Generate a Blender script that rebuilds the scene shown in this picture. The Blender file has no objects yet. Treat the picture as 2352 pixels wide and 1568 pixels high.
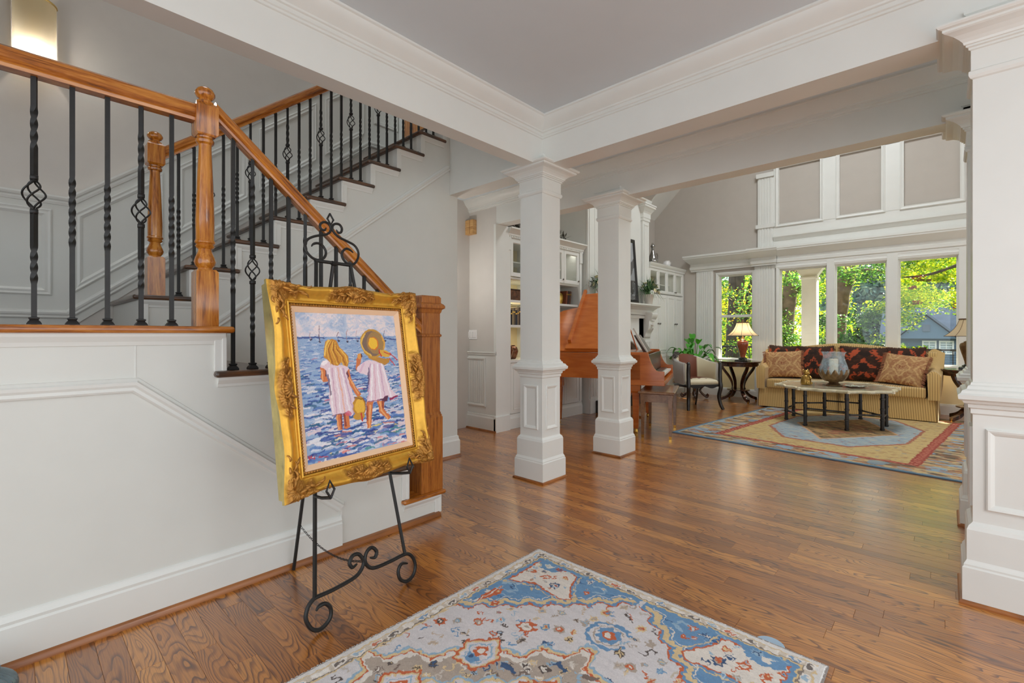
import bpy, bmesh, math, random
import numpy as np
from mathutils import Vector, Matrix, Quaternion
random.seed(7); NR = np.random.RandomState(7)
PI = math.pi
sc = bpy.context.scene
C = sc.collection
# ------------------------------------------------------------------ camera, world, sun, exposure
YAW = math.atan(996/1073)
cam_d = bpy.data.cameras.new('camera'); cam = bpy.data.objects.new('camera', cam_d); C.objects.link(cam)
cam.location = (0, 0, 1.22); cam.rotation_euler = (PI/2, 0, YAW)
cam_d.sensor_fit = 'HORIZONTAL'; cam_d.sensor_width = 36; cam_d.lens = 36*1073/2352
cam_d.shift_y = -17/2352; cam_d.clip_start = .05; cam_d.clip_end = 300
sc.camera = cam
W = bpy.data.worlds.new('sky'); sc.world = W; W.use_nodes = True
bg = W.node_tree.nodes['Background']; bg.inputs[0].default_value = (.90, .955, 1.0, 1); bg.inputs[1].default_value = 1.15
sl = bpy.data.lights.new('sun', 'SUN'); sl.energy = 13; sl.angle = .02; sl.color = (1, .93, .8)
sun = bpy.data.objects.new('sun', sl); C.objects.link(sun)
sun.rotation_euler = Vector((-.35, -.72, -.62)).to_track_quat('-Z', 'Y').to_euler()
vs = sc.view_settings; vs.view_transform = 'Standard'; vs.look = 'None'; vs.gamma = 1; vs.use_curve_mapping = False
vs.exposure = 0.88
cy = sc.cycles
cy.use_denoising = True; cy.max_bounces = 9; cy.diffuse_bounces = 5; cy.glossy_bounces = 4; cy.transmission_bounces = 6
cy.transparent_max_bounces = 10; cy.caustics_reflective = False; cy.caustics_refractive = False; cy.sample_clamp_indirect = 6
# ------------------------------------------------------------------ colour + materials
def lin(c):
    return tuple((v/255/12.92 if v/255 <= .04045 else ((v/255+.055)/1.055)**2.4) for v in c)
MATS = {}
def new_mat(name):
    m = bpy.data.materials.new(name); m.use_nodes = True
    nt = m.node_tree; b = nt.nodes['Principled BSDF']; MATS[name] = m
    return m, nt, b
def N(nt, t, **kw):
    n = nt.nodes.new(t)
    for k, v in kw.items():
        if k.startswith('i_'): n.inputs[k[2:].replace('_', ' ')].default_value = v
        else: setattr(n, k, v)
    return n
def ramp(nt, fac, stops):
    r = nt.nodes.new('ShaderNodeValToRGB'); e = r.color_ramp.elements
    while len(e) < len(stops): e.new(.5)
    for el, (p, c) in zip(e, stops): el.position = p; el.color = (*c, 1)
    nt.links.new(fac, r.inputs[0]); return r.outputs[0]
def coords(nt, scale=(1, 1, 1), kind='Object', rot=(0, 0, 0)):
    t = nt.nodes.new('ShaderNodeTexCoord'); mp = nt.nodes.new('ShaderNodeMapping')
    mp.inputs['Scale'].default_value = scale; mp.inputs['Rotation'].default_value = rot
    nt.links.new(t.outputs[kind], mp.inputs[0]); return mp.outputs[0]
def bump(nt, b, h, s=.2, d=.01):
    bn = nt.nodes.new('ShaderNodeBump'); bn.inputs['Strength'].default_value = s; bn.inputs['Distance'].default_value = d
    nt.links.new(h, bn.inputs['Height']); nt.links.new(bn.outputs[0], b.inputs['Normal'])
def plain(name, c, rough=.5, metal=0, var=.04, vscale=6, bmp=0, bscale=60, spec=.5, coat=0):
    m, nt, b = new_mat(name); L = lin(c)
    n = N(nt, 'ShaderNodeTexNoise'); n.inputs['Scale'].default_value = vscale; n.inputs['Detail'].default_value = 4
    nt.links.new(coords(nt), n.inputs['Vector'])
    nt.links.new(ramp(nt, n.outputs[0], [(.3, tuple(v*(1-var) for v in L)), (.7, tuple(min(1, v*(1+var)) for v in L))]), b.inputs['Base Color'])
    b.inputs['Roughness'].default_value = rough; b.inputs['Metallic'].default_value = metal
    b.inputs['Specular IOR Level'].default_value = spec; b.inputs['Coat Weight'].default_value = coat; b.inputs['Coat Roughness'].default_value = .12
    if bmp:
        n2 = N(nt, 'ShaderNodeTexNoise'); n2.inputs['Scale'].default_value = bscale; nt.links.new(coords(nt), n2.inputs['Vector'])
        bump(nt, b, n2.outputs[0], bmp, .004)
    return m
def wood(name, dark, mid, light, scale=(1, 1, 1), rough=.28, coat=.3, grain=1.0, spec=.5, tilt=None):
    """grain runs along the axis with the smallest scale"""
    m, nt, b = new_mat(name); v = coords(nt, scale)
    if tilt is not None:
        mp0 = v.node; vr = N(nt, 'ShaderNodeVectorRotate', rotation_type='X_AXIS'); vr.inputs['Angle'].default_value = tilt
        nt.links.new(mp0.inputs[0].links[0].from_socket, vr.inputs['Vector']); nt.links.new(vr.outputs[0], mp0.inputs[0])
    n1 = N(nt, 'ShaderNodeTexNoise'); n1.inputs['Scale'].default_value = 6; n1.inputs['Detail'].default_value = 6; n1.inputs['Distortion'].default_value = .6
    n2 = N(nt, 'ShaderNodeTexNoise'); n2.inputs['Scale'].default_value = 40; n2.inputs['Detail'].default_value = 4
    nt.links.new(v, n1.inputs['Vector']); nt.links.new(v, n2.inputs['Vector'])
    mx = N(nt, 'ShaderNodeMath', operation='MULTIPLY_ADD'); nt.links.new(n2.outputs[0], mx.inputs[0]); mx.inputs[1].default_value = .35*grain
    nt.links.new(n1.outputs[0], mx.inputs[2])
    nt.links.new(ramp(nt, mx.outputs[0], [(.45, lin(dark)), (.62, lin(mid)), (.85, lin(light))]), b.inputs['Base Color'])
    b.inputs['Roughness'].default_value = rough; b.inputs['Coat Weight'].default_value = coat; b.inputs['Coat Roughness'].default_value = .15
    b.inputs['Specular IOR Level'].default_value = spec
    return m
def vcol(name, rough=.9, attr='col', bmp=0, bscale=200, sheen=0, metal=0, var=.0, vscale=80):
    m, nt, b = new_mat(name)
    a = N(nt, 'ShaderNodeAttribute'); a.attribute_name = attr
    out = a.outputs['Color']
    if var:
        n = N(nt, 'ShaderNodeTexNoise'); n.inputs['Scale'].default_value = vscale; nt.links.new(coords(nt), n.inputs['Vector'])
        mr = N(nt, 'ShaderNodeMapRange'); mr.inputs['To Min'].default_value = 1-var; mr.inputs['To Max'].default_value = 1+var; nt.links.new(n.outputs[0], mr.inputs[0])
        vm = N(nt, 'ShaderNodeVectorMath', operation='MULTIPLY'); nt.links.new(out, vm.inputs[0]); nt.links.new(mr.outputs[0], vm.inputs[1]); out = vm.outputs[0]
    nt.links.new(out, b.inputs['Base Color']); b.inputs['Roughness'].default_value = rough; b.inputs['Metallic'].default_value = metal
    b.inputs['Sheen Weight'].default_value = sheen
    if bmp:
        n = N(nt, 'ShaderNodeTexNoise'); n.inputs['Scale'].default_value = bscale; nt.links.new(coords(nt), n.inputs['Vector']); bump(nt, b, n.outputs[0], bmp, .006)
    return m
def emit(name, c, s):
    m, nt, b = new_mat(name); b.inputs['Base Color'].default_value = (*lin(c), 1)
    b.inputs['Emission Color'].default_value = (*lin(c), 1); b.inputs['Emission Strength'].default_value = s; return m
def glass(name, tint=(1, 1, 1), refl=.10, rough=.0):
    m, nt, b = new_mat(name)
    nt.nodes.remove(b); o = nt.nodes['Material Output']
    tr = N(nt, 'ShaderNodeBsdfTransparent'); tr.inputs[0].default_value = (*tint, 1)
    gl = N(nt, 'ShaderNodeBsdfGlossy'); gl.inputs['Roughness'].default_value = rough
    lw = N(nt, 'ShaderNodeLayerWeight'); pw_ = N(nt, 'ShaderNodeMath', operation='POWER'); nt.links.new(lw.outputs['Facing'], pw_.inputs[0]); pw_.inputs[1].default_value = 4
    mu = N(nt, 'ShaderNodeMath', operation='MULTIPLY_ADD'); nt.links.new(pw_.outputs[0], mu.inputs[0]); mu.inputs[1].default_value = .5; mu.inputs[2].default_value = refl*.4
    mx = N(nt, 'ShaderNodeMixShader'); nt.links.new(mu.outputs[0], mx.inputs[0]); nt.links.new(tr.outputs[0], mx.inputs[1]); nt.links.new(gl.outputs[0], mx.inputs[2])
    nt.links.new(mx.outputs[0], o.inputs[0]); return m
WHITE = plain('white_trim_paint', (223, 224, 219), .38, var=.015)
WALL = plain('greige_wall_paint', (208, 203, 196), .75, var=.02, bmp=.05, bscale=220)
TAUPE = plain('taupe_wall_paint', (186, 179, 170), .8, var=.02, bmp=.05, bscale=220)
STAIRW = plain('pale_stair_wall_paint', (216, 217, 211), .5, var=.015)
CEIL = plain('ceiling_paint', (212, 221, 226), .9, var=.01)
OAK = wood('golden_oak_vertical', (100, 50, 10), (170, 98, 24), (204, 136, 52), (9, 9, .7), .22, .6)
OAKY = wood('golden_oak_rail', (100, 50, 10), (166, 94, 24), (200, 130, 50), (9, .7, 9), .22, .6)
OAKDN = wood('golden_oak_lower_rail', (100, 50, 10), (166, 94, 24), (200, 130, 50), (9, .7, 9), .22, .6, tilt=math.atan(.86))
OAKUP = wood('golden_oak_upper_rail', (100, 50, 10), (166, 94, 24), (200, 130, 50), (9, .7, 9), .22, .6, tilt=-math.atan(.785))
OAKX = wood('golden_oak_crosswise', (122, 66, 20), (176, 106, 42), (206, 138, 66), (.7, 9, 9), .3, .3)
OAKD = wood('red_oak_box_post', (78, 38, 10), (144, 80, 26), (176, 108, 42), (12, 12, .8), .3, .3, 1.4)
SHOE = wood('oak_shoe_moulding', (118, 66, 22), (152, 90, 36), (170, 106, 48), (1, .4, 3), .35, .2, .4)
DARKTREAD = wood('dark_walnut_tread', (48, 38, 33), (74, 56, 44), (112, 72, 42), (9, 1, 9), .3, .3)
IRON = plain('black_wrought_iron', (38, 37, 36), .45, .3, var=.15, vscale=40, bmp=.12, bscale=90)
CHERRY = wood('cherry_piano_wood', (182, 94, 30), (194, 105, 38), (206, 118, 48), (.5, .5, 3), .24, .4, .4)
EBONY = plain('black_lacquered_wood', (24, 22, 21), .3, 0, var=.2, coat=.4)
MAHOG = wood('dark_mahogany', (26, 14, 10), (52, 28, 18), (86, 46, 28), (4, 4, 1), .25, .5)
BENCHW = wood('brown_bench_wood', (104, 70, 44), (122, 86, 57), (138, 100, 68), (3, .6, 3), .2, .6)
BRASS = plain('polished_brass', (212, 170, 84), .25, 1, var=.08)
BRONZE = plain('aged_bronze', (132, 106, 76), .45, .75, var=.25, vscale=30, bmp=.15)
CHROME = plain('pewter_silver', (170, 168, 165), .18, 1, var=.1)
KNOB = plain('brushed_nickel_knob', (120, 115, 110), .3, 1)
GLASS = glass('window_glass', (.97, .985, .98), .07)
CABGLASS = glass('cabinet_glass', (.86, .87, .87), .12, .02)
BLACK = plain('matte_black', (26, 25, 25), .6)
SLATE = plain('dark_hearth_stone', (48, 42, 38), .4, var=.3, vscale=12)
VC = vcol('woven_colour', .95, bmp=.35, bscale=350, var=.10, vscale=260)
VCP = vcol('painted_colour', .55, bmp=.45, bscale=160)
VCS = vcol('plain_colour', .6)
VCB = vcol('glazed_colour', .25)
# ------------------------------------------------------------------ mesh builder
class MB:
    def __init__(s): s.v = []; s.f = []; s.c = []
    def add(s, vs_, fs, col=None):
        o = len(s.v); s.v.extend([tuple(p) for p in vs_]); s.f.extend([tuple(i+o for i in q) for q in fs])
        if col is not None: s.c.extend([tuple(col)]*len(vs_) if not isinstance(col[0], (tuple, list, np.ndarray)) else [tuple(c) for c in col])
        return s
    def box(s, x0, x1, y0, y1, z0, z1, col=None):
        return s.add([(x0,y0,z0),(x1,y0,z0),(x1,y1,z0),(x0,y1,z0),(x0,y0,z1),(x1,y0,z1),(x1,y1,z1),(x0,y1,z1)],
                     [(0,3,2,1),(4,5,6,7),(0,1,5,4),(1,2,6,5),(2,3,7,6),(3,0,4,7)], col)
    def obox(s, c, ax, ay, az, hx, hy, hz, col=None):
        c = Vector(c); ax = Vector(ax).normalized()*hx; ay = Vector(ay).normalized()*hy; az = Vector(az).normalized()*hz
        P_ = [c-ax-ay-az, c+ax-ay-az, c+ax+ay-az, c-ax+ay-az, c-ax-ay+az, c+ax-ay+az, c+ax+ay+az, c-ax+ay+az]
        return s.add(P_, [(0,3,2,1),(4,5,6,7),(0,1,5,4),(1,2,6,5),(2,3,7,6),(3,0,4,7)], col)
    def loft(s, rings, cap=True, col=None, closed=True):
        n = len(rings[0]); V = [p for r in rings for p in r]; F = []
        m = n if closed else n-1
        for i in range(len(rings)-1):
            for j in range(m):
                k = (j+1) % n; F.append((i*n+j, i*n+k, (i+1)*n+k, (i+1)*n+j))
        if cap: F.append(tuple(range(n))[::-1]); F.append(tuple((len(rings)-1)*n+j for j in range(n)))
        return s.add(V, F, col)
    def lathe(s, cx, cy_, prof, n=24, col=None, sx=1, sy=1, cap=True):
        return s.loft([[(cx+r*sx*math.cos(2*PI*j/n), cy_+r*sy*math.sin(2*PI*j/n), z) for j in range(n)] for r, z in prof], cap, col)
    def sq(s, cx, cy_, prof, col=None):
        return s.loft([[(cx-h,cy_-h,z),(cx+h,cy_-h,z),(cx+h,cy_+h,z),(cx-h,cy_+h,z)] for h, z in prof], True, col)
    def tube(s, path, r, n=8, col=None, flat=1.0, cap=True, up=(0, 0, 1)):
        P_ = [Vector(p) for p in path]; L = len(P_); R = r if isinstance(r, (list, tuple)) else [r]*L
        rings = []; prev = None
        for i in range(L):
            t = (P_[min(i+1, L-1)]-P_[max(i-1, 0)])
            if t.length < 1e-9: t = Vector((0, 0, 1))
            t.normalize()
            if prev is None:
                u = Vector(up); u = u-t*u.dot(t)
                if u.length < 1e-4: u = Vector((1, 0, 0)); u = u-t*u.dot(t)
            else: u = prev-t*prev.dot(t)
            u.normalize(); prev = u; w = t.cross(u)
            rings.append([P_[i]+(u*math.cos(2*PI*j/n)*flat+w*math.sin(2*PI*j/n))*R[i] for j in range(n)])
        return s.loft(rings, cap, col)
    def prism(s, poly, vec, col=None):
        n = len(poly); a = [Vector(p) for p in poly]; b = [p+Vector(vec) for p in a]
        return s.add(a+b, [tuple(range(n))[::-1], tuple(range(n, 2*n))]+[(i, (i+1) % n, n+(i+1) % n, n+i) for i in range(n)], col)
    def mold(s, p0, p1, out, up, prof, m0=0, m1=0):
        """straight moulding; prof = [(out, up)] closed outline; m = mitre factor at each end"""
        p0, p1, out, up = Vector(p0), Vector(p1), Vector(out), Vector(up); d = (p1-p0).normalized()
        return s.loft([[p0+out*a+up*b+d*a*m0 for a, b in prof], [p1+out*a+up*b-d*a*m1 for a, b in prof]])
    def path(s, pts, out, prof):
        """moulding following a bent path lying in a wall; out = wall normal"""
        P_ = [Vector(p) for p in pts]; out = Vector(out); rings = []
        for i in range(len(P_)):
            ds = []
            if i > 0: ds.append((P_[i]-P_[i-1]).normalized())
            if i < len(P_)-1: ds.append((P_[i+1]-P_[i]).normalized())
            ns = [out.cross(d) for d in ds]
            u = ns[0] if len(ns) == 1 else (ns[0]+ns[1])/(1+ns[0].dot(ns[1]))
            rings.append([P_[i]+out*a+u*b for a, b in prof])
        return s.loft(rings)
    def frame(s, o, u, v, w, h, out, prof):
        """rectangular picture-frame moulding in a plane: corner o, unit axes u, v; prof in (out, inward)"""
        o, u, v, out = Vector(o), Vector(u), Vector(v), Vector(out)
        cs = [((0, 0), (1, 1)), ((w, 0), (-1, 1)), ((w, h), (-1, -1)), ((0, h), (1, -1))]
        rings = [[o+u*(c[0]+k[0]*b)+v*(c[1]+k[1]*b)+out*a for a, b in prof] for c, k in cs]
        rings.append(rings[0]); return s.loft(rings, cap=False)
    def grid(s, nu, nv, fn, cfn=None, flip=False):
        V = []; Cc = []
        for i in range(nu):
            for j in range(nv):
                V.append(fn(i/(nu-1), j/(nv-1)))
                if cfn: Cc.append(cfn(i/(nu-1), j/(nv-1)))
        F = [(i*nv+j, (i+1)*nv+j, (i+1)*nv+j+1, i*nv+j+1) for i in range(nu-1) for j in range(nv-1)]
        if flip: F = [q[::-1] for q in F]
        return s.add(V, F, Cc if cfn else None)
    def sphere(s, c, r, n=12, m=8, col=None, sx=1, sy=1, sz=1):
        return s.loft([[(c[0]+r*sx*math.sin(PI*max(.02, min(.98, i/m)))*math.cos(2*PI*j/n), c[1]+r*sy*math.sin(PI*max(.02, min(.98, i/m)))*math.sin(2*PI*j/n),
                         c[2]-r*sz*math.cos(PI*i/m)) for j in range(n)] for i in range(m+1)], True, col)
    def mesh(s, name):
        me = bpy.data.meshes.new(name); me.from_pydata(s.v, [], s.f)
        if s.c and len(s.c) == len(s.v):
            a = me.color_attributes.new('col', 'FLOAT_COLOR', 'POINT')
            arr = np.ones((len(s.v), 4), np.float32); arr[:, :3] = np.array(s.c, np.float32); a.data.foreach_set('color', arr.ravel())
        bm = bmesh.new(); bm.from_mesh(me); bmesh.ops.recalc_face_normals(bm, faces=bm.faces); bm.to_mesh(me); bm.free()
        return me
    def build(s, name, mat, parent=None, smooth=False, bevel=0, seg=2, angle=35, world=True, subsurf=0, kind=None):
        return link(name, s.mesh(name), mat, parent, smooth, bevel, seg, angle, world, subsurf, kind)
def shade(me, angle):
    for p in me.polygons: p.use_smooth = True
    if angle < 180:
        bm = bmesh.new(); bm.from_mesh(me); th = math.radians(angle)
        for e in bm.edges:
            if len(e.link_faces) == 2 and e.calc_face_angle(0) > th: e.smooth = False
        bm.to_mesh(me); bm.free()
def link(name, me, mat, parent=None, smooth=False, bevel=0, seg=2, angle=35, world=True, subsurf=0, kind=None):
    if smooth: shade(me, angle)
    if mat is not None and len(me.materials) == 0: me.materials.append(mat)
    o = bpy.data.objects.new(name, me); C.objects.link(o)
    if bevel:
        b = o.modifiers.new('bevel', 'BEVEL'); b.width = bevel; b.segments = seg; b.limit_method = 'ANGLE'; b.angle_limit = math.radians(40)
    if subsurf:
        q = o.modifiers.new('sub', 'SUBSURF'); q.levels = subsurf; q.render_levels = subsurf
    if parent is not None:
        o.parent = parent
        if world: o.matrix_parent_inverse = wmat(parent).inverted()
    if kind: o['kind'] = kind
    return o
def wmat(o):
    m = Matrix.LocRotScale(o.location, o.rotation_euler, o.scale)
    return (wmat(o.parent) @ o.matrix_parent_inverse @ m) if o.parent else m
def tag(o, label, cat, group=None):
    o['label'] = label; o['category'] = cat
    if group: o['group'] = group
    return o
def thing(name, label, cat, loc=(0, 0, 0), rz=0, group=None):
    o = bpy.data.objects.new(name, None); C.objects.link(o); o.location = loc; o.rotation_euler = (0, 0, rz); o.empty_display_size = .1
    return tag(o, label, cat, group)
def struct(o, label=None, cat=None):
    o['kind'] = 'structure'
    if label: o['label'] = label; o['category'] = cat or 'wall'
    return o
def copy_tree(o, parent=None):
    c = o.copy(); C.objects.link(c); c.parent = parent
    for ch in list(o.children): copy_tree(ch, c)
    return c
def arc(cx, cz, r, a0, a1, n=12):
    return [(cx+r*math.cos(a0+(a1-a0)*i/n), cz+r*math.sin(a0+(a1-a0)*i/n)) for i in range(n+1)]
def spline(pts, n=6):
    P_ = [np.array(p, float) for p in pts]; out = []
    for i in range(len(P_)-1):
        p0, p1, p2, p3 = P_[max(i-1, 0)], P_[i], P_[i+1], P_[min(i+2, len(P_)-1)]
        for k in range(n):
            t = k/n; out.append(.5*((2*p1)+(-p0+p2)*t+(2*p0-5*p1+4*p2-p3)*t*t+(-p0+3*p1-3*p2+p3)*t**3))
    out.append(P_[-1]); return [tuple(p) for p in out]
# ------------------------------------------------------------------ a small painter for woven / painted patterns
def vnoise(x, y, seed=0):
    r = np.random.RandomState(seed).rand(64, 64); xi = np.floor(x).astype(int); yi = np.floor(y).astype(int); fx = x-xi; fy = y-yi
    fx = fx*fx*(3-2*fx); fy = fy*fy*(3-2*fy); g = lambda a, b: r[a % 64, b % 64]
    return (g(xi, yi)*(1-fx)+g(xi+1, yi)*fx)*(1-fy)+(g(xi, yi+1)*(1-fx)+g(xi+1, yi+1)*fx)*fy
class Paint:
    """arr[i, j]: i along a (0..w), j along b (0..h)"""
    def __init__(s, w, h, na, nb, base, warp=0, wf=40, seed=1):
        s.w, s.h = w, h; s.A, s.B = np.meshgrid(np.linspace(0, w, na), np.linspace(0, h, nb), indexing='ij')
        s.arr = np.zeros((na, nb, 3)); s.arr[:] = lin(base)
        if warp:
            s.A, s.B = s.A+(vnoise(s.A*wf, s.B*wf, seed)-.5)*warp, s.B+(vnoise(s.A*wf+9, s.B*wf+5, seed+1)-.5)*warp
    def put(s, mask, col, al=1.0):
        if not mask.any(): return
        s.arr[mask] = s.arr[mask]*(1-al)+np.array(lin(col))*al
    def _sub(s, a0, a1, b0, b1):
        ga = np.linspace(0, s.w, s.arr.shape[0]); gb = np.linspace(0, s.h, s.arr.shape[1]); pad = .04*max(s.w, s.h)
        i = np.searchsorted(ga, [a0-pad, a1+pad]); j = np.searchsorted(gb, [b0-pad, b1+pad]); return slice(i[0], i[1]), slice(j[0], j[1])
    def poly(s, pts, col, al=1.0):
        p = np.array(pts, float); I, J = s._sub(p[:, 0].min(), p[:, 0].max(), p[:, 1].min(), p[:, 1].max())
        A, B = s.A[I, J], s.B[I, J]
        if A.size == 0: return
        ins = np.zeros(A.shape, bool)
        for k in range(len(p)):
            x0, y0 = p[k]; x1, y1 = p[(k+1) % len(p)]
            if y0 == y1: continue
            c = ((y0 > B) != (y1 > B)) & (A < (x1-x0)*(B-y0)/(y1-y0)+x0); ins ^= c
        sub = s.arr[I, J]; sub[ins] = sub[ins]*(1-al)+np.array(lin(col))*al
    def line(s, pts, wd, col, closed=False, al=1.0):
        p = [np.array(q, float) for q in pts]
        if closed: p.append(p[0])
        for k in range(len(p)-1):
            a, b = p[k], p[k+1]; lo = np.minimum(a, b)-wd; hi = np.maximum(a, b)+wd
            I, J = s._sub(lo[0], hi[0], lo[1], hi[1]); A, B = s.A[I, J], s.B[I, J]
            if A.size == 0: continue
            d = b-a; L2 = max(d @ d, 1e-12); t = np.clip(((A-a[0])*d[0]+(B-a[1])*d[1])/L2, 0, 1)
            m = np.hypot(A-a[0]-t*d[0], B-a[1]-t*d[1]) < wd/2
            sub = s.arr[I, J]; sub[m] = sub[m]*(1-al)+np.array(lin(col))*al
    def ell(s, ca, cb, ra, rb, col, al=1.0, rot=0):
        n = 28; s.poly([(ca+ra*math.cos(t)*math.cos(rot)-rb*math.sin(t)*math.sin(rot), cb+ra*math.cos(t)*math.sin(rot)+rb*math.sin(t)*math.cos(rot)) for t in np.linspace(0, 2*PI, n, endpoint=False)], col, al)
    def at(s, u, v):
        return tuple(s.arr[int(round(min(max(u, 0), 1)*(s.arr.shape[0]-1))), int(round(min(max(v, 0), 1)*(s.arr.shape[1]-1)))])
# ================================================================== THE ROOM
def cells(mb, axis, a0, a1, b0, b1, t0, t1, holes):
    """wall slab with rectangular holes; axis 'x': slab spans x in (t0,t1), a = y, b = z; axis 'y': a = x"""
    A = sorted({a0, a1, *[v for h in holes for v in h[:2]]}); B = sorted({b0, b1, *[v for h in holes for v in h[2:]]})
    for i in range(len(A)-1):
        for j in range(len(B)-1):
            ca, cb = (A[i]+A[i+1])/2, (B[j]+B[j+1])/2
            if any(h[0] < ca < h[1] and h[2] < cb < h[3] for h in holes): continue
            if axis == 'x': mb.box(t0, t1, A[i], A[i+1], B[j], B[j+1])
            else: mb.box(A[i], A[i+1], t0, t1, B[j], B[j+1])
    return mb
# ---- floor of oak strips -------------------------------------------------------
def floor_mat():
    m, nt, b = new_mat('oak_strip_floor'); t = N(nt, 'ShaderNodeAttribute'); t.attribute_name = 'col'
    sep = N(nt, 'ShaderNodeSeparateColor'); nt.links.new(t.outputs['Color'], sep.inputs[0])
    tc = N(nt, 'ShaderNodeTexCoord'); ad = N(nt, 'ShaderNodeVectorMath', operation='MULTIPLY_ADD')
    cmb = N(nt, 'ShaderNodeCombineXYZ'); nt.links.new(sep.outputs[0], cmb.inputs[0]); nt.links.new(sep.outputs[1], cmb.inputs[1]); nt.links.new(sep.outputs[1], cmb.inputs[2])
    nt.links.new(cmb.outputs[0], ad.inputs[0]); ad.inputs[1].default_value = (37, 19, 11); nt.links.new(tc.outputs['Object'], ad.inputs[2])
    mp = N(nt, 'ShaderNodeMapping'); mp.inputs['Scale'].default_value = (2.4, 11, 1); nt.links.new(ad.outputs[0], mp.inputs[0])
    # cathedral grain: contour lines of a stretched noise field
    cn = N(nt, 'ShaderNodeTexNoise'); cn.inputs['Scale'].default_value = 1; cn.inputs['Detail'].default_value = 1.6; cn.inputs['Roughness'].default_value = .35; cn.inputs['Distortion'].default_value = .35
    nt.links.new(mp.outputs[0], cn.inputs['Vector'])
    sy_ = N(nt, 'ShaderNodeSeparateXYZ'); nt.links.new(ad.outputs[0], sy_.inputs[0]); yl = N(nt, 'ShaderNodeMath', operation='MULTIPLY'); nt.links.new(sy_.outputs[1], yl.inputs[0]); yl.inputs[1].default_value = 55
    cm_ = N(nt, 'ShaderNodeMath', operation='MULTIPLY_ADD'); nt.links.new(cn.outputs[0], cm_.inputs[0]); cm_.inputs[1].default_value = 15; nt.links.new(yl.outputs[0], cm_.inputs[2])
    wv = N(nt, 'ShaderNodeMath', operation='FRACT'); nt.links.new(cm_.outputs[0], wv.inputs[0])
    mp2 = N(nt, 'ShaderNodeMapping'); mp2.inputs['Scale'].default_value = (5, 150, 1); nt.links.new(ad.outputs[0], mp2.inputs[0])
    fine = N(nt, 'ShaderNodeTexNoise'); fine.inputs['Scale'].default_value = 1.6; fine.inputs['Detail'].default_value = 5; nt.links.new(mp2.outputs[0], fine.inputs['Vector'])
    bg_ = N(nt, 'ShaderNodeTexNoise'); bg_.inputs['Scale'].default_value = 1.7; nt.links.new(mp.outputs[0], bg_.inputs['Vector']); big = N(nt, 'ShaderNodeMapRange'); big.inputs['From Min'].default_value = .3; big.inputs['From Max'].default_value = .62; big.inputs['To Min'].default_value = .35; nt.links.new(bg_.outputs[0], big.inputs[0])
    base = ramp(nt, sep.outputs[2], [(0, lin((146, 86, 28))), (.45, lin((180, 111, 40))), (1, lin((206, 138, 58)))])
    g1 = ramp(nt, wv.outputs[0], [(.0, (.9, .9, .9)), (.07, (.20, .14, .10)), (.2, (.40, .30, .22)), (.5, (1, 1, 1)), (1, (1, 1, 1))])
    g2 = ramp(nt, fine.outputs[0], [(.36, (.5, .46, .42)), (.54, (1, 1, 1))])
    gm = N(nt, 'ShaderNodeMix', data_type='RGBA', blend_type='MULTIPLY'); nt.links.new(big.outputs[0], gm.inputs['Factor'])
    nt.links.new(base, gm.inputs['A']); nt.links.new(g1, gm.inputs['B'])
    gm2 = N(nt, 'ShaderNodeMix', data_type='RGBA', blend_type='MULTIPLY'); gm2.inputs['Factor'].default_value = .55
    nt.links.new(gm.outputs['Result'], gm2.inputs['A']); nt.links.new(g2, gm2.inputs['B'])
    nt.links.new(gm2.outputs['Result'], b.inputs['Base Color'])
    b.inputs['Roughness'].default_value = .34; b.inputs['Coat Weight'].default_value = .9; b.inputs['Coat Roughness'].default_value = .22; b.inputs['Coat IOR'].default_value = 1.75
    bump(nt, b, fine.outputs[0], .04, .002)
    return m
FLOORM = floor_mat()
fb = MB().box(-6, 2.7, -2.5, 9.7, -.05, -.006)
floor = struct(fb.build('floor', plain('floor_joint_shadow', (104, 64, 34), .6)))  # brown base that shows in the joints between planks
floor['label'] = 'glossy oak strip floor running through foyer and living room'; floor['category'] = 'floor'
planks = []; PW = .083; y = -.6; rowi = 0
while y < 9.64:
    x = -5.2-random.random(); y1 = min(y+PW, 9.66)
    while x < 2.6:
        L = random.choice([.45, .6, .75, .9, 1.05, 1.2, 1.4])*random.uniform(.9, 1.1)
        planks.append((max(x, -5.2), min(x+L, 2.6), y, y1)); x += L
    y += PW; rowi += 1
def proj(x, y, z):
    D_ = -x*math.sin(YAW)+y*math.cos(YAW); r = x*math.cos(YAW)+y*math.sin(YAW)
    if D_ < .3: return None
    return 1176+1073*r/D_, 767-1073*(z-1.22)/D_, D_
def seen(p):
    q = proj((p[0]+p[1])/2, (p[2]+p[3])/2, 0)
    if not q: return 0
    hidden = (p[0]+p[1])/2 < -2.75 and p[3] < 2.9
    on = -300 < q[0] < 2500 and q[1] < 1640 and not hidden
    rug = p[0] > -1.6 and p[1] < -.35 and p[3] < 2.0
    return (p[1]-p[0])/q[2]**2 if on and not rug else 0
order = sorted(planks, key=seen, reverse=True)
def plank_mesh(mb, p, tone):
    x0, x1, y0, y1 = p; g = .0003; x0 += g; x1 -= g; y0 += g; y1 -= g; e = .0007
    mb.add([(x0,y0,-.006),(x1,y0,-.006),(x1,y1,-.006),(x0,y1,-.006),(x0,y0,-e),(x1,y0,-e),(x1,y1,-e),(x0,y1,-e),
            (x0+e,y0+e,0),(x1-e,y0+e,0),(x1-e,y1-e,0),(x0+e,y1-e,0)],
           [(0,1,5,4),(1,2,6,5),(2,3,7,6),(3,0,4,7),(4,5,9,8),(5,6,10,9),(6,7,11,10),(7,4,8,11),(8,9,10,11)], tone)
rest = MB()
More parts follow.
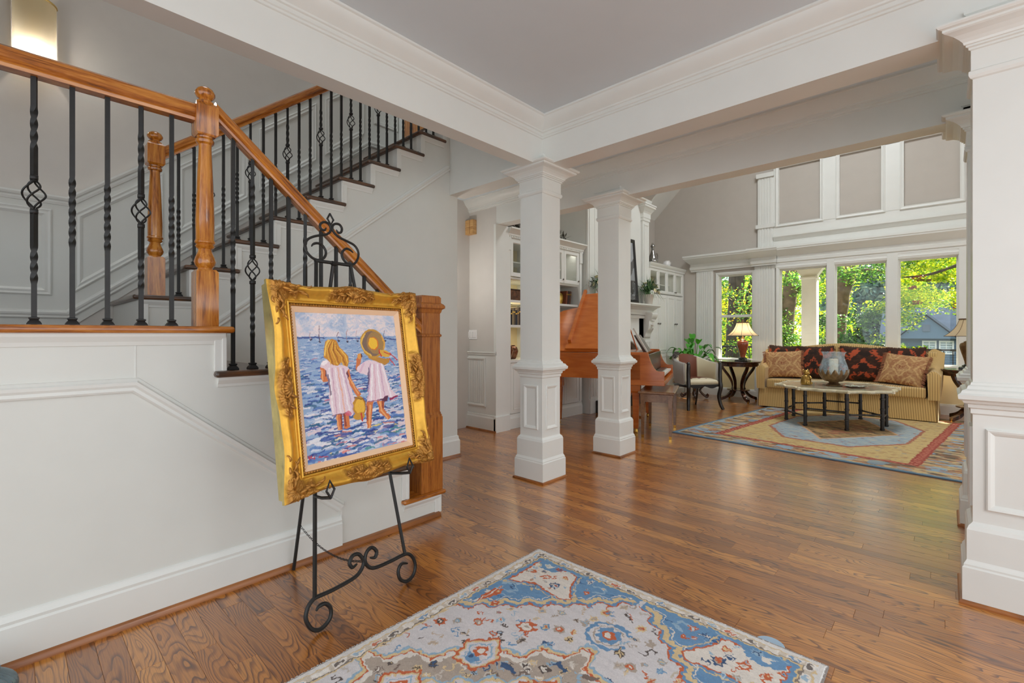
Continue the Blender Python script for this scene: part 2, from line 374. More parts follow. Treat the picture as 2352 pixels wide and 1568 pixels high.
for i, p in enumerate(order):
    tone = (random.random(), random.random(), min(1, max(0, random.gauss(.45, .26))))
    if i < 300:
        mb = MB(); plank_mesh(mb, p, tone); mb.build('plank', FLOORM, floor)
    else: plank_mesh(rest, p, tone)
rest.build('far_planks', FLOORM, floor, kind='stuff')
# ---- ceilings ------------------------------------------------------------------
ce = MB().box(-2.5, 2.7, -2.5, 4.2, 2.955, 3.02).box(-5.2, -2.5, 3.161, 4.2, 2.955, 3.02)
struct(ce.build('ceiling', CEIL), 'flat white foyer ceiling above the crown moulding', 'ceiling')
CROWN = [(0, 0), (.105, 0), (.105, -.012), (.095, -.018), (.088, -.035), (.07, -.058), (.045, -.078), (.03, -.09), (.028, -.1), (.018, -.104), (.018, -.125), (.010, -.130), (.010, -.142), (0, -.145)]
def crown(name, p0, p1, out, m0=0, m1=0):
    return struct(MB().mold(p0, p1, out, (0, 0, 1), CROWN, m0, m1).build(name, WHITE, smooth=True, angle=25))
bA = MB().box(-2.55, -2.42, -2.5, 2.97, 2.595, 2.955).box(-2.55, -2.48, -2.5, 2.97, 2.955, 5.6)
struct(bA.build('trim_1', WHITE), 'white beam over the open side of the staircase', 'beam')
h1 = MB().box(-3.6, 2.7, 2.97, 3.16, 2.595, 2.955).box(-3.6, -2.5, 2.97, 3.16, 2.955, 3.31)
struct(h1.build('trim_2', WHITE), 'white beam resting on the nearer square column', 'beam')
crown('trim_3', (-2.42, -2.5, 2.955), (-2.42, 2.97, 2.955), (1, 0, 0), 0, 1)
crown('trim_4', (-2.42, 2.97, 2.955), (2.7, 2.97, 2.955), (0, -1, 0), 1, 0)
crown('trim_5', (-5.2, 4.13, 2.955), (2.7, 4.13, 2.955), (0, -1, 0))
crown('trim_6', (2.7, 3.16, 2.955), (-3.6, 3.16, 2.955), (0, 1, 0))
h2 = MB().box(-4.10, 2.7, 4.13, 4.30, 2.585, 6.2)
struct(h2.build('wall_header', WHITE), 'white header wall resting on the farther square column', 'beam')
# ---- wall with switch ----------------------------------------------------------
sw = struct(MB().box(-5.2, -4.10, 4.13, 4.33, 0, 6.2).build('wall_switch', WALL), 'greige wall with light switch and panelled wainscot', 'wall')
MB().box(-5.2, -4.095, 4.112, 4.335, .2, .985).box(-4.12, -4.082, 4.105, 4.345, 0, 2.585).build('wainscot', WHITE, sw)
MB().mold((-5.2, 4.112, .985), (-4.082, 4.112, .985), (0, -1, 0), (0, 0, 1), [(0, -.03), (.012, -.03), (.016, -.012), (.024, -.004), (.024, .012), (0, .014)]).build('chair_rail', WHITE, sw)
MB().frame((-4.80, 4.112, .30), (1, 0, 0), (0, 0, 1), .53, .62, (0, -1, 0), [(0, 0), (.016, 0), (.02, .012), (.012, .03), (0, .034)]).build('panel_moulding', WHITE, sw)
bb_ = MB()
for i in range(13): bb_.box(-4.766+i*.0355, -4.766+i*.0355+.031, 4.106, 4.113, .335, .885)
bb_.build('beadboard', WHITE, sw, bevel=.002)
MB().mold((-5.2, 4.105, 0), (-4.075, 4.105, 0), (0, -1, 0), (0, 0, 1), [(0, 0), (.02, 0), (.02, .165), (.012, .18), (.01, .2), (0, .205)]).box(-4.1, -4.062, 4.085, 4.345, 0, .19).build('baseboard', WHITE, sw)
MB().mold((-5.2, 4.085, 0), (-4.06, 4.085, 0), (0, -1, 0), (0, 0, 1), [(0, 0), (.018, 0), (.016, .01), (.008, .018), (0, .02)]).build('shoe_moulding', SHOE, sw)
# ---- living-room shell ----------------------------------------------------------
lw = struct(MB().box(-4.85, -4.69, 4.33, 9.82, 0, 3.72).build('wall_left', TAUPE), 'greige side wall behind bookcase and fireplace', 'wall')
WZ0, WZ1 = .72, 2.415
HOLES = [(-3.33, -2.70, .72, 2.39), (-2.25, -1.505, WZ0, WZ1), (-1.405, -.69, WZ0, WZ1), (-.56, .148, WZ0, WZ1), (.28, 1.0, WZ0, WZ1), (1.4, 2.3, .72, 2.4)]
ww = MB(); cells(ww, 'y', -4.85, 2.75, 0, 6.2, 9.66, 9.82, HOLES)
ww = struct(ww.build('wall_window', TAUPE), 'greige gable wall holding the row of garden windows', 'wall')
# lower cream apron wall and base
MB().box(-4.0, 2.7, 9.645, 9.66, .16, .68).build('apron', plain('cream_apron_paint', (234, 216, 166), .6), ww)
MB().mold((-4.0, 9.645, 0), (2.7, 9.645, 0), (0, -1, 0), (0, 0, 1), [(0, 0), (.02, 0), (.02, .13), (.01, .16), (0, .165)]).build('baseboard', WHITE, ww)
MB().mold((-4.0, 9.645, .68), (2.7, 9.645, .68), (0, -1, 0), (0, 0, 1), [(0, 0), (.02, 0), (.03, .02), (.05, .03), (.05, .05), (0, .05)]).build('window_stool', WHITE, ww)
wr = MB(); cells(wr, 'x', 4.2, 9.82, 0, 6.2, 2.7, 2.85, [(4.9, 6.8, .35, 2.5), (7.3, 9.2, .35, 2.5)])
struct(wr.build('wall_right', TAUPE), 'greige side wall opposite the fireplace', 'wall')
# sloped ceiling of the living room: rises to the right from the low side wall
def slope(x0, x1, y0, y1, dz, mat, name):
    f = lambda x: 3.70+(x+4.72)*.98
    return MB().add([(x0,y0,f(x0)+dz),(x1,y0,f(x1)+dz),(x1,y1,f(x1)+dz),(x0,y1,f(x0)+dz),(x0,y0,f(x0)+dz+.08),(x1,y0,f(x1)+dz+.08),(x1,y1,f(x1)+dz+.08),(x0,y1,f(x0)+dz+.08)],
        [(0,1,2,3),(7,6,5,4),(0,4,5,1),(1,5,6,2),(2,6,7,3),(3,7,4,0)]).build(name, mat)
struct(slope(-4.85, -2.35, 4.2, 9.0, 0, TAUPE, 'ceiling_slope'), 'sloping side of the vaulted living room ceiling', 'ceiling')
struct(slope(-4.85, -2.35, 9.0, 9.82, -.02, WHITE, 'trim_7'), 'white sloping band where the vault meets the gable wall', 'trim')
struct(MB().box(-2.4, 2.85, 4.2, 9.82, 6.0, 6.1).build('ceiling_vault', CEIL), 'high flat part of the living room ceiling', 'ceiling')
def added_ceiling_light(x, y, z, r, watts, label, col=(.93, .97, 1)):  # out-of-view fixture and area light, added to brighten the interior
    t = thing('ceiling_light', label, 'ceiling light', (x, y, z-.12)); MB().lathe(x, y, [(r*.5, z), (r*.5, z-.03), (r*.42, z-.05)], 32).build('canopy', BRASS, t, smooth=True, angle=40)
    m = MB(); m.lathe(x, y, [(r*1.02, z-.05), (r*1.02, z-.10), (r, z-.10), (r, z-.05)], 40); m.build('rim', BRASS, t, smooth=True, angle=40)
    l = bpy.data.lights.new('ceiling_light_lamp', 'AREA'); l.shape = 'DISK'; l.size = 2*r; l.energy = watts; l.color = col; o = bpy.data.objects.new('ceiling_light_lamp', l); C.objects.link(o); o.location = (x, y, z-.11)
added_ceiling_light(-1.0, 6.9, 6.0, .8, 74, 'large round ceiling light high in the living room vault', (.93, .97, 1))
hp = thing('hall_pendant', 'round glass pendant light in the side hall behind the stair wall', 'pendant light', (-4.45, 3.3, 1.9)); MB().tube([(-4.45, 3.3, 2.0), (-4.45, 3.3, 2.955)], .006, 6).build('rod', BRASS, hp); MB().lathe(-4.45, 3.3, [(.06, 2.93), (.06, 2.955)], 20).build('canopy', BRASS, hp)  # out-of-view pendant, added to brighten the hall and switch wall
hpg = MB(); hpg.sphere((-4.45, 3.3, 1.9), .11, 20, 12); hpg.build('globe', glass('pendant_glass', (.98, .97, .95), .05), hp, smooth=True)
hl_ = bpy.data.lights.new('hall_pendant_lamp', 'POINT'); hl_.energy = 8; hl_.color = (.98, .97, .95); hl_.shadow_soft_size = .06; hlo = bpy.data.objects.new('hall_pendant_lamp', hl_); C.objects.link(hlo); hlo.location = (-4.45, 3.3, 1.9)
added_ceiling_light(1.9, 1.2, 2.955, .3, 14, 'round ceiling light over the dining side of the foyer')
added_ceiling_light(-3.5, .9, 5.6, .5, 9, 'round ceiling light above the stairwell')
# ---- windows --------------------------------------------------------------------
def window(i, h, sash=False):
    x0, x1, z0, z1 = h; fr = MB()
    J = [(0, 0), (.0, .014), (-.16, .014), (-.16, 0)]
    fr.frame((x0, 9.66, z0), (1, 0, 0), (0, 0, 1), x1-x0, z1-z0, (0, -1, 0), [(0.004, 0), (.004, .012), (-.06, .012), (-.062, .03), (-.10, .03), (-.10, 0)])
    w = struct(fr.build('window_%d' % i, WHITE)); w['label'] = ['double-hung garden window beside the table lamp', 'tall garden window left of the porch post view', 'tall garden window behind the sofa middle', 'tall garden window nearest the right pilaster', 'tall garden window right of the others', 'garden window at the far right'][i-1]; w['category'] = 'window'
    if sash:
        zm = 1.575
        MB().box(x0, x1, 9.715, 9.745, zm-.026, zm+.026).build('meeting_rail', WHITE, w, bevel=.004)
        MB().box(x0+.03, x1-.03, 9.734, 9.738, z0+.03, zm).build('pane', GLASS, w); MB().box(x0+.03, x1-.03, 9.744, 9.748, zm, z1-.03).build('pane', GLASS, w)
    else: MB().box(x0+.03, x1-.03, 9.738, 9.742, z0+.03, z1-.03).build('pane', GLASS, w)
    return w
for i, h in enumerate(HOLES): window(i+1, h, i in (0, 5))
FL = []
def fluted(mb, x0, x1, y, z0, z1, n, d=.022):
    mb.box(x0, x1, y-d, 9.665, z0, z1); w = (x1-x0-.03)/n
    for k in range(n): mb.box(x0+.015+k*w+.18*w, x0+.015+k*w+.82*w, y-d-.009, y-d+.002, z0+.01, z1-.01)
tr = MB()
fluted(tr, -3.767, -3.43, 9.66, .0, 2.5, 7); fluted(tr, -2.66, -2.315, 9.66, 0, 2.5, 7, .03)
fluted(tr, 1.04, 1.36, 9.66, 0, 2.5, 7, .03); fluted(tr, 2.34, 2.66, 9.66, 0, 2.5, 7)
tr = struct(tr.build('trim_8', WHITE)); tr['label'] = 'fluted white pilasters flanking the garden windows'; tr['category'] = 'trim'
cas = MB()
for x0, x1, z0, z1 in HOLES:
    cas.frame((x0-.05, 9.66, z0-.03), (1, 0, 0), (0, 0, 1), x1-x0+.1, z1-z0+.08, (0, -1, 0), [(0, 0), (.02, 0), (.028, .012), (.018, .05), (0, .055)])
for a, b in ((-1.505, -1.405), (-.69, -.56), (.148, .28)): cas.box(a-.002, b+.002, 9.632, 9.66, WZ0, 2.5)
cas.box(-2.315, 1.04, 9.64, 9.66, 2.44, 2.52)
cas.build('casing', WHITE, tr)
CORN = [(0, 0), (.025, 0), (.025, .03), (.045, .04), (.05, .09), (.035, .10), (.035, .15), (.06, .165), (.10, .19), (.15, .225), (.185, .25), (.19, .275), (.20, .28), (.20, .315), (0, .315)]
co = MB()
co.mold((-3.86, 9.645, 2.50), (-2.70, 9.645, 2.50), (0, -1, 0), (0, 0, 1), CORN, -.6, 0)
co.mold((-2.70, 9.60, 2.50), (-2.28, 9.60, 2.50), (0, -1, 0), (0, 0, 1), CORN, -.25, -.25)
co.mold((-2.28, 9.655, 2.50), (.98, 9.655, 2.50), (0, -1, 0), (0, 0, 1), [(a*.75, b) for a, b in CORN])
co.mold((.98, 9.60, 2.50), (1.42, 9.60, 2.50), (0, -1, 0), (0, 0, 1), CORN, -.25, -.25)
co.mold((1.42, 9.645, 2.50), (2.7, 9.645, 2.50), (0, -1, 0), (0, 0, 1), CORN)
co.build('cornice', WHITE, tr, smooth=True, angle=25)
up = MB(); up.box(-2.60, 1.36, 9.63, 9.66, 2.815, 3.215)
up.mold((-2.33, 9.64, 2.93), (1.1, 9.64, 2.93), (0, -1, 0), (0, 0, 1), [(0, 0), (.02, .01), (.05, .05), (.07, .07), (.07, .1), (0, .1)])
fluted(up, -2.60, -2.335, 9.645, 2.815, 4.22, 5, .03); up.box(-2.63, -2.31, 9.59, 9.66, 3.2, 3.27); up.box(-2.62, -2.32, 9.58, 9.66, 4.14, 4.22)
PANS = [(-2.246, -1.605), (-1.325, -.765), (-.485, .16), (.44, 1.05)]
for a, b in zip([-2.335]+[p[1] for p in PANS[:-1]], [p[0] for p in PANS]): up.box(a, b, 9.625, 9.66, 3.2, 4.4)
up.box(-2.335, 1.1, 9.625, 9.66, 4.27, 4.5)
for a, b in PANS:
    up.frame((a-.05, 9.63, 3.19), (1, 0, 0), (0, 0, 1), b-a+.1, 1.13, (0, -1, 0), [(0, 0), (.02, 0), (.024, .01), (.012, .035), (.016, .05), (0, .055)])
up.build('upper_panelling', WHITE, tr)
# ---- columns ---------------------------------------------------------------------
COLP = [(.155, .0), (.155, .165), (.15, .172), (.15, .18), (.142, .195), (.14, .2), (.14, .335), (.136, .345), (.134, .352), (.122, .365), (.12, .37), (.12, .855),
        (.127, .862), (.127, .882), (.135, .888), (.137, .903), (.15, .908), (.155, .918), (.168, .926), (.17, .945), (.16, .953), (.155, .965), (.14, .972), (.136, .985), (.128, .99), (.126, 1.0), (.12, 1.004),
        (.12, 2.375), (.128, 2.38), (.134, 2.392), (.134, 2.408), (.126, 2.415), (.126, 2.505), (.134, 2.508), (.134, 2.517), (.143, 2.52), (.143, 2.528), (.15, 2.53), (.153, 2.54), (.165, 2.552), (.185, 2.566), (.2, 2.572), (.215, 2.577), (.222, 2.582), (.222, 2.592), (.235, 2.596), (.242, 2.604), (.242, 2.612), (.14, 2.615), (.14, 2.66), (.15, 2.668), (.15, 2.685)]
def column(name, cx, cy_, label, cat='column'):
    t = thing(name, label, cat, (cx, cy_, 0))
    MB().sq(cx, cy_, COLP).build('shaft', WHITE, t)
    PR = [(0, 0), (.008, 0), (.012, .006), (.010, .014), (.004, .024), (0, .028)]
    for out, u in (((0, -1, 0), (1, 0, 0)), ((1, 0, 0), (0, 1, 0)), ((0, 1, 0), (-1, 0, 0)), ((-1, 0, 0), (0, -1, 0))):
        o = Vector((cx, cy_, .43))+Vector(out)*.12-Vector(u)*.078
        MB().frame(o, u, (0, 0, 1), .156, .365, out, PR).build('panel_moulding', WHITE, t)
    MB().sq(cx, cy_, [(.167, 0), (.167, .008), (.162, .016), (.155, .019)]).build('shoe_moulding', SHOE, t)
    return t
column('square_column', -2.54, 3.09, 'nearer free-standing white square column with panelled base')
column('square_column', -2.505, 4.25, 'farther white square column in front of the orange piano')
column('wall_pier', .21, 3.1, 'tall white pier cut off by the right edge of the picture', 'pier')
column('wall_pier', .222, 4.27, 'white pilaster just behind the tall right pier', 'pier')
# walls running right from the piers (dining side)
struct(MB().box(.33, 2.7, 3.0, 3.18, 0, 2.595).build('wall_pier_side', STAIRW), 'plain wall continuing right of the tall pier', 'wall')
struct(MB().box(.34, 2.7, 4.17, 4.3, 0, 2.585).build('wall_pilaster_side', STAIRW), 'plain wall continuing right of the pilaster', 'wall')
# ================================================================== STAIRCASE
RZ = [.17, .389, .607, .826, 1.045, 1.254]            # tread tops of the lower flight, then the landing
RY = [1.99-.258*i for i in range(6)]                   # risers of the lower flight
LZ = 1.254
st = thing('lower_staircase', 'lower stair flight with landing, white stringer wall beside the easel', 'staircase', (-3.05, 1.3, 0))
poly = [(-2.49, 0), (RY[0], 0)]
for i in range(6):
    poly.append((RY[i], RZ[i]-.03)); poly.append((RY[i+1] if i < 5 else -2.49, RZ[i]-.03))
MB().prism([(-2.52, y, z) for y, z in poly], (-.09, 0, 0)).build('stringer_wall', STAIRW, st)
for i in range(6):
    MB().box(-3.6, -2.521, RY[i]-.018, RY[i]+.003, RZ[i-1] if i else 0, RZ[i]-.03).build('riser', WHITE, st)
for i in range(5):
    MB().box(-3.6, -2.485, RY[i+1]-.045, RY[i]+.035, RZ[i]-.03, RZ[i]).build('tread', DARKTREAD if i else OAKY, st, bevel=.013, seg=3)
    MB().mold((-2.52, RY[i+1]-.03, RZ[i]-.03), (-2.52, RY[i]+.0, RZ[i]-.03), (1, 0, 0), (0, 0, 1), [(0, 0), (.022, 0), (.02, -.012), (.008, -.032), (.006, -.045), (0, -.046)]).build('tread_cove', WHITE, st)
for i in range(6):
    z0 = RZ[i-1] if i else 0.02
    MB().box(-2.522, -2.508, RY[i]-.045, RY[i]+.004, z0, RZ[i]-.03).box(-2.522, -2.503, RY[i]-.014, RY[i]+.006, z0, RZ[i]-.03).build('riser_trim', WHITE, st, bevel=.003)
MB().box(-4.584, -2.52, -2.49, RY[5], LZ-.05, LZ-.004).build('landing_floor', DARKTREAD, st)
MB().box(-2.66, -2.475, -2.49, RY[5]+.035, LZ-.03, LZ+.002).build('landing_nosing', OAKY, st, bevel=.013, seg=3)
MB().mold((-2.52, -2.49, LZ-.03), (-2.52, RY[5]+.0, LZ-.03), (1, 0, 0), (0, 0, 1), [(0, 0), (.024, 0), (.022, -.014), (.010, -.036), (.006, -.052), (0, -.053)]).build('landing_cove', WHITE, st)
RAILP = [(0, -.03), (.010, -.03), (.016, -.022), (.013, -.010), (.020, 0), (.022, .012), (.012, .018), (.006, .028), (0, .03)]
MB().path([(-2.52, -2.49, 1.005), (-2.52, .365, 1.005), (-2.52, 1.285, .24)], (1, 0, 0), RAILP).build('panel_moulding', WHITE, st, smooth=True, angle=25)
MB().box(-2.523, -2.516, 1.278, 1.292, 0.02, .25).build('joint_strip', WHITE, st)
MB().box(-2.521, -2.518, .364, .367, 1.03, 1.2).build('joint_strip', WHITE, st)
MB().mold((-2.52, -2.49, 0), (-2.52, 1.285, 0), (1, 0, 0), (0, 0, 1), [(0, 0), (.02, 0), (.02, .148), (.014, .156), (.016, .168), (.008, .18), (.006, .19), (0, .193)]).build('baseboard', WHITE, st, smooth=True, angle=25)
MB().mold((-2.5, -2.49, 0), (-2.5, 1.975, 0), (1, 0, 0), (0, 0, 1), [(-.02, 0), (.02, 0), (.019, .012), (.012, .022), (0, .026), (-.02, .026)]).build('shoe_moulding', SHOE, st, smooth=True)
# wall between the flights (carries the upper flight)
UZ = [LZ+.2065*k for k in range(0, 11)]                # UZ[k]: top of tread k
UY = [None]+[.54+.26*(k-1) for k in range(1, 12)]      # riser k
us = thing('upper_staircase', 'upper stair flight climbing behind the landing with dark tread ends', 'staircase', (-4.1, 1.8, LZ))
poly = [(3.07, 0), (-2.49, 0), (-2.49, LZ-.06), (UY[1], LZ-.06)]
for k in range(1, 11):
    poly.append((UY[k], UZ[k]-.03)); poly.append((min(UY[k+1], 3.07), UZ[k]-.03))
MB().prism([(-3.6, y, z) for y, z in poly], (-.1, 0, 0)).build('stringer_wall', STAIRW, us)
for k in range(1, 11):
    MB().box(-4.584, -3.601, UY[k]-.005, UY[k]+.015, UZ[k-1], UZ[k]-.03).build('riser', WHITE, us)
    if k < 10:
        MB().box(-4.584, -3.565, UY[k]-.035, UY[k+1]+.03, UZ[k]-.03, UZ[k]).build('tread', DARKTREAD, us, bevel=.013, seg=3)
        MB().mold((-3.6, UY[k+1]+.015, UZ[k]-.03), (-3.6, UY[k], UZ[k]-.03), (1, 0, 0), (0, 0, 1), [(0, 0), (.022, 0), (.02, -.012), (.008, -.032), (.006, -.045), (0, -.046)]).build('tread_cove', WHITE, us)
    MB().box(-3.602, -3.588, UY[k]-.004, UY[k]+.045, UZ[k-1], UZ[k]-.03).box(-3.602, -3.584, UY[k]-.006, UY[k]+.014, UZ[k-1], UZ[k]-.03).build('riser_trim', WHITE, us, bevel=.003)
MB().path([(-3.6, .62, 1.03), (-3.6, 2.955, 2.862)], (1, 0, 0), RAILP).build('panel_moulding', WHITE, us, smooth=True, angle=25)
MB().path([(-3.6, .66, 1.28), (-3.6, 2.0, .15)], (1, 0, 0), RAILP).build('skirt_moulding', WHITE, us, smooth=True, angle=25)
MB().mold((-3.6, 2.0, 0), (-3.6, 3.07, 0), (1, 0, 0), (0, 0, 1), [(0, 0), (.02, 0), (.02, .155), (.012, .17), (.008, .2), (0, .205)], 0, -1).build('baseboard', WHITE, us)
MB().mold((-3.58, 2.0, 0), (-3.58, 3.09, 0), (1, 0, 0), (0, 0, 1), [(-.02, 0), (.02, 0), (.017, .012), (0, .022), (-.02, .022)]).build('shoe_moulding', SHOE, us)
# upper hall floor and stairwell back wall with wainscot
struct(MB().box(-4.6, -3.6, UY[10], 4.2, 3.2, UZ[10]).build('floor_upper', DARKTREAD), 'upper hall floor at the top of the stairs', 'floor')
bw = struct(MB().box(-4.75, -4.6, -2.5, 4.13, 0, 5.7).build('wall_stairwell', WALL), 'greige stairwell wall with white panelled wainscot', 'wall')
sl_ = .812; y0 = .286
def rk(y, z): return z+max(0, y-y0)*sl_
wn = MB(); wp = [(-2.5, LZ), (y0, LZ), (2.76, UZ[10]), (4.1, UZ[10]), (4.1, UZ[10]+.9), (2.76, rk(2.76, 2.17)), (y0, 2.17), (-2.5, 2.17)]
wn.prism([(-4.588, y, z) for y, z in wp], (-.014, 0, 0)); wn.build('wainscot', STAIRW, bw)
CR = [(0, -.035), (.012, -.035), (.018, -.02), (.014, -.008), (.028, 0), (.034, .012), (.034, .024), (0, .026)]
MB().path([(-4.588, -2.5, 2.165), (-4.588, y0, 2.165), (-4.588, 2.76, rk(2.76, 2.165)), (-4.588, 4.1, rk(2.76, 2.165))], (1, 0, 0), CR).build('chair_rail', WHITE, bw, smooth=True, angle=25)
MB().path([(-4.588, -2.5, 1.36), (-4.588, y0, 1.36), (-4.588, 2.66, rk(2.66, 1.36)), (-4.588, 4.1, rk(2.66, 1.36))], (1, 0, 0), RAILP).build('base_moulding', WHITE, bw, smooth=True, angle=25)
PP = [(0, 0), (.012, 0), (.018, .008), (.012, .02), (.016, .034), (.004, .05), (0, .05)]
MB().frame((-4.588, -1.0, 1.49), (0, 1, 0), (0, 0, 1), 1.205, .6, (1, 0, 0), PP).build('wainscot_panel', WHITE, bw)
def rpanel(ya, yb, za, zb):
    pts = [(ya, rk(ya, za)), (yb, rk(yb, za)), (yb, rk(yb, zb)), (ya, rk(ya, zb))]
    m = MB(); P_ = [Vector((-4.588, a, b)) for a, b in pts]; rings = []
    out = Vector((1, 0, 0))
    for i in range(4):
        d0 = (P_[i]-P_[i-1]).normalized(); d1 = (P_[(i+1) % 4]-P_[i]).normalized(); n0, n1 = out.cross(d0), out.cross(d1)
        u = (n0+n1)/(1+n0.dot(n1)); rings.append([P_[i]+out*a+u*b for a, b in PP])
    rings.append(rings[0]); m.loft(rings, cap=False); m.build('wainscot_panel', WHITE, bw)
for ya, yb in ((.315, .84), (.93, 1.46), (1.55, 2.08), (2.17, 2.6)): rpanel(ya, yb, 1.49, 2.06)
MB().frame((-4.588, 2.72, UZ[10]+.2), (0, 1, 0), (0, 0, 1), .3, .62, (1, 0, 0), PP).build('wainscot_panel', WHITE, bw)
ud = struct(MB().box(-4.6, -4.575, 3.10, 3.85, UZ[10], UZ[10]+2.05).build('door_1', OAK)); ud['label'] = 'golden oak door at the top of the stairs'; ud['category'] = 'door'
MB().frame((-4.588, 3.03, UZ[10]), (0, 1, 0), (0, 0, 1), .9, 2.15, (1, 0, 0), [(0, 0), (.02, 0), (.025, .03), (.018, .07), (0, .075)]).build('casing', WHITE, ud)
struct(MB().box(-4.75, -2.5, -2.6, -2.5, 0, 5.7).build('wall_landing_end', WALL), 'end wall of the stair landing', 'wall')
struct(MB().box(-4.75, -2.48, -2.5, 4.2, 5.6, 5.7).build('ceiling_stairwell', CEIL), 'high ceiling above the stairwell', 'ceiling')
struct(MB().box(-4.6, -3.6, 4.1, 4.13, 3.3, 5.6).box(-3.6, -2.5, 3.16, 3.2, 3.02, 5.6).build('wall_upper_hall', WALL), 'upper hall wall above the corridor', 'wall')
# ---- railings ---------------------------------------------------------------------
_bc = {}
def bar_meshes(L, kind):
    key = (round(L, 3), kind)
    if key in _bc: return _bc[key]
    h = .008; S = 0
    def tw(z0, z1, turns): return lambda z: 2*PI*turns*min(1, max(0, (z-z0)/(z1-z0)))
    if kind == 'twist': zones = [tw(L*.33, L*.62, 1.75)]
    else: zones = [tw(.16, .30, .85), tw(L-.28, L-.12, .85)]
    zs = np.linspace(0, L, 90 if kind == 'twist' else 110); mb = MB()
    bz = .50 if L > .8 else L*.52
    def ring(z):
        a = sum(f(z) for f in zones); return [(h*1.41*math.cos(a+PI/4+k*PI/2), h*1.41*math.sin(a+PI/4+k*PI/2), z) for k in range(4)]
    if kind == 'twist': mb.loft([ring(z) for z in zs])
    else:
        mb.loft([ring(z) for z in zs if z < bz-.05]); mb.loft([ring(z) for z in zs if z > bz+.05])
    me = mb.mesh('baluster'); me.materials.append(IRON); shade(me, 50)
    sh = MB().sq(0, 0, [(.021, 0), (.021, .006), (.017, .014), (.012, .02), (.015, .026), (.015, .03), (.009, .032)]).mesh('shoe'); sh.materials.append(IRON)
    bk = None
    if kind != 'twist':
        b = MB()
        for k in range(4):
            pts = []
            for i in range(17):
                t = i/16; rr = .006+.026*math.sin(PI*t)**.8; a = k*PI/2+PI*.95*t
                pts.append((rr*math.cos(a), rr*math.sin(a), bz-.052+.104*t))
            b.tube(pts, .0035, 5)
        for z in (bz-.075, bz+.055): b.sq(0, 0, [(.008, z), (.0115, z+.003), (.0115, z+.017), (.008, z+.02)])
        bk = b.mesh('basket'); bk.materials.append(IRON); shade(bk, 60)
    _bc[key] = (me, sh, bk); return _bc[key]
def baluster(parent, x, y, z, L, kind):
    me, sh, bk = bar_meshes(L, kind)
    o = bpy.data.objects.new('baluster', me); C.objects.link(o); o.parent = parent; o.matrix_parent_inverse = wmat(parent).inverted(); o.location = (x, y, z)
    s = bpy.data.objects.new('shoe', sh); C.objects.link(s); s.parent = o
    if bk is not None:
        q = bpy.data.objects.new('basket', bk); C.objects.link(q); q.parent = o
def newel(mb, x, y, z0, H):
    k = H/1.13; Z = lambda v: z0+v*k; s = .045
    mb.sq(x, y, [(s, z0), (s, Z(.255)), (s*.8, Z(.268))])
    mb.lathe(x, y, [(.033, Z(.262)), (.03, Z(.275)), (.041, Z(.29)), (.045, Z(.305)), (.04, Z(.325)), (.03, Z(.35)), (.027, Z(.365)), (.036, Z(.372)), (.04, Z(.38)), (.034, Z(.386)), (.042, Z(.394)), (.042, Z(.402)), (.038, Z(.408)),
                    (.0385, Z(.5)), (.033, Z(.68)), (.026, Z(.84)), (.027, Z(.855)), (.036, Z(.863)), (.038, Z(.875)), (.032, Z(.885)), (.036, Z(.9))], 28)
    mb.sq(x, y, [(s*.8, Z(.892)), (s, Z(.905)), (s, Z(1.03)), (s*.75, Z(1.045))])
    mb.lathe(x, y, [(.03, Z(1.04)), (.036, Z(1.048)), (.036, Z(1.056)), (.027, Z(1.062)), (.025, Z(1.07)), (.034, Z(1.078)), (.041, Z(1.09)), (.041, Z(1.1)), (.034, Z(1.115)), (.02, Z(1.126)), (.004, Z(1.13))], 28)
RPROF = [(-.026, 0), (.026, 0), (.028, .012), (.024, .02), (.033, .03), (.033, .05), (.026, .068), (.012, .078), (-.012, .078), (-.026, .068), (-.033, .05), (-.033, .03), (-.024, .02), (-.028, .012)]
def rail(p0, p1, name, mat, parent):
    p0, p1 = Vector(p0), Vector(p1); mb = MB()
    mb.loft([[p+Vector((a, 0, b*1.08)) for a, b in RPROF] for p in (p0, p1)]); return mb.build(name, mat, parent, smooth=True, angle=30)
lr = thing('stair_railing', 'golden oak railing with black twisted balusters around landing and lower flight', 'railing', (-2.56, .63, LZ))
nb = MB(); newel(nb, -2.56, .63, LZ, 1.13); nb.build('newel_post', OAK, lr, smooth=True, angle=35)
rail((-2.56, -2.5, 2.205), (-2.56, .59, 2.205), 'handrail', OAKY, lr)
rail((-2.56, .67, 2.165-.86*(.67-.757)), (-2.56, 1.87, 2.165-.86*(1.87-.757)), 'handrail', OAKDN, lr)
for i, yb in enumerate([-.38, -.27, -.16, -.045, .066, .173, .28, .391, .50]): baluster(lr, -2.56, yb, LZ, 2.207-LZ, 'basket' if (i-1) % 3 == 0 else 'twist')
for i in range(12):
    yb = .748+.088*i; tr_ = min(4, int((yb-RY[5])/.258)); z = RZ[4-tr_]
    if yb > 1.78: break
    baluster(lr, -2.56, yb, z, 2.168-.86*(yb-.757)-z, 'basket' if i % 3 == 1 else 'twist')
bx = MB(); X0, Y0 = -2.60, 1.925
bx.sq(X0, Y0, [(.088, .17), (.088, .66), (.084, .664), (.084, .675), (.079, .68), (.079, .69), (.075, .694), (.075, 1.20), (.083, 1.205), (.083, 1.215), (.075, 1.222), (.075, 1.36), (.08, 1.365), (.085, 1.385), (.1, 1.395), (.1, 1.41), (.093, 1.42), (.08, 1.43), (.08, 1.465), (.07, 1.478)])
bx.build('box_newel', OAKD, lr, bevel=.002)
ur = thing('stair_railing', 'oak railing with black twisted balusters climbing the upper flight', 'railing', (-3.64, .62, UZ[1]))
nb = MB(); newel(nb, -3.64, .625, UZ[1], 1.03); nb.build('newel_post', OAK, ur, smooth=True, angle=35)
ru = lambda y: 2.325+.785*(y-.671)
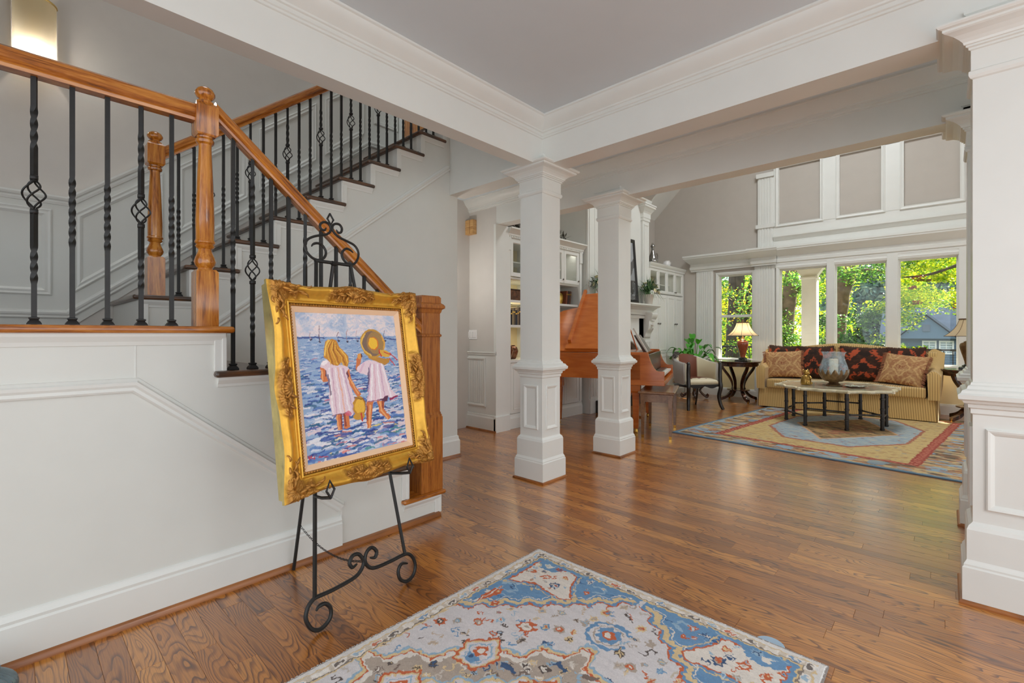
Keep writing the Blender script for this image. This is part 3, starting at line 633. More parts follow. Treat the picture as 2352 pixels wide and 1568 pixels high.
rail((-3.64, .66, ru(.66)), (-3.64, 3.0, ru(3.0)), 'handrail', OAKUP, ur)
for i in range(27):
    yb = .748+.0855*i; k = max(1, min(9, int((yb-.03-UY[1])/.26)+1)); z = UZ[k]
    if yb > 2.9: break
    baluster(ur, -3.64, yb, z, ru(yb)+.003-z, 'basket' if i % 3 == 2 else 'twist')
# ================================================================== EASEL, FRAME AND PAINTING
ER, ET = .125, .16
e_d = Vector((-math.sin(ER), math.cos(ER), 0)); e_nh = Vector((math.cos(ER), math.sin(ER), 0))
e_v = Vector((-math.sin(ET)*e_nh.x, -math.sin(ET)*e_nh.y, math.cos(ET))); e_n = e_d.cross(e_v)
EB = Vector((-1.905, 1.094, .009))
def EP(u, v, n=0): return EB+e_d*u+e_v*v+e_n*n
ez = thing('display_easel', 'black wrought-iron scroll easel on the oak floor', 'easel', EB)
cA = [(-.239,.079),(-.224,.092),(-.195,.089),(-.174,.058),(-.184,.021),(-.227,.003),(-.264,.022),(-.284,.068),(-.273,.107),(-.248,.128),(-.226,.131),(-.155,.128),(-.053,.134),(-.013,.152),(.004,.182),(-.015,.221),(-.047,.228),(-.067,.204),(-.055,.180),(-.030,.186)]
cB = [(.040,.186),(.066,.178),(.078,.200),(.055,.226),(.026,.217),(.012,.184),(.027,.151),(.063,.133),(.152,.128),(.243,.127),(.283,.100),(.297,.053),(.277,.013),(.232,.002),(.196,.027),(.190,.068),(.214,.091),(.250,.080)]
cC = [(-.109,1.638),(-.098,1.651),(-.074,1.658),(-.051,1.649),(-.038,1.622),(-.047,1.595),(-.069,1.58),(-.093,1.577),(-.118,1.588),(-.139,1.613),(-.142,1.64),(-.125,1.668),(-.094,1.687),(-.057,1.70),(-.026,1.71),(-.006,1.725),(.001,1.744),(-.006,1.763),(-.026,1.771),(-.048,1.761),(-.056,1.745),(-.049,1.730),(-.032,1.730),(-.024,1.742)]
cE = [(.115,1.64),(.10,1.651),(.077,1.655),(.055,1.638),(.048,1.617),(.057,1.594),(.078,1.579),(.108,1.579),(.133,1.602),(.146,1.634),(.142,1.661),(.123,1.682),(.088,1.694),(.049,1.705),(.025,1.719),(.011,1.737),(.013,1.76),(.030,1.773),(.052,1.773),(.063,1.756),(.056,1.735),(.040,1.731),(.031,1.744)]
def escroll(name, pts, r=.0085):
    p = spline(pts, 6); n = len(p); R = [r*(.45+.55*min(1, min(i, n-1-i)/7)) for i in range(n)]
    return MB().tube([EP(*q) for q in p], R, 8).build(name, IRON, ez, smooth=True)
escroll('base_scroll', cA); escroll('base_scroll', cB); escroll('crest_scroll', cC, .006); escroll('crest_scroll', cE, .006)
MB().tube([EP(*q) for q in [(.004,1.819),(-.013,1.791),(.004,1.764),(.020,1.79),(.004,1.819),(-.006,1.802)]], .005, 6).build('crest_diamond', IRON, ez)
for s_ in (-1, 1):
    MB().tube([EP(s_*.24, .128), EP(s_*.20, .53), EP(s_*.092, 1.575)], .0085, 4).build('leg', IRON, ez)
    a = MB(); x = s_*.212
    a.tube([EP(x*.95, .53), EP(x, .528, .07), EP(x, .532, .135)], .007, 6)
    a.tube([EP(x, .532, .135), EP(x-.018, .562, .138), EP(x, .60, .14), EP(x+.018, .562, .138), EP(x, .53, .135)], .005, 6); a.build('support_hook', IRON, ez)
MB().tube([EP(-.1, 1.572), EP(.1, 1.572)], .008, 6).build('top_bar', IRON, ez); MB().tube([EP(-.18, .70), EP(.18, .70)], .006, 6).build('cross_bar', IRON, ez)
bl = Vector((-2.465, 1.0, .006)); MB().tube([EP(0, 1.57, -.006), bl], .0085, 6).tube([EP(-.012, 1.57), EP(.012, 1.57)], .0115, 8).build('back_leg', IRON, ez)
ch = MB(); c0 = bl.lerp(EP(0, 1.57), .155); c1 = EP(.004, .185)
for i in range(44):
    t = (i+.5)/44; p = c0.lerp(c1, t)-Vector((0, 0, .055*4*t*(1-t))); d = (c1-c0).normalized(); w = Vector((0, 0, 1)) if i % 2 else d.cross(Vector((0, 0, 1)))
    ch.tube([p+d*.009*math.cos(a)+w*.0045*math.sin(a) for a in np.linspace(0, 2*PI, 9)], .0014, 4)
ch.build('chain', IRON, ez, kind='stuff')
# ---- frame ---------------------------------------------------------------------------
FU, FV = .022, .992                                    # centre of the picture on the easel plane
HW, HH = .383, .4375
GOLD = plain('bright_gold_leaf', (224, 172, 70), .42, .6, var=.22, vscale=22, bmp=.1, bscale=60)
ORN = plain('antique_gold_carving', (178, 124, 54), .45, .5, var=.3, vscale=45, bmp=.15, bscale=120)
SIDE = plain('pale_gilt_side', (206, 190, 128), .3, .8, var=.15, vscale=20)
LINER = plain('peach_linen_liner', (238, 200, 164), .8, var=.03, bmp=.2, bscale=300)
pf = thing('framed_painting', 'gilt baroque framed beach painting resting on the iron easel', 'painting', EP(FU, FV-HH, .05))
def FPt(u, v, h): return EP(FU+u, FV+v, .012+h)
def outline(side, t):
    """outer scallop of one side, t in -1..1: bulge at corners and middle"""
    return .010*(math.exp(-(t/.16)**2)*1.3+math.exp(-((abs(t)-1)/.2)**2)*1.1-.55*math.exp(-((abs(t)-.55)/.16)**2))
PROF = [(.002, .0), (0, .028), (.004, .046), (.0, .05), (.0, .066), (.006, .078), (.014, .086), (.022, .086), (.030, .078), (.042, .064), (.056, .055), (.068, .052), (.072, .060), (.078, .062), (.081, .056)]
GC, OC = lin((226, 172, 66)), lin((172, 118, 48))
GOLDV = vcol('gilded_frame', .4, metal=.55, bmp=.12, bscale=90, var=.2, vscale=40)
SWIRLS = [(.018, .030, .030, 7, 5.0, 1), (.052, .022, .026, 6, -6.0, -1), (.060, .052, .022, 5, 5.5, 1), (.090, .034, .024, 6, 6.0, 1), (.116, .046, .018, 5, -5.0, -1), (.030, .060, .020, 5, 4.0, 1)]
def carve(e, d, Lh):
    """relief of the carved foliage: fans of ridges around scroll centres near the corners and the middle of each side"""
    best = 0; msk = 0
    for reg, x in ((0, Lh-abs(e)-d*.0), (1, abs(e))):
        mk = max(0, min(1, (.135-x)/.025))*max(0, min(1, d/.006))*max(0, min(1, (.070-d)/.006))
        if mk <= 0: continue
        for (cx, cd, R, n, tw, sg) in SWIRLS:
            dx, dy = x-cx-(0.004 if reg else 0), d-cd; r = math.hypot(dx, dy)
            if r > R*1.25: continue
            th_ = math.atan2(dy, dx); env = math.exp(-(r/R)**4); rd = abs(math.cos(.5*(n*th_+tw*r/R*2.2)))**.6
            best = max(best, env*(.25+.75*rd)*(1 if r > R*.16 else 1.25)); 
        msk = max(msk, mk)
    return .0125*best*msk, msk*min(1, best*1.8)
for si in range(4):
    hz = si % 2 == 0; Lh = HW if hz else HH
    def pt(t, d, h, k):
        o_ = outline(si, t)*max(0, 1-max(0, d-.03)/.03)*(0 if k < 3 else 1); e = (Lh-d)*t; q = (HH if hz else HW)-d+o_
        if abs(t) > .999: e += math.copysign(o_, t)
        if si == 0: return FPt(e, -q, h)
        if si == 1: return FPt(q, e, h)
        if si == 2: return FPt(-e, q, h)
        return FPt(-q, -e, h)
    nT = 261; nD = 34; m = MB(); dd = np.array([p[0] for p in PROF[4:]])+np.arange(len(PROF)-4)*1e-7; hh = np.array([p[1] for p in PROF[4:]]); ss = np.linspace(0, len(dd)-1, nD)
    d_i = np.interp(ss, np.arange(len(dd)), dd); h_i = np.interp(ss, np.arange(len(dd)), hh); V_, Cc_ = [], []
    for i in range(nT):
        t = -1+2*i/(nT-1)
        for d, h in zip(d_i, h_i):
            c_, k_ = carve((Lh-d)*t, d, Lh); V_.append(pt(t, d, h+c_, 9)); Cc_.append(tuple(np.array(GC)*(1-k_)+np.array(OC)*k_))
    m.add(V_, [(i*nD+j, (i+1)*nD+j, (i+1)*nD+j+1, i*nD+j+1) for i in range(nT-1) for j in range(nD-1)], Cc_)
    m.build('rail', GOLDV, pf, smooth=True, angle=180)
    nT = 61
    m = MB(); m.loft([[pt(-1+2*i/(nT-1), d, h, k) for k, (d, h) in enumerate(PROF) if k <= 4] for i in range(nT)], cap=False, closed=False); m.build('outer_edge', SIDE, pf, smooth=True, angle=40)
    # beaded inner edge
    m = MB(); n_b = int(2*(Lh-.086)/.0125)
    for i in range(n_b):
        t = -1+2*(i+.5)/n_b; q = pt(t, .0865, .054, 0); m.sphere((0, 0, 0), .0052, 6, 4)
        for j in range(len(m.v)-30, len(m.v)): m.v[j] = tuple(Vector(m.v[j])+q)
    m.loft([[pt(-1+2*i/4, d, h, 0) for d, h in [(.081, .05), (.084, .054), (.09, .052), (.093, .046)]] for i in range(5)], cap=False, closed=False)
    m.build('beading', ORN, pf, smooth=True, kind='stuff')
    m = MB(); m.loft([[pt(-1+2*i/2, d, h, 0) for d, h in [(.092, .048), (.096, .047), (.115, .036), (.115, .03)]] for i in range(3)], cap=False, closed=False); m.build('liner', LINER, pf)
def leaf(mb, base, ang, L, curl, w, h0, flip=1):
    L *= 1.0; w *= .8; h0 += .006
    """a curling acanthus lobe lying on the moulding"""
    pts = []; a = ang; x, y = base; n = 9
    for i in range(n):
        t = i/(n-1); pts.append((x, y, h0+.010*math.sin(PI*t)+.004*t)); a += flip*curl*(t**1.3)/n*2; x += L/n*math.cos(a); y += L/n*math.sin(a)
    R = [w*(.35+.9*math.sin(PI*min(.98, .12+.86*i/(n-1)))**.8) for i in range(n)]
    R[-1] = w*.75
    mb.tube([FPt(*p) for p in pts], R, 6, flat=.75, up=e_n)
def scroll(mb, c, r, a0, turns, w, h, sgn=1):
    pts = [FPt(c[0]+r*(1-.72*t)*math.cos(a0+sgn*2*PI*turns*t), c[1]+r*(1-.72*t)*math.sin(a0+sgn*2*PI*turns*t), h+.005*t) for t in np.linspace(0, 1, 20)]
    mb.tube(pts, [w*(1.1-.5*t) for t in np.linspace(0, 1, 20)], 6)
rr = random.Random(3)
for cx_, cy_ in ((-1, -1), (1, -1), (1, 1), (-1, 1)):      # corner cartouches
    m = MB(); c = Vector((cx_*(HW-.03), cy_*(HH-.03)))
    for k in range(2):
        for j in range(7):
            ang0 = (PI if cx_ > 0 else 0) if k == 0 else (-PI/2 if cy_ > 0 else PI/2)
            side = (1 if (cx_*cy_ > 0) == (k == 0) else -1)
            b_ = (c.x-(cx_*(.012+.017*j) if k == 0 else cx_*.012*((j % 3)-1)), c.y-(cy_*(.012+.017*j) if k == 1 else cy_*.012*((j % 3)-1)))
            leaf(m, b_, ang0+side*(.5-.28*(j % 4)), .052-.002*j, 1.3, .0072-.0004*j, .070, side*(1 if j % 2 else -1))
    for j in range(6): leaf(m, (c.x, c.y), math.atan2(cy_, cx_)+(j-2.5)*.42, .040, .8, .0085, .074, 1 if j < 3 else -1)
    scroll(m, (c.x-cx_*.045, c.y+cy_*.016), .017, 0, 1.3, .0055, .082, cx_*cy_); scroll(m, (c.x+cx_*.016, c.y-cy_*.045), .017, PI/2, 1.3, .0055, .082, -cx_*cy_)
    m.build('corner_ornament', ORN, pf, smooth=True, angle=80)
for (cx_, cy_, dx, dy) in ((0, -1, 1, 0), (0, 1, 1, 0), (1, 0, 0, 1), (-1, 0, 0, 1)):   # middle cartouches
    m = MB(); c = Vector((cx_*(HW-.035), cy_*(HH-.035))); ou = math.atan2(cy_, cx_)
    for s_ in (-1, 1):
        a_ = math.atan2(dy*s_, dx*s_)
        for j in range(8): leaf(m, (c.x+dx*s_*(.016+.0125*j), c.y+dy*s_*(.016+.0125*j)), a_+(.75-.5*(j % 4)), .05-.003*j, 1.2, .007-.0004*j, .066, s_*(1 if j % 2 else -1))
        scroll(m, (c.x+dx*s_*.035+math.cos(ou)*.022, c.y+dy*s_*.035+math.sin(ou)*.022), .016, a_, 1.3, .005, .082, s_)
        scroll(m, (c.x+dx*s_*.10+math.cos(ou)*.016, c.y+dy*s_*.10+math.sin(ou)*.016), .011, a_, 1.2, .004, .08, -s_)
    for j in range(7): leaf(m, (c.x-math.cos(ou)*.012, c.y-math.sin(ou)*.012), ou+(j-3)*.4, .048, .5, .0085, .072, 1 if j < 3 else -1)
    m.build('centre_ornament', ORN, pf, smooth=True, angle=80)
MB().obox(FPt(0, 0, .012), e_d, e_v, e_n, HW-.02, HH-.02, .012).build('backing', BLACK, pf)
# ---- the painted canvas -----------------------------------------------------------------
cw, chh = .268*2, .3225*2
Q = np.array([(148, 108), (1068, 128), (1225, 1290), (300, 1525)], float)         # picture corners in the drawing's own units
def homog(src, dst):
    A_ = []; b_ = []
    for (x, y), (u, v) in zip(src, dst):
        A_ += [[x, y, 1, 0, 0, 0, -u*x, -u*y], [0, 0, 0, x, y, 1, -v*x, -v*y]]; b_ += [u, v]
    return np.append(np.linalg.solve(np.array(A_), np.array(b_)), 1).reshape(3, 3)
HM = homog(Q, [(0, chh), (cw, chh), (cw, 0), (0, 0)])
def q(x, y):
    p = HM @ np.array([x, y, 1.0]); return (p[0]/p[2], p[1]/p[2])
def qs(*a): return [q(a[i], a[i+1]) for i in range(0, len(a), 2)]
NA, NB = 268, 322
cp = Paint(cw, chh, NA, NB, (200, 205, 222), warp=.006, wf=70, seed=4)
V = cp.B/chh; hor = .835
n1 = vnoise(cp.A*22, cp.B*22, 11); n2 = vnoise(cp.A*55+3, cp.B*55, 12)
sky = V > hor
cp.put(sky, (186, 200, 222)); cp.put(sky & (n1 > .5), (222, 216, 226), .75); cp.put(sky & (n1 > .62) & (n2 > .4), (240, 226, 226), .8); cp.put(sky & (n1 < .3), (160, 180, 212), .6)
cp.put(sky & (V < .90) & (n1 > .4), (236, 220, 224), .6)
pr = random.Random(9)
for i in range(260):
    a_, b_ = pr.uniform(0, cw), pr.uniform(hor, 1)*chh; an = pr.uniform(-.9, .9); cp.line([(a_, b_), (a_+.03*math.cos(an), b_+.03*math.sin(an))], .007, pr.choice([(196, 206, 224), (226, 218, 226), (240, 228, 226), (178, 194, 218), (214, 214, 226)]), al=.5)
pr = random.Random(5); sea = ~sky; cp.put(sea, (150, 176, 210))
seac = [(60, 88, 164), (38, 62, 140), (96, 134, 194), (140, 172, 212), (214, 218, 232), (232, 230, 236), (190, 200, 222), (84, 120, 186), (226, 206, 214), (46, 100, 140)]
for i in range(1500):
    b_ = pr.random()**.9*hor*chh*1.0; dep = 1-b_/(hor*chh); a_ = pr.uniform(-.02, cw+.02); L = (.012+.05*dep)*pr.uniform(.6, 1.5); wd = (.003+.009*dep)*pr.uniform(.5, 1.2)
    col = pr.choice(seac if dep > .25 else [(120, 150, 200), (176, 192, 218), (206, 212, 228), (96, 130, 190)]); sl2 = pr.uniform(-.10, .16)
    if dep > .8 and pr.random() < .12: col = pr.choice([(232, 214, 120), (222, 130, 120), (60, 140, 150), (236, 226, 190)])
    if pr.random() < .02: col = (222, 130, 140)
    cp.line([(a_, b_), (a_+L/2, b_+L*.06+L*sl2*.2), (a_+L, b_+L*sl2)], wd, col, al=.85)
cp.line(qs(160, 345, 430, 340), .006, (70, 90, 150)); cp.line(qs(560, 335, 780, 345), .005, (80, 100, 160)); cp.line(qs(985, 335, 1095, 345), .006, (70, 90, 150))
for x, y, h, c in ((305, 355, 60, (190, 150, 150)), (392, 375, 150, (90, 60, 80)), (562, 360, 75, (110, 80, 96)), (647, 365, 100, (170, 140, 150)), (738, 360, 90, (190, 160, 170)), (992, 355, 90, (96, 80, 100))):
    cp.line(qs(x, y, x-14, y-h*.45, x-8, y-h), .0028, c); cp.poly(qs(x-14, y, x+14, y-2, x+6, y+14, x-6, y+14), (60, 60, 90))
SK, SKD, SKL = (214, 122, 70), (150, 70, 56), (238, 170, 110)
# left girl
cp.poly(qs(548, 1030, 610, 1030, 618, 1190, 575, 1195), SK); cp.poly(qs(618, 1020, 672, 1030, 692, 1165, 640, 1180), SK); cp.line(qs(600, 1040, 612, 1180), .009, SKD); cp.line(qs(632, 1050, 650, 1150), .010, SKD); cp.line(qs(560, 1050, 584, 1185), .006, SKL)
cp.poly(qs(400, 610, 445, 600, 470, 740, 430, 745, 405, 700), SK); cp.line(qs(448, 620, 455, 690), .010, (80, 50, 80)); cp.line(qs(412, 640, 425, 720), .006, SKL)
cp.poly(qs(625, 600, 665, 620, 700, 740, 785, 860, 765, 890, 735, 860, 640, 720), SK); cp.line(qs(640, 620, 660, 700), .010, (110, 60, 80)); cp.line(qs(668, 700, 755, 850), .006, SKL)
cp.poly(qs(415, 560, 480, 545, 560, 590, 640, 590, 665, 620, 640, 660, 690, 800, 750, 1000, 700, 1060, 650, 1030, 560, 1050, 520, 1060, 490, 940, 475, 740, 450, 640, 400, 605), (232, 208, 218))
for k, (x0, x1) in enumerate(((480, 525), (505, 560), (535, 600), (560, 640), (590, 680), (610, 720))):
    cp.line(qs(x0, 620, (x0+x1)/2, 820, x1, 1030), .007, ((250, 244, 246), (210, 170, 190), (246, 236, 240), (236, 176, 150), (248, 240, 244), (196, 160, 190))[k], al=.8)
cp.line(qs(470, 680, 500, 860), .009, (96, 72, 110), al=.8); cp.line(qs(420, 585, 450, 560), .014, (250, 240, 244)); cp.line(qs(520, 1060, 600, 1045, 650, 1030), .006, (110, 70, 110), al=.7)
cp.ell(*q(672, 1040), .016, .012, (214, 90, 120), .8)
HAIR = (206, 140, 50)
cp.poly(qs(430, 520, 422, 440, 440, 375, 490, 346, 540, 365, 570, 420, 600, 450, 645, 490, 664, 560, 650, 600, 610, 590, 590, 560, 560, 600, 520, 585, 480, 560), HAIR)
for k in range(9): cp.line(qs(490+6*k, 365+4*k, 455+14*k, 450, 470+20*k, 520, 500+18*k, 585), .004, ((238, 190, 84), (150, 84, 36), (222, 160, 60))[k % 3], al=.85)
cp.line(qs(470, 365, 440, 420, 436, 500), .008, (244, 200, 100)); cp.line(qs(575, 440, 630, 500, 650, 570), .006, (240, 190, 90))
# straw hat held between them
cp.ell(*q(770, 970), .034, .048, (196, 140, 50)); cp.ell(*q(772, 972), .027, .036, (236, 184, 66)); cp.ell(*q(772, 1060), .032, .018, (204, 150, 56)); cp.line(qs(790, 1040, 800, 1100), .008, (200, 50, 50)); cp.line(qs(730, 890, 800, 900, 830, 950), .006, (150, 100, 50))
# right girl
cp.poly(qs(838, 920, 900, 910, 890, 1000, 885, 1165, 848, 1172, 835, 1040), SK); cp.line(qs(872, 960, 868, 1080, 870, 1160), .008, SKL); cp.line(qs(846, 970, 846, 1100), .007, SKD)
cp.poly(qs(930, 915, 1000, 920, 1000, 990, 1070, 1065, 1045, 1095, 960, 1020), SK); cp.line(qs(960, 930, 975, 1000, 1040, 1080), .008, SKL); cp.line(qs(985, 920, 990, 980), .009, SKD)
cp.poly(qs(740, 500, 765, 482, 785, 500, 770, 560, 760, 620, 735, 640, 728, 590), SK); cp.ell(*q(760, 505), .012, .014, (232, 160, 80)); cp.ell(*q(775, 500), .004, .008, (90, 40, 40))
cp.poly(qs(830, 540, 900, 545, 985, 580, 1010, 660, 1060, 800, 1125, 870, 1080, 905, 1030, 870, 960, 915, 840, 930, 860, 800, 850, 680, 770, 665, 740, 640, 745, 600), (236, 212, 222))
for k, (x0, x1) in enumerate(((860, 850), (880, 880), (900, 920), (925, 970), (950, 1010), (970, 1070))):
    cp.line(qs(x0, 580, (x0+x1)/2, 740, x1, 900), .008, ((200, 168, 196), (250, 246, 248), (226, 180, 196), (250, 244, 248), (214, 176, 200), (248, 240, 246))[k], al=.8)
cp.line(qs(850, 620, 850, 760), .009, (90, 70, 110), al=.8); cp.line(qs(850, 925, 960, 910, 1030, 870), .006, (150, 70, 110), al=.8); cp.poly(qs(960, 900, 1040, 865, 1030, 910, 1000, 925), (96, 50, 80)); cp.line(qs(1060, 895, 1122, 868), .010, (150, 40, 90)); cp.line(qs(800, 575, 770, 650), .012, (226, 190, 210))
cp.poly(qs(835, 510, 1040, 520, 1040, 560, 1000, 582, 930, 560, 860, 530), (196, 140, 60))
cp.ell(*q(878, 385), .069, .074, (200, 150, 60)); cp.ell(*q(880, 385), .059, .063, (130, 106, 92)); cp.ell(*q(905, 380), .050, .055, (168, 132, 82)); cp.ell(*q(885, 385), .029, .034, (222, 120, 40)); cp.ell(*q(882, 384), .025, .030, (246, 196, 60))
cp.line(qs(800, 300, 770, 380, 800, 450, 870, 495), .008, (236, 190, 90)); cp.line(qs(960, 320, 990, 380, 985, 430), .008, (230, 170, 70))
cp.poly(qs(930, 440, 1000, 440, 1055, 480, 1030, 510, 960, 500), (226, 176, 70)); cp.line(qs(940, 440, 960, 500), .008, (206, 40, 50)); cp.line(qs(1040, 470, 1110, 535), .006, (206, 50, 60)); cp.line(qs(1040, 520, 1090, 585), .006, (206, 60, 70)); cp.line(qs(985, 460, 1050, 490), .005, (206, 50, 60))
for x, y in ((600, 1200), (660, 1185), (870, 1175), (1050, 1100)):
    for k in range(5): cp.line(qs(x-50+pr.randint(-20, 20), y+10+12*k, x+50+pr.randint(-20, 20), y+4+12*k), .006, pr.choice([(36, 60, 140), (226, 140, 110), (230, 232, 240), (60, 90, 170)]), al=.8)
cp.line(qs(308, 1440, 318, 1475, 330, 1440, 340, 1470), .004, (190, 60, 80)); cp.line(qs(345, 1460, 365, 1470, 362, 1450), .003, (190, 60, 80)); cp.line(qs(400, 1450, 410, 1435, 425, 1448, 440, 1440, 455, 1446, 470, 1436, 485, 1442), .0035, (190, 60, 80))
cm = MB(); cm.grid(NA, NB, lambda a, b: FPt((a-.5)*cw, (b-.5)*chh, .034), lambda a, b: cp.at(a, b)); cm.build('canvas', VCP, pf, smooth=True)
# ================================================================== RUGS
def rug_mesh(paint, na, nb, place, thick, name, parent_thing, mat):
    mb = MB(); hn = vnoise(paint.A*300, paint.B*300, 33)*.0012
    mb.grid(na, nb, lambda a, b: place(a, b, thick+hn[int(round(a*(na-1))), int(round(b*(nb-1)))]*(1 if .004 < a < .996 and .004 < b < .996 else -6)), lambda a, b: paint.at(a, b))
    return mb.build(name, mat, parent_thing, smooth=True, angle=180)
# ---- foyer rug: a across (0..RWD), b from the far edge towards the viewer ------------------
RWD, RLN = 1.365, 2.2
na, nb = 470, 550
VIS = 1.62                                              # woven in full detail up to here; the rest runs on below the picture
r = Paint(RWD, VIS, na, nb, (204, 199, 200), warp=.017, wf=75, seed=21)
CREAM, GOLDY, RUST, BLUE, LBLUE, DKB, TAUP, LAV, NAVY = (214, 206, 197), (208, 184, 142), (190, 98, 62), (104, 142, 178), (146, 172, 192), (88, 78, 74), (168, 154, 142), (206, 200, 202), (62, 86, 120)
rnd = random.Random(8); cxr = RWD/2; cyr = 1.12
def mir(pts): return [(RWD-a, b) for a, b in pts]
def both(fn, pts, *a, **k): fn(pts, *a, **k); fn(mir(pts), *a, **k)
A_, B_ = r.A, r.B
edge = np.minimum(np.minimum(A_, RWD-A_), B_)
# spandrels: blue corners cut by a stepped diagonal
def zig(a0, b0, a1, b1, n, amp):
    out = []; d = np.array([a1-a0, b1-b0]); L = np.hypot(*d); nrm = np.array([d[1], -d[0]])/L
    for i in range(2*n+1):
        t = i/(2*n); out.append(tuple(np.array([a0, b0])+d*t+nrm*amp*(1 if i % 2 else -1)))
    return out
z = zig(.05, .72, .665, .125, 8, .016)
both(r.poly, [(.05, .05)]+z+[(.665, .05)], BLUE)
for k in range(60):
    a, b = rnd.uniform(.08, .55), rnd.uniform(.08, .6)
    if a/.665+b/.72 < 1.0: both(r.line, [(a, b), (a+.07, b-.02)], .006, rnd.choice([LBLUE, (96, 138, 178), (56, 96, 142)]))
zi = zig(.035, .69, .64, .105, 8, .016)
both(r.line, zi, .022, GOLDY); both(r.line, z, .007, RUST); both(r.line, zig(.02, .665, .62, .09, 8, .016), .005, CREAM)
# cream triangular panel inside each spandrel
tri = [(.10, .36), (.22, .30), (.40, .325), (.425, .29), (.36, .2), (.33, .105), (.10, .105)]
both(r.poly, tri, CREAM); both(r.line, tri, .009, RUST, closed=True); both(r.line, [(.085, .385), (.22, .322), (.42, .345), (.45, .29), (.385, .2), (.35, .10)], .006, GOLDY)
both(r.poly, [(.10, .10), (.26, .10), (.23, .15), (.17, .165), (.12, .15)], BLUE); both(r.poly, [(.15, .105), (.2, .105), (.19, .135), (.16, .14)], CREAM)
def flower(a, b, s, c1, c2, c3, n=7):
    r.poly([(a+s*(1 if i % 2 else .68)*math.cos(2*PI*i/(2*n)+.3), b+s*(1 if i % 2 else .68)*math.sin(2*PI*i/(2*n)+.3)) for i in range(2*n)], c1)
    r.ell(a, b, s*.5, s*.42, c2); r.ell(a, b, s*.24, s*.2, c3)
def twig(a, b, s, ang, c):
    p = [(a, b)]; 
    for i in range(5): p.append((p[-1][0]+s*math.cos(ang+(.9 if i % 2 else -.9)), p[-1][1]+s*math.sin(ang+(.9 if i % 2 else -.9))))
    r.line(p, .006, c)
for a, b, s, cs in ((.22, .215, .028, (RUST, CREAM, TAUP)), (.30, .25, .03, (NAVY, TAUP, RUST)), (.145, .21, .02, (RUST, RUST, GOLDY)), (.30, .16, .02, (RUST, GOLDY, RUST)), (.19, .55, .022, (RUST, RUST, CREAM)), (.45, .20, .018, (RUST, RUST, CREAM)), (.12, .5, .03, (CREAM, LBLUE, NAVY))):
    flower(a, b, s, *cs); flower(RWD-a, b, s, *cs)
both(r.poly, [(.10, .46), (.14, .44), (.16, .48), (.13, .56), (.12, .60), (.11, .54)], RUST); both(r.line, [(.12, .45), (.125, .6)], .005, CREAM)
both(r.line, [(.10, .40), (.16, .37), (.20, .40), (.17, .43)], .010, LBLUE); both(r.line, [(.44, .13), (.50, .11), (.52, .15), (.47, .17)], .012, LBLUE)
# field flowers
fl = [(.41, .58, .05, (RUST, CREAM, TAUP)), (.69, .40, .062, (BLUE, RUST, CREAM)), (.52, .50, .03, (TAUP, RUST, CREAM)), (.24, .69, .028, (RUST, TAUP, CREAM)), (.60, .27, .03, (GOLDY, RUST, TAUP)), (.30, .62, .022, (LBLUE, CREAM, RUST)), (.12, .80, .03, (RUST, DKB, CREAM)), (.17, .745, .024, (TAUP, LBLUE, CREAM)), (.54, .61, .02, (NAVY, BLUE, CREAM)), (.36, .68, .018, (DKB, BLUE, CREAM)), (.46, .40, .022, (TAUP, LBLUE, GOLDY))]
for a, b, s, cs in fl:
    flower(a, b, s, *cs)
    if abs(a-cxr) > .02: flower(RWD-a+rnd.uniform(-.01, .01), b, s, *cs)
r.line([(.69+.085*math.cos(t), .40+.08*math.sin(t)) for t in np.linspace(.3, 5.6, 26)], .014, BLUE); r.line([(.69+.064*math.cos(t), .40+.06*math.sin(t)) for t in np.linspace(.3, 5.6, 26)], .006, TAUP)
for i in range(64):
    a, b = rnd.uniform(.08, RWD-.08), rnd.uniform(.15, .95); dm = abs(a-cxr)/.62+abs(b-cyr)/.6
    if dm > 1.06 and (a/.68+b/.74 > 1.12) and ((RWD-a)/.68+b/.74 > 1.12):
        twig(a, b, .012, rnd.uniform(0, 6), rnd.choice([DKB, BLUE, RUST, TAUP, GOLDY, LBLUE, (190, 178, 160)]))
def palm(a, b, s, ang, c1, c2):
    ca, sa = math.cos(ang), math.sin(ang); T = lambda x, y: (a+s*(x*ca-y*sa), b+s*(x*sa+y*ca))
    r.poly([T(-.2, -1), T(.35, -.8), T(.25, -.45), T(.75, -.35), T(.5, 0), T(.85, .4), T(.3, .45), T(0, 1), T(-.3, .45), T(-.85, .4), T(-.5, 0), T(-.75, -.35), T(-.25, -.45)], c1); r.line([T(0, -.8), T(0, .7)], s*.22, c2); r.line([T(-.45, .2), T(0, -.1), T(.45, .2)], s*.16, c2)
def hook(a, b, s, ang, c1):
    ca, sa = math.cos(ang), math.sin(ang); T = lambda x, y: (a+s*(x*ca-y*sa), b+s*(x*sa+y*ca)); r.line([T(-1, -.3), T(-.9, .3), T(-.2, .3), T(0, -.3), T(.7, -.3), T(1, .3), T(.6, .6)], max(.005, s*.22), c1)
def scatter(inside, step, pal, smin, smax):
    for i in range(int(RWD/step)+1):
        for j in range(int(VIS/step)+1):
            a, b = i*step+rnd.uniform(-.35, .35)*step, j*step+rnd.uniform(-.35, .35)*step
            if not inside(a, b): continue
            s = rnd.uniform(smin, smax); c1, c2, c3 = rnd.sample(pal, 3); k = rnd.random(); ang = rnd.uniform(0, 6.3)
            if k < .3: palm(a, b, s, ang, c1, c2)
            elif k < .55: hook(a, b, s, ang, c1)
            elif k < .8: flower(a, b, s*.8, c1, c2, c3, rnd.choice([4, 5, 6]))
            else: twig(a, b, s*.5, ang, c1)
DMn = lambda a, b: abs(a-cxr)/.63+abs(b-cyr)/.6
FIELD = [RUST, TAUP, BLUE, LBLUE, GOLDY, DKB, (196, 176, 152), (186, 176, 168), (190, 170, 150), TAUP]
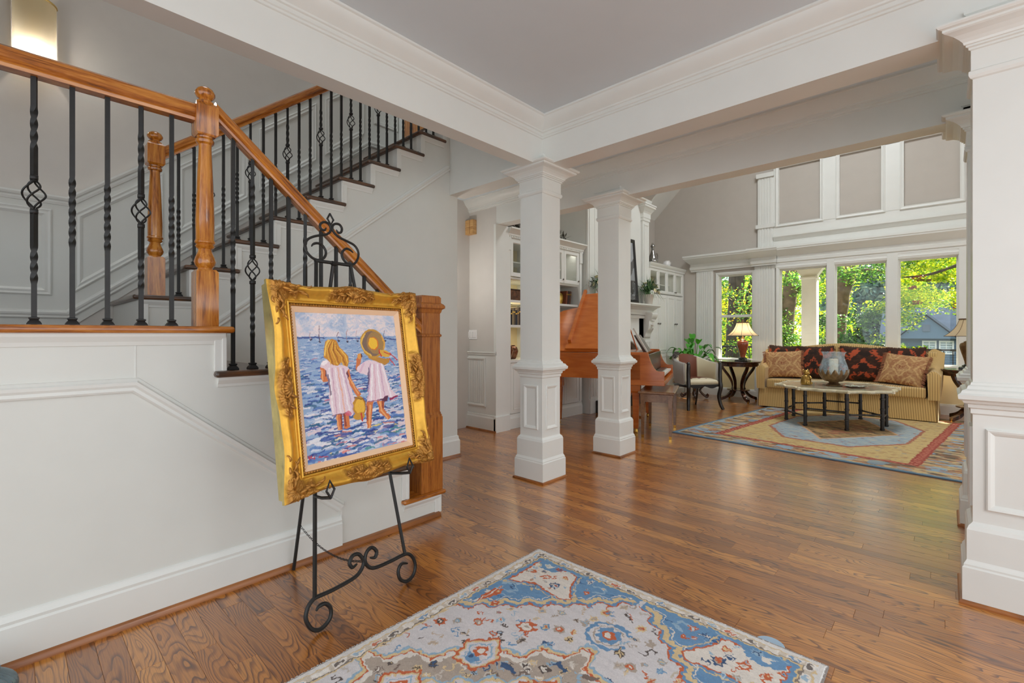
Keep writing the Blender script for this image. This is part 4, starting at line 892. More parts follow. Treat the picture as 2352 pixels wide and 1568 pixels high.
near = lambda a, b: any(math.hypot(a-f[0], b-f[1]) < f[2]*1.4 or math.hypot(RWD-a-f[0], b-f[1]) < f[2]*1.4 for f in fl)
scatter(lambda a, b: DMn(a, b) > 1.07 and a/.70+b/.76 > 1.1 and (RWD-a)/.70+b/.76 > 1.1 and not near(a, b), .066, FIELD, .015, .032)
scatter(lambda a, b: (a/.66+b/.71 < .93 or (RWD-a)/.66+b/.71 < .93) and min(a, RWD-a) > .1 and b > .1, .06, [CREAM, GOLDY, RUST, LBLUE, NAVY, (186, 196, 200), TAUP], .012, .026)
# stepped medallion
def med(s, n=5):
    half = zig(cxr, cyr-.60*s, cxr-.63*s, cyr, n, .026*s); full = half+[(a, 2*cyr-b) for a, b in half[::-1]]; return full+[(RWD-a, b) for a, b in full[::-1]]
r.line(med(1.0), .016, LBLUE, True); r.line(med(.975), .014, GOLDY, True); r.line(med(.955), .007, RUST, True); r.poly(med(.94), CREAM); r.poly(med(.90), TAUP)
scatter(lambda a, b: .66 < DMn(a, b) < .86, .045, [DKB, (120, 104, 96), CREAM, NAVY, GOLDY, LBLUE, (196, 186, 176), DKB], .016, .032)
for i in range(24):
    t = rnd.uniform(0, 2*PI); s = rnd.uniform(.66, .86); a = cxr+.6*s*math.cos(t)*abs(math.cos(t))**.4; b = cyr+.56*s*math.sin(t)*abs(math.sin(t))**.4
    r.line([(a, b), (a+rnd.uniform(-.05, .05), b+rnd.uniform(-.04, .04))], rnd.uniform(.008, .022), rnd.choice([DKB, (120, 104, 96), CREAM, (90, 78, 74), NAVY, GOLDY, LBLUE]))
r.line(med(.66), .010, LBLUE, True); r.poly(med(.645), GOLDY); r.poly(med(.62), LAV); r.line(med(.56), .008, BLUE, True)
scatter(lambda a, b: DMn(a, b) < .54, .055, [RUST, BLUE, TAUP, GOLDY, DKB, LBLUE, (196, 170, 150)], .014, .028)
for a, b in ((cxr, cyr-.27), (cxr-.30, cyr-.30), (cxr+.30, cyr-.30), (cxr-.38, cyr+.02), (cxr+.38, cyr+.02)):
    dpts = lambda s: [(a, b-.11*s), (a+.085*s, b-.02*s), (a+.05*s, b+.08*s), (a-.05*s, b+.08*s), (a-.085*s, b-.02*s)]
    r.line(dpts(1.0), .010, RUST, True); r.poly(dpts(.93), GOLDY); r.poly(dpts(.82), LAV); r.line(dpts(.62), .006, LBLUE, True)
    r.poly([(a, b-.05), (a+.035, b-.01), (a, b+.025), (a-.035, b-.01)], RUST); r.ell(a, b-.012, .014, .014, CREAM); r.poly([(a-.035, b+.02), (a+.035, b+.02), (a+.02, b+.055), (a-.02, b+.055)], BLUE); r.ell(a-.01, b+.035, .012, .01, NAVY)
for i in range(60):
    t = rnd.uniform(0, 2*PI); s = rnd.uniform(.1, .52); a = cxr+.6*s*math.cos(t); b = cyr+.56*s*math.sin(t); twig(a, b, .014, rnd.uniform(0, 6), rnd.choice([RUST, BLUE, TAUP, GOLDY, DKB, NAVY]))
flower(cxr, cyr, .10, RUST, CREAM, BLUE, 9)
# guard stripes and border
bd = edge < .075
r.put(bd, (198, 186, 172)); r.put((edge > .066) & (edge < .075), GOLDY); r.put((edge > .060) & (edge < .066), DKB, .75); r.put((edge > .0245) & (edge < .030), GOLDY)
for k in range(int((2*VIS+RWD)/.075)):
    d = k*.075+.04
    a, b = (.047, VIS-d) if d < VIS else ((d-VIS, .047) if d < VIS+RWD else (RWD-.047, d-VIS-RWD)); hz = VIS <= d < VIS+RWD
    c1 = [RUST, DKB, CREAM, BLUE, (224, 220, 214), DKB, LBLUE][k % 7]
    w1, h1_ = (.027, .013) if hz else (.013, .027); r.poly([(a-w1, b-h1_), (a+w1, b-h1_), (a+w1, b+h1_), (a-w1, b+h1_)], (222, 214, 206)); r.ell(a, b, w1*.8, h1_*.8, c1, .9); r.ell(a+.006, b-.004, .006, .007, CREAM)
r.put(edge < .0245, (212, 208, 205))
yn = 1.02+.2*vnoise(r.A*420, r.B*420, 51); r.arr *= yn[..., None]; yn = .94+.12*vnoise(r.A*18, r.B*90, 52); r.arr *= yn[..., None]
rg = thing('foyer_rug', 'cream, blue and rust medallion rug in the foreground', 'rug', (-.995, .95, 0))
rug_mesh(r, na, nb, lambda a, b, h: (-1.68+a*RWD, 2.035-b*VIS, .001+h), .010, 'pile', rg, VC)
r2 = Paint(RWD, RLN-VIS, 60, 30, TAUP); r2.put((np.minimum(r2.A, RWD-r2.A) < .07), CREAM)
MB().grid(60, 30, lambda a, b: (-1.68+a*RWD, 2.035-VIS-b*(RLN-VIS), .011), lambda a, b: r2.at(a, b)).build('near_pile', VC, rg)
sd = MB(); sd.box(-1.683, -.312, -.17, 2.038, .0005, .0085); sd.build('backing', plain('rug_backing', (150, 142, 138), .95), rg)
fr = MB(); rn = random.Random(2)
for i in range(420):
    yy = 2.035-rn.random()*1.6; fr.tube([(-1.68, yy, .008), (-1.688-rn.random()*.006, yy+rn.uniform(-.006, .006), .003)], .0016, 3)
for i in range(420):
    xx = -1.68+rn.random()*1.36; fr.tube([(xx, 2.034, .008), (xx+rn.uniform(-.006, .006), 2.042+rn.random()*.004, .003)], .0016, 3)
fr.build('edge_fringe', plain('rug_fringe_wool', (214, 211, 208), .95), rg, kind='stuff')
tab = MB().prism([(-.505+.052*math.cos(t), 2.03+.052*math.sin(t), .0005) for t in np.linspace(0, PI, 14)], (0, 0, .004)).build('rug_gripper', plain('pale_blue_gripper', (166, 190, 210), .7))  # invented tab standing in for a pale blue mark beside the rug
tag(tab, 'pale blue rounded gripper peeking out from under the foyer rug', 'rug gripper')
# ---- living-room rug ---------------------------------------------------------------------------
LW, LL = 2.68, 3.7
n1_, n2_ = 330, 440
g = Paint(LW, LL, n1_, n2_, (150, 138, 116), warp=.022, wf=22, seed=41)
ed = np.minimum(np.minimum(g.A, LW-g.A), np.minimum(g.B, LL-g.B)*1.4); nz = vnoise(g.A*9, g.B*26, 5); nz2 = vnoise(g.A*20, g.B*60, 6); nz3 = vnoise(g.A*5, g.B*9, 7)
OL, BR, SB, OR, TN = (150, 136, 104), (104, 88, 70), (142, 170, 188), (176, 116, 78), (196, 172, 126)
g.put(nz > .55, TN); g.put(nz < .38, BR); g.put((nz2 > .66), OR, .8); g.put((nz3 > .66) & (nz2 < .6), SB, .9); g.put((nz3 < .22), (122, 150, 166), .8)
m_ = ed > .39; g.put(m_ & (ed < .48), (158, 70, 56)); g.put(m_ & (ed < .48) & (np.sin(g.A*80)*np.sin(g.B*80) > .1) & (ed > .41) & (ed < .465), (192, 120, 96))
g.put((ed > .48), (200, 174, 118)); g.put((ed > .48) & (nz2 > .74), (172, 132, 90), .8); g.put((ed > .48) & (nz2 < .13), (126, 134, 140), .8)
c0 = (LW/2, LL/2); o8 = np.maximum(np.abs(g.A-c0[0])/.72, np.abs(g.B-c0[1])/1.18); oo = np.maximum(o8, (np.abs(g.A-c0[0])/.72+np.abs(g.B-c0[1])/1.18)/1.45)
g.put(oo < 1, (150, 168, 178)); g.put((oo < 1) & (nz2 > .6), (182, 184, 172), .8); g.put((oo < 1) & (oo > .955), (170, 110, 86)); g.put((oo < 1) & (nz2 < .16), (150, 86, 64), .8)
dm = np.abs(g.A-c0[0])/.55+np.abs(g.B-c0[1])/.95; g.put(dm < 1, (138, 116, 78)); g.put((dm < 1) & (nz2 > .55), (176, 140, 92)); g.put((dm < 1) & (nz2 < .3), (92, 74, 58)); g.put((dm < 1) & (dm > .95), (206, 160, 120)); g.put((dm < .6) & (nz > .6), (150, 90, 66), .8)
g.put(ed < .045, (104, 132, 152)); g.put((ed > .045) & (ed < .065), (176, 172, 150))
lg = thing('living_rug', 'large antique-style rug under the coffee table', 'rug', (-.6, 7.0, 0))
th = math.radians(-6.2); ex = Vector((math.cos(th), math.sin(th), 0)); ey = Vector((-math.sin(th), math.cos(th), 0)); O_ = Vector((-2.485, 5.605, 0))
def lplace(a, b, h): return O_+ex*(a*LW)+ey*(b*LL)+Vector((0, 0, .001+h))
rug_mesh(g, n1_, n2_, lplace, .011, 'pile', lg, VC)
q0, q1, q2, q3 = (lplace(a, b, -.0005) for a, b in ((-.001, -.001), (1.001, -.001), (1.001, 1.001), (-.001, 1.001)))
MB().prism([q0, q1, q2, q3], (0, 0, .0095)).build('binding', plain('blue_rug_binding', (92, 122, 146), .9), lg)
# ================================================================== LIVING ROOM FURNITURE
def stripes(name, vec):
    m, nt, b = new_mat(name); tc = N(nt, 'ShaderNodeTexCoord'); dp = N(nt, 'ShaderNodeVectorMath', operation='DOT_PRODUCT'); dp.inputs[1].default_value = vec
    nt.links.new(tc.outputs['Object'], dp.inputs[0]); mu = N(nt, 'ShaderNodeMath', operation='MULTIPLY'); nt.links.new(dp.outputs['Value'], mu.inputs[0]); mu.inputs[1].default_value = 1/.026
    fr_ = N(nt, 'ShaderNodeMath', operation='FRACT'); nt.links.new(mu.outputs[0], fr_.inputs[0])
    nt.links.new(ramp(nt, fr_.outputs[0], [(0, lin((206, 172, 108))), (.36, lin((214, 182, 118))), (.46, lin((120, 88, 52))), (.52, lin((184, 148, 92))), (.6, lin((184, 148, 92))), (.66, lin((120, 88, 52))), (.76, lin((206, 172, 108)))]), b.inputs['Base Color'])
    b.inputs['Roughness'].default_value = .85; b.inputs['Sheen Weight'].default_value = .2
    n2 = N(nt, 'ShaderNodeTexNoise'); n2.inputs['Scale'].default_value = 250; nt.links.new(tc.outputs['Object'], n2.inputs['Vector']); bump(nt, b, n2.outputs[0], .15, .003); return m
STX = stripes('gold_striped_fabric', (1, 0, 0)); STXY = stripes('gold_striped_fabric_arm', (1, 1, 0))
def rbox(mb, x0, x1, y0, y1, z0, z1, r, n=6, puff=0.0, nx=14, ny=8):
    """soft cushion block: rounded edges and slightly domed top"""
    rings = []; hx, hy = (x1-x0)/2, (y1-y0)/2; cx_, cy_ = (x0+x1)/2, (y0+y1)/2
    def outline_(ins):
        pts = []
        for sx, sy, a0 in ((1, 1, 0), (-1, 1, PI/2), (-1, -1, PI), (1, -1, 1.5*PI)):
            for k in range(n): a = a0+PI/2*k/(n-1); pts.append((cx_+sx*(hx-r)+(r-ins)*math.cos(a), cy_+sy*(hy-r)+(r-ins)*math.sin(a)))
        return pts
    for k in range(7): a = -PI/2+PI/2*k/6; rings.append([(p[0], p[1], z0+r*.7+r*.7*math.sin(a)) for p in outline_(r*.7*(1-math.cos(a)))])
    for k in range(7): a = PI/2*k/6; rings.append([(p[0], p[1], z1-r*.7+r*.7*math.sin(a)) for p in outline_(r*.7*(1-math.cos(a)))])
    for f in (.92, .75, .5, .2):
        o_ = outline_(r*.7); rings.append([(cx_+(p[0]-cx_)*f, cy_+(p[1]-cy_)*f, z1+puff*(1-f*f)) for p in o_])
    mb.loft(rings); return mb
so = thing('sofa', 'gold striped camelback sofa below the garden windows', 'sofa', (-1.2, 9.0, 0))
sk = MB(); SX0, SX1 = -2.315, -.075
path_ = []
for x in np.linspace(SX0, SX1, 57):
    t = (x-SX0)/(SX1-SX0); path_.append((x, 8.60+(.012 if abs(t-.5) < .012 else 0)))
sk.loft([[(x, y-.02*(1 if z < .1 else 0)-.0, z) for x, y in path_]+[(SX1+(.02 if z < .1 else 0), 9.38, z), (SX0-(.02 if z < .1 else 0), 9.38, z)] for z in (.025, .30, .33)])
sk.build('skirt', STXY, so); MB().box(SX0+.03, SX1-.03, 8.66, 9.34, .0135, .3).build('base', BLACK, so)
for x in (SX0+.01, (SX0+SX1)/2, SX1-.01): MB().box(x-.004, x+.004, 8.578, 8.60, .02, .32).build('pleat', plain('pleat_shadow_fold', (120, 92, 56), .9), so)
m = MB(); rbox(m, -2.19, -.20, 8.565, 9.14, .33, .475, .035, puff=.015); m.build('seat_cushion', STX, so, smooth=True, angle=60)
def back_top(x): t = (x-(SX0+SX1)/2)/1.12; return 1.01+.12*math.cos(PI*min(1, abs(t))*.95)*.5
m = MB(); xs = np.linspace(SX0+.02, SX1-.02, 41)
m.loft([[(x, 9.12, .3), (x, 9.17, back_top(x)-.06), (x, 9.20, back_top(x)-.012), (x, 9.25, back_top(x)), (x, 9.32, back_top(x)-.012), (x, 9.36, back_top(x)-.06), (x, 9.40, .3)] for x in xs]); m.build('back', STX, so, smooth=True, angle=50)
for s_, xa in ((1, SX0-.01), (-1, SX1+.01)):
    m = MB(); rings = []
    for y in np.linspace(8.585, 9.34, 16):
        t = (y-8.585)/.755; top = .71+.29*max(0, (t-.2)/.8)**1.4; w = .125; fl = s_*-.012*(1+1.5*t)
        xi = xa+s_*w; ring = [(xa+fl*.6, y, .315), (xa+fl*1.2, y, .45), (xa+fl*2, y, top-.06), (xa+s_*.02, y, top-.015), (xa+s_*.05, y, top), (xa+s_*.085, y, top-.008), (xi, y, top-.05), (xi-s_*.01, y, .45), (xi-s_*.015, y, .31)]
        rings.append(ring)
    f0 = [((p[0]*.97+(xa+s_*.06)*.03), p[1]-.014, p[2]-(.02 if p[2] > .6 else 0)) for p in rings[0]]
    m.loft([f0]+rings); m.build('arm', STXY, so, smooth=True, angle=45)
# ---- cushions ------------------------------------------------------------------------
def pillow(name, label, cat, centre, rot, w, h, d, paint, fringe=None, group=None, n=55):
    t = thing(name, label, cat, centre, 0, group); R_ = Matrix.Rotation(rot[2], 3, 'Z') @ Matrix.Rotation(rot[0], 3, 'X') @ Matrix.Rotation(rot[1], 3, 'Y'); c = Vector(centre)
    def prof_(u, v, s_):
        a, b = 2*u-1, 2*v-1; px = a*(1-.06*(1-b*b)*abs(a)**3); pz = b*(1-.06*(1-a*a)*abs(b)**3)
        th_ = max(0, (1-abs(a)**2.6))**.55*max(0, (1-abs(b)**2.6))**.55
        return c+R_ @ Vector((px*w/2, s_*d/2*th_, pz*h/2))
    m = MB(); m.grid(n, n, lambda u, v: prof_(u, v, -1), lambda u, v: paint.at(u, v)); m.build('front', VC, t, smooth=True, angle=180)
    m = MB(); m.grid(15, 15, lambda u, v: prof_(u, v, 1), lambda u, v: paint.at(u, v)); m.build('back', VC, t, smooth=True, angle=180)
    if fringe:
        mat, ln, sides = fringe; m = MB(); rq = random.Random(4)
        for k in range(300):
            e = rq.choice(sides); s = rq.uniform(.0, 1)
            u, v = {'l': (0, s), 'r': (1, s), 't': (s, 1), 'b': (s, 0)}[e]; p = prof_(u, v, -1); o = {'l': (-1, 0), 'r': (1, 0), 't': (0, 1), 'b': (0, -1)}[e]
            dv = R_ @ Vector((o[0]*ln+rq.uniform(-.01, .01), rq.uniform(-.012, .004), o[1]*ln*.7-abs(o[0])*.012)); m.tube([p, p+dv*.6, p+dv+Vector((0, 0, -.006))], [.0035, .003, .002], 3)
        m.build('fringe', mat, t, kind='stuff')
    return t
def damask(seed, base, fig, dark=None):
    p = Paint(1, 1, 120, 120, base, warp=.04, wf=24, seed=seed); nn = vnoise(p.A*11, p.B*11, seed+3); p.put(nn > .55, dark or base, .45); p.put(vnoise(p.A*26, p.B*26, seed+5) > .62, (196, 160, 112), .6)
    def ogee(ca, cb, s):
        p.line([(ca, cb+s*1.1), (ca+s*.35, cb+s*.7), (ca+s*.75, cb), (ca+s*.3, cb-s*.7), (ca, cb-s*1.0), (ca-s*.3, cb-s*.7), (ca-s*.75, cb), (ca-s*.35, cb+s*.7), (ca, cb+s*1.1)], .028*s*4, fig)
        p.line([(ca+s*.34*math.cos(t), cb+s*.42*math.sin(t)) for t in np.linspace(0, 6.3, 16)], .018, fig); p.ell(ca, cb, s*.16, s*.22, dark or fig, .8); p.line([(ca, cb-s*.6), (ca, cb+s*.7)], .016, fig); p.line([(ca-s*.4, cb+s*.35), (ca, cb+s*.1), (ca+s*.4, cb+s*.35)], .016, dark or fig)
    for ca, cb in ((.5, .5), (0, .5), (1, .5), (.25, 0), (.75, 0), (.25, 1), (.75, 1)): ogee(ca, cb, .26)
    return p
def flame(seed):
    p = Paint(1, 1, 110, 110, (54, 32, 22), warp=.09, wf=22, seed=seed); R_, D_ = (176, 78, 46), (40, 26, 20)
    nn = vnoise(p.A*30, p.B*30, seed); p.put(nn > .6, (74, 44, 28), .7)
    for s_ in (-1, 1):
        X = lambda v: .5+s_*v
        p.line([(X(.46), .86), (X(.40), .72), (X(.28), .66), (X(.20), .78), (X(.15), .88)], .085, R_); p.line([(X(.36), .70), (X(.30), .60)], .05, R_)
        p.line([(X(.0), .62), (X(.08), .44), (X(.20), .38)], .07, R_); p.line([(X(.45), .40), (X(.36), .22), (X(.40), .06)], .07, R_); p.line([(X(.16), .20), (X(.26), .10), (X(.22), .0)], .06, R_)
        p.line([(X(.10), .14), (X(.04), .26)], .05, R_)
        for k in range(10): a, b = random.Random(seed*31+k).uniform(.02, .46), random.Random(seed*17+k).uniform(.05, .92); p.ell(X(a), b, .022, .018, D_)
    p.ell(.5, .40, .10, .13, D_); p.ell(.5, .78, .13, .07, D_); p.ell(.5, .14, .05, .10, D_); p.ell(.5, .62, .035, .05, R_)
    return p
FR1 = plain('rust_fringe', (150, 96, 66), .9); FR2 = plain('brown_fringe', (110, 70, 46), .9)
GB = damask(3, (176, 132, 90), (206, 170, 118), (150, 92, 64))
pillow('cushion', 'beige and gold damask cushion at the sofa left arm', 'cushion', (-2.00, 8.86, .715), (-.22, -.06, .10), .54, .45, .16, GB, (FR1, .035, 'lr'))
pillow('cushion', 'beige and gold damask cushion tilted against the sofa right arm', 'cushion', (-.45, 8.80, .705), (-.42, .10, -.28), .52, .47, .17, GB, (FR1, .035, 'lr'))
for i, (x, w, lab) in enumerate(((-2.05, .46, 'dark brown and rust cushion half hidden behind the left beige cushion'), (-1.57, .52, 'dark brown and rust cushion second from the left on the sofa'), (-.92, .66, 'widest dark brown and rust cushion behind the glass candle lantern'), (-.42, .46, 'dark brown and rust cushion behind the right beige cushion'))):
    pillow('cushion', lab, 'cushion', (x, 9.02, .755), (-.16, .03*(1-2*(i % 2)), .05*(i-1.5)), w, .54, .25, flame(11+i), (FR2, .02, 'tlr'))
# ---- coffee table ----------------------------------------------------------------------
CT = Vector((-1.11, 7.68, 0)); ct = thing('coffee_table', 'octagonal coffee table with black bamboo-style legs on the rug', 'table', CT)
legs = [(-1.652, 7.482), (-1.36, 7.160), (-.906, 7.135), (-.58, 7.44), (-.568, 7.80), (-.885, 8.21), (-1.31, 8.19), (-1.645, 7.876)]
tt = MB(); n = 96; TOP = .52
def oct_r(a, s=0):
    k = (a+PI/8+.05) % (PI/4)-PI/8; base = .655/math.cos(k*.92); lob = .022*math.cos(k*16)*math.exp(-(k/.5)**2); return base+lob-s
def oring(s, z): return [(CT.x+oct_r(2*PI*i/n, s)*math.cos(2*PI*i/n), CT.y+oct_r(2*PI*i/n, s)*math.sin(2*PI*i/n), z) for i in range(n)]
TOPM = wood('pale_table_top', (186, 178, 146), (206, 198, 168), (220, 212, 184), (2, 2, 2), .16, .6, .4)
tt.loft([oring(.05, .478), oring(.012, .484), oring(0, .498), oring(.002, .512), oring(.02, TOP+.004), oring(.04, TOP-.004), oring(.30, TOP-.005)]); tt.build('top', TOPM, ct, smooth=True, angle=40)
for i in range(8):
    a = 2*PI*(i+.5)/8-.05; r_ = oct_r(a)-.012; MB().obox((CT.x+r_*math.cos(a), CT.y+r_*math.sin(a), .505), (math.cos(a), math.sin(a), 0), (-math.sin(a), math.cos(a), 0), (0, 0, 1), .024, .014, .019).build('corner_clasp', plain('cream_bone', (228, 222, 196), .4), ct, bevel=.003)
BAM = plain('black_bamboo_paint', (26, 28, 32), .32, 0, var=.15, coat=.3)
def bamboo(mb, p0, p1, r, joints):
    p0, p1 = Vector(p0), Vector(p1); pts, R = [], []
    for t in sorted(set([0, 1]+[max(0, min(1, j+e)) for j in joints for e in (-.028, -.02, .02, .028)])):
        pts.append(p0.lerp(p1, t)); R.append(r*(1.22 if any(abs(t-j) <= .021 for j in joints) else 1))
    mb.tube(pts, R, 12)
for i, (x, y) in enumerate(legs):
    mb = MB(); bamboo(mb, (x, y, .0125), (x, y, .48), .0215, [.03, .28, .56, .84]); mb.build('leg', BAM, ct, smooth=True, angle=50)
    x2, y2 = legs[(i+1) % 8]; z = .14+.10*((i*3) % 4)/3
    mb = MB(); bamboo(mb, (x, y, z), (x2, y2, z), .011, [.08, .5, .92]); mb.build('stretcher', BAM, ct, smooth=True, angle=50)
# lantern
hl = thing('hurricane_lantern', 'blue glass candle lantern with bronze lotus base on the coffee table', 'lantern', (-1.12, 7.66, TOP))
HX, HY = -1.12, 7.66; BG = glass('blue_lantern_glass', (.66, .80, .88), .14, .05)
def bl_mat():
    m, nt, b = new_mat('frosted_blue_glass'); b.inputs['Base Color'].default_value = (*lin((190, 212, 224)), 1); b.inputs['Roughness'].default_value = .12; b.inputs['Alpha'].default_value = .55; b.inputs['Specular IOR Level'].default_value = .8
    n_ = N(nt, 'ShaderNodeTexNoise'); n_.inputs['Scale'].default_value = 14; n_.inputs['Detail'].default_value = 6; nt.links.new(coords(nt), n_.inputs['Vector'])
    nt.links.new(ramp(nt, n_.outputs[0], [(.35, (.22,)*3), (.72, (.55,)*3)]), b.inputs['Alpha']); return m
z0 = TOP+.002
m = MB(); pr_ = [(.125, z0+.12), (.162, z0+.15), (.172, z0+.185), (.160, z0+.26), (.134, z0+.34), (.124, z0+.39), (.130, z0+.43), (.146, z0+.455)]
m.lathe(HX, HY, spline(pr_, 4), 40, cap=False); m.build('glass', bl_mat(), hl, smooth=True, angle=180)
m = MB(); m.lathe(HX, HY, [(.10, z0), (.10, z0+.006), (.085, z0+.016), (.06, z0+.03), (.052, z0+.042), (.07, z0+.055), (.11, z0+.07), (.14, z0+.095), (.15, z0+.12), (.13, z0+.12), (.02, z0+.08)], 36); m.build('base', BRONZE, hl, smooth=True, angle=50)
for k in range(14):
    a0 = 2*PI*k/14; outr = .006*(k % 2); mb = MB()
    mb.grid(7, 9, lambda u, v: (lambda wv, zz, rr_: (HX+rr_*math.cos(a0+(u-.5)*wv/rr_), HY+rr_*math.sin(a0+(u-.5)*wv/rr_), zz))(.092*max(.02, math.sin(PI*min(1, .28+.72*v))**.8), z0+.058+.165*v, .106+outr+.074*math.sin(PI*.5*min(1, v*1.2))-.004*abs(u-.5)*6))
    mb.build('petal', BRONZE, hl, smooth=True, angle=180)
m = MB(); m.lathe(HX, HY, [(.05, z0+.13), (.05, z0+.355), (.046, z0+.36), (.01, z0+.352)], 24); m.build('candle', plain('ivory_wax', (232, 226, 202), .5), hl, smooth=True, angle=40)
MB().tube([(HX, HY, z0+.35), (HX+.002, HY, z0+.372)], .002, 5).build('wick', BLACK, hl)
# gilt figurine
fg = thing('gilt_figurine', 'small gilt bear-like figurine on the coffee table', 'figurine', (-1.42, 7.52, TOP))
FX, FY = -1.42, 7.52; GILT = plain('gilt_metal', (176, 140, 74), .32, .85, var=.2)
tocam = Vector((.88, -.47, 0)).normalized(); side = Vector((tocam.y*-1, tocam.x, 0))
def fp(a, b, z): return Vector((FX, FY, z0+z*1.22))+tocam*a*1.2+side*b*1.2
m = MB(); m.lathe(FX, FY, [(.06, 0+z0), (.066, z0+.014), (.062, z0+.06), (.055, z0+.104), (.04, z0+.13), (.024, z0+.138)], 20); m.build('body', GILT, fg, smooth=True)
m = MB(); c = fp(.008, 0, .135); m.sphere(c, .039, 14, 10); c = fp(.038, 0, .128); m.sphere(c, .014, 10, 8); m.build('head', GILT, fg, smooth=True, angle=180)
for s_ in (-1, 1):
    m = MB(); m.tube([fp(.0, s_*.034+.014*math.cos(t)*s_, .155+.016*math.sin(t)) for t in np.linspace(-1, 4.6, 12)], .005, 6); m.build('ear', GILT, fg, smooth=True)
    m = MB(); m.tube([fp(.01, s_*.044, .095), fp(.035, s_*.04, .075), fp(.052, s_*.012, .066+.012*s_)], [.011, .010, .009], 8); m.build('arm', GILT, fg, smooth=True)
    m = MB(); m.sphere(fp(.042, s_*.028, .018), .02, 10, 8); m.build('foot', GILT, fg, smooth=True)
# silver leaf tray
tr_ = thing('leaf_tray', 'scalloped silver tray lying right of the lantern', 'tray', (-.87, 7.58, TOP)); m = MB()
def tp(u, v): a = 2*PI*u; rr_ = (.16+.022*math.cos(7*a))*v; return (-.87+rr_*math.cos(a)*.75+.0*a, 7.58+rr_*math.sin(a), TOP+.003+.018*v**4)
m.grid(64, 8, tp); m.build('dish', CHROME, tr_, smooth=True)
# ---- end tables and lamps ------------------------------------------------------------------
def end_table(cx_, cy_, label):
    t = thing('end_table', label, 'table', (cx_, cy_, 0))
    m = MB(); m.lathe(cx_, cy_, [(.30, .64), (.33, .645), (.335, .70), (.355, .71), (.36, .722), (.355, .732), (.30, .735)], 48); m.build('top', MAHOG, t, smooth=True, angle=35)
    m = MB(); m.lathe(cx_, cy_, [(.16, .2), (.19, .205), (.19, .22), (.16, .225)], 32); m.build('lower_shelf', MAHOG, t, smooth=True, angle=35)
    for k in range(4):
        a = PI/4+k*PI/2; pts = spline([(.31, .66), (.27, .58), (.17, .45), (.115, .33), (.12, .21), (.21, .10), (.33, .05)], 5); m = MB()
        m.loft([[(cx_+(r_+o1*.0)*math.cos(a)-o2*math.sin(a), cy_+r_*math.sin(a)+o2*math.cos(a), z_+o1) for o1, o2 in ((-.026, -.026), (.026, -.026), (.026, .026), (-.026, .026))] for r_, z_ in pts]); m.build('leg', MAHOG, t, bevel=.004)
        x, y = cx_+.325*math.cos(a), cy_+.325*math.sin(a); m = MB(); m.lathe(x, y, [(.014, .0), (.016, .012), (.014, .024), (.007, .028), (.007, .05)], 10); m.build('caster', BRASS, t, smooth=True)
    return t
end_table(-2.76, 9.02, 'round mahogany end table between armchair and sofa'); end_table(.29, 9.02, 'round mahogany end table right of the sofa')
def shade_mat(name, c, s):
    m, nt, b = new_mat(name); b.inputs['Base Color'].default_value = (*lin(c), 1); b.inputs['Roughness'].default_value = .8
    tr2 = N(nt, 'ShaderNodeBsdfTranslucent'); tr2.inputs[0].default_value = (*lin(c), 1); mx = N(nt, 'ShaderNodeMixShader'); mx.inputs[0].default_value = .6; o = nt.nodes['Material Output']
    nt.links.new(b.outputs[0], mx.inputs[1]); nt.links.new(tr2.outputs[0], mx.inputs[2]); nt.links.new(mx.outputs[0], o.inputs[0]); return m
SHD = shade_mat('cream_lamp_shade', (238, 222, 190), 1); TRIMB = plain('brown_shade_trim', (96, 72, 50), .8); CERAM = plain('terracotta_ceramic', (156, 78, 50), .18, var=.15, vscale=30, coat=.6)
DKGR = plain('dark_green_marble', (40, 46, 42), .2, var=.3, vscale=30)
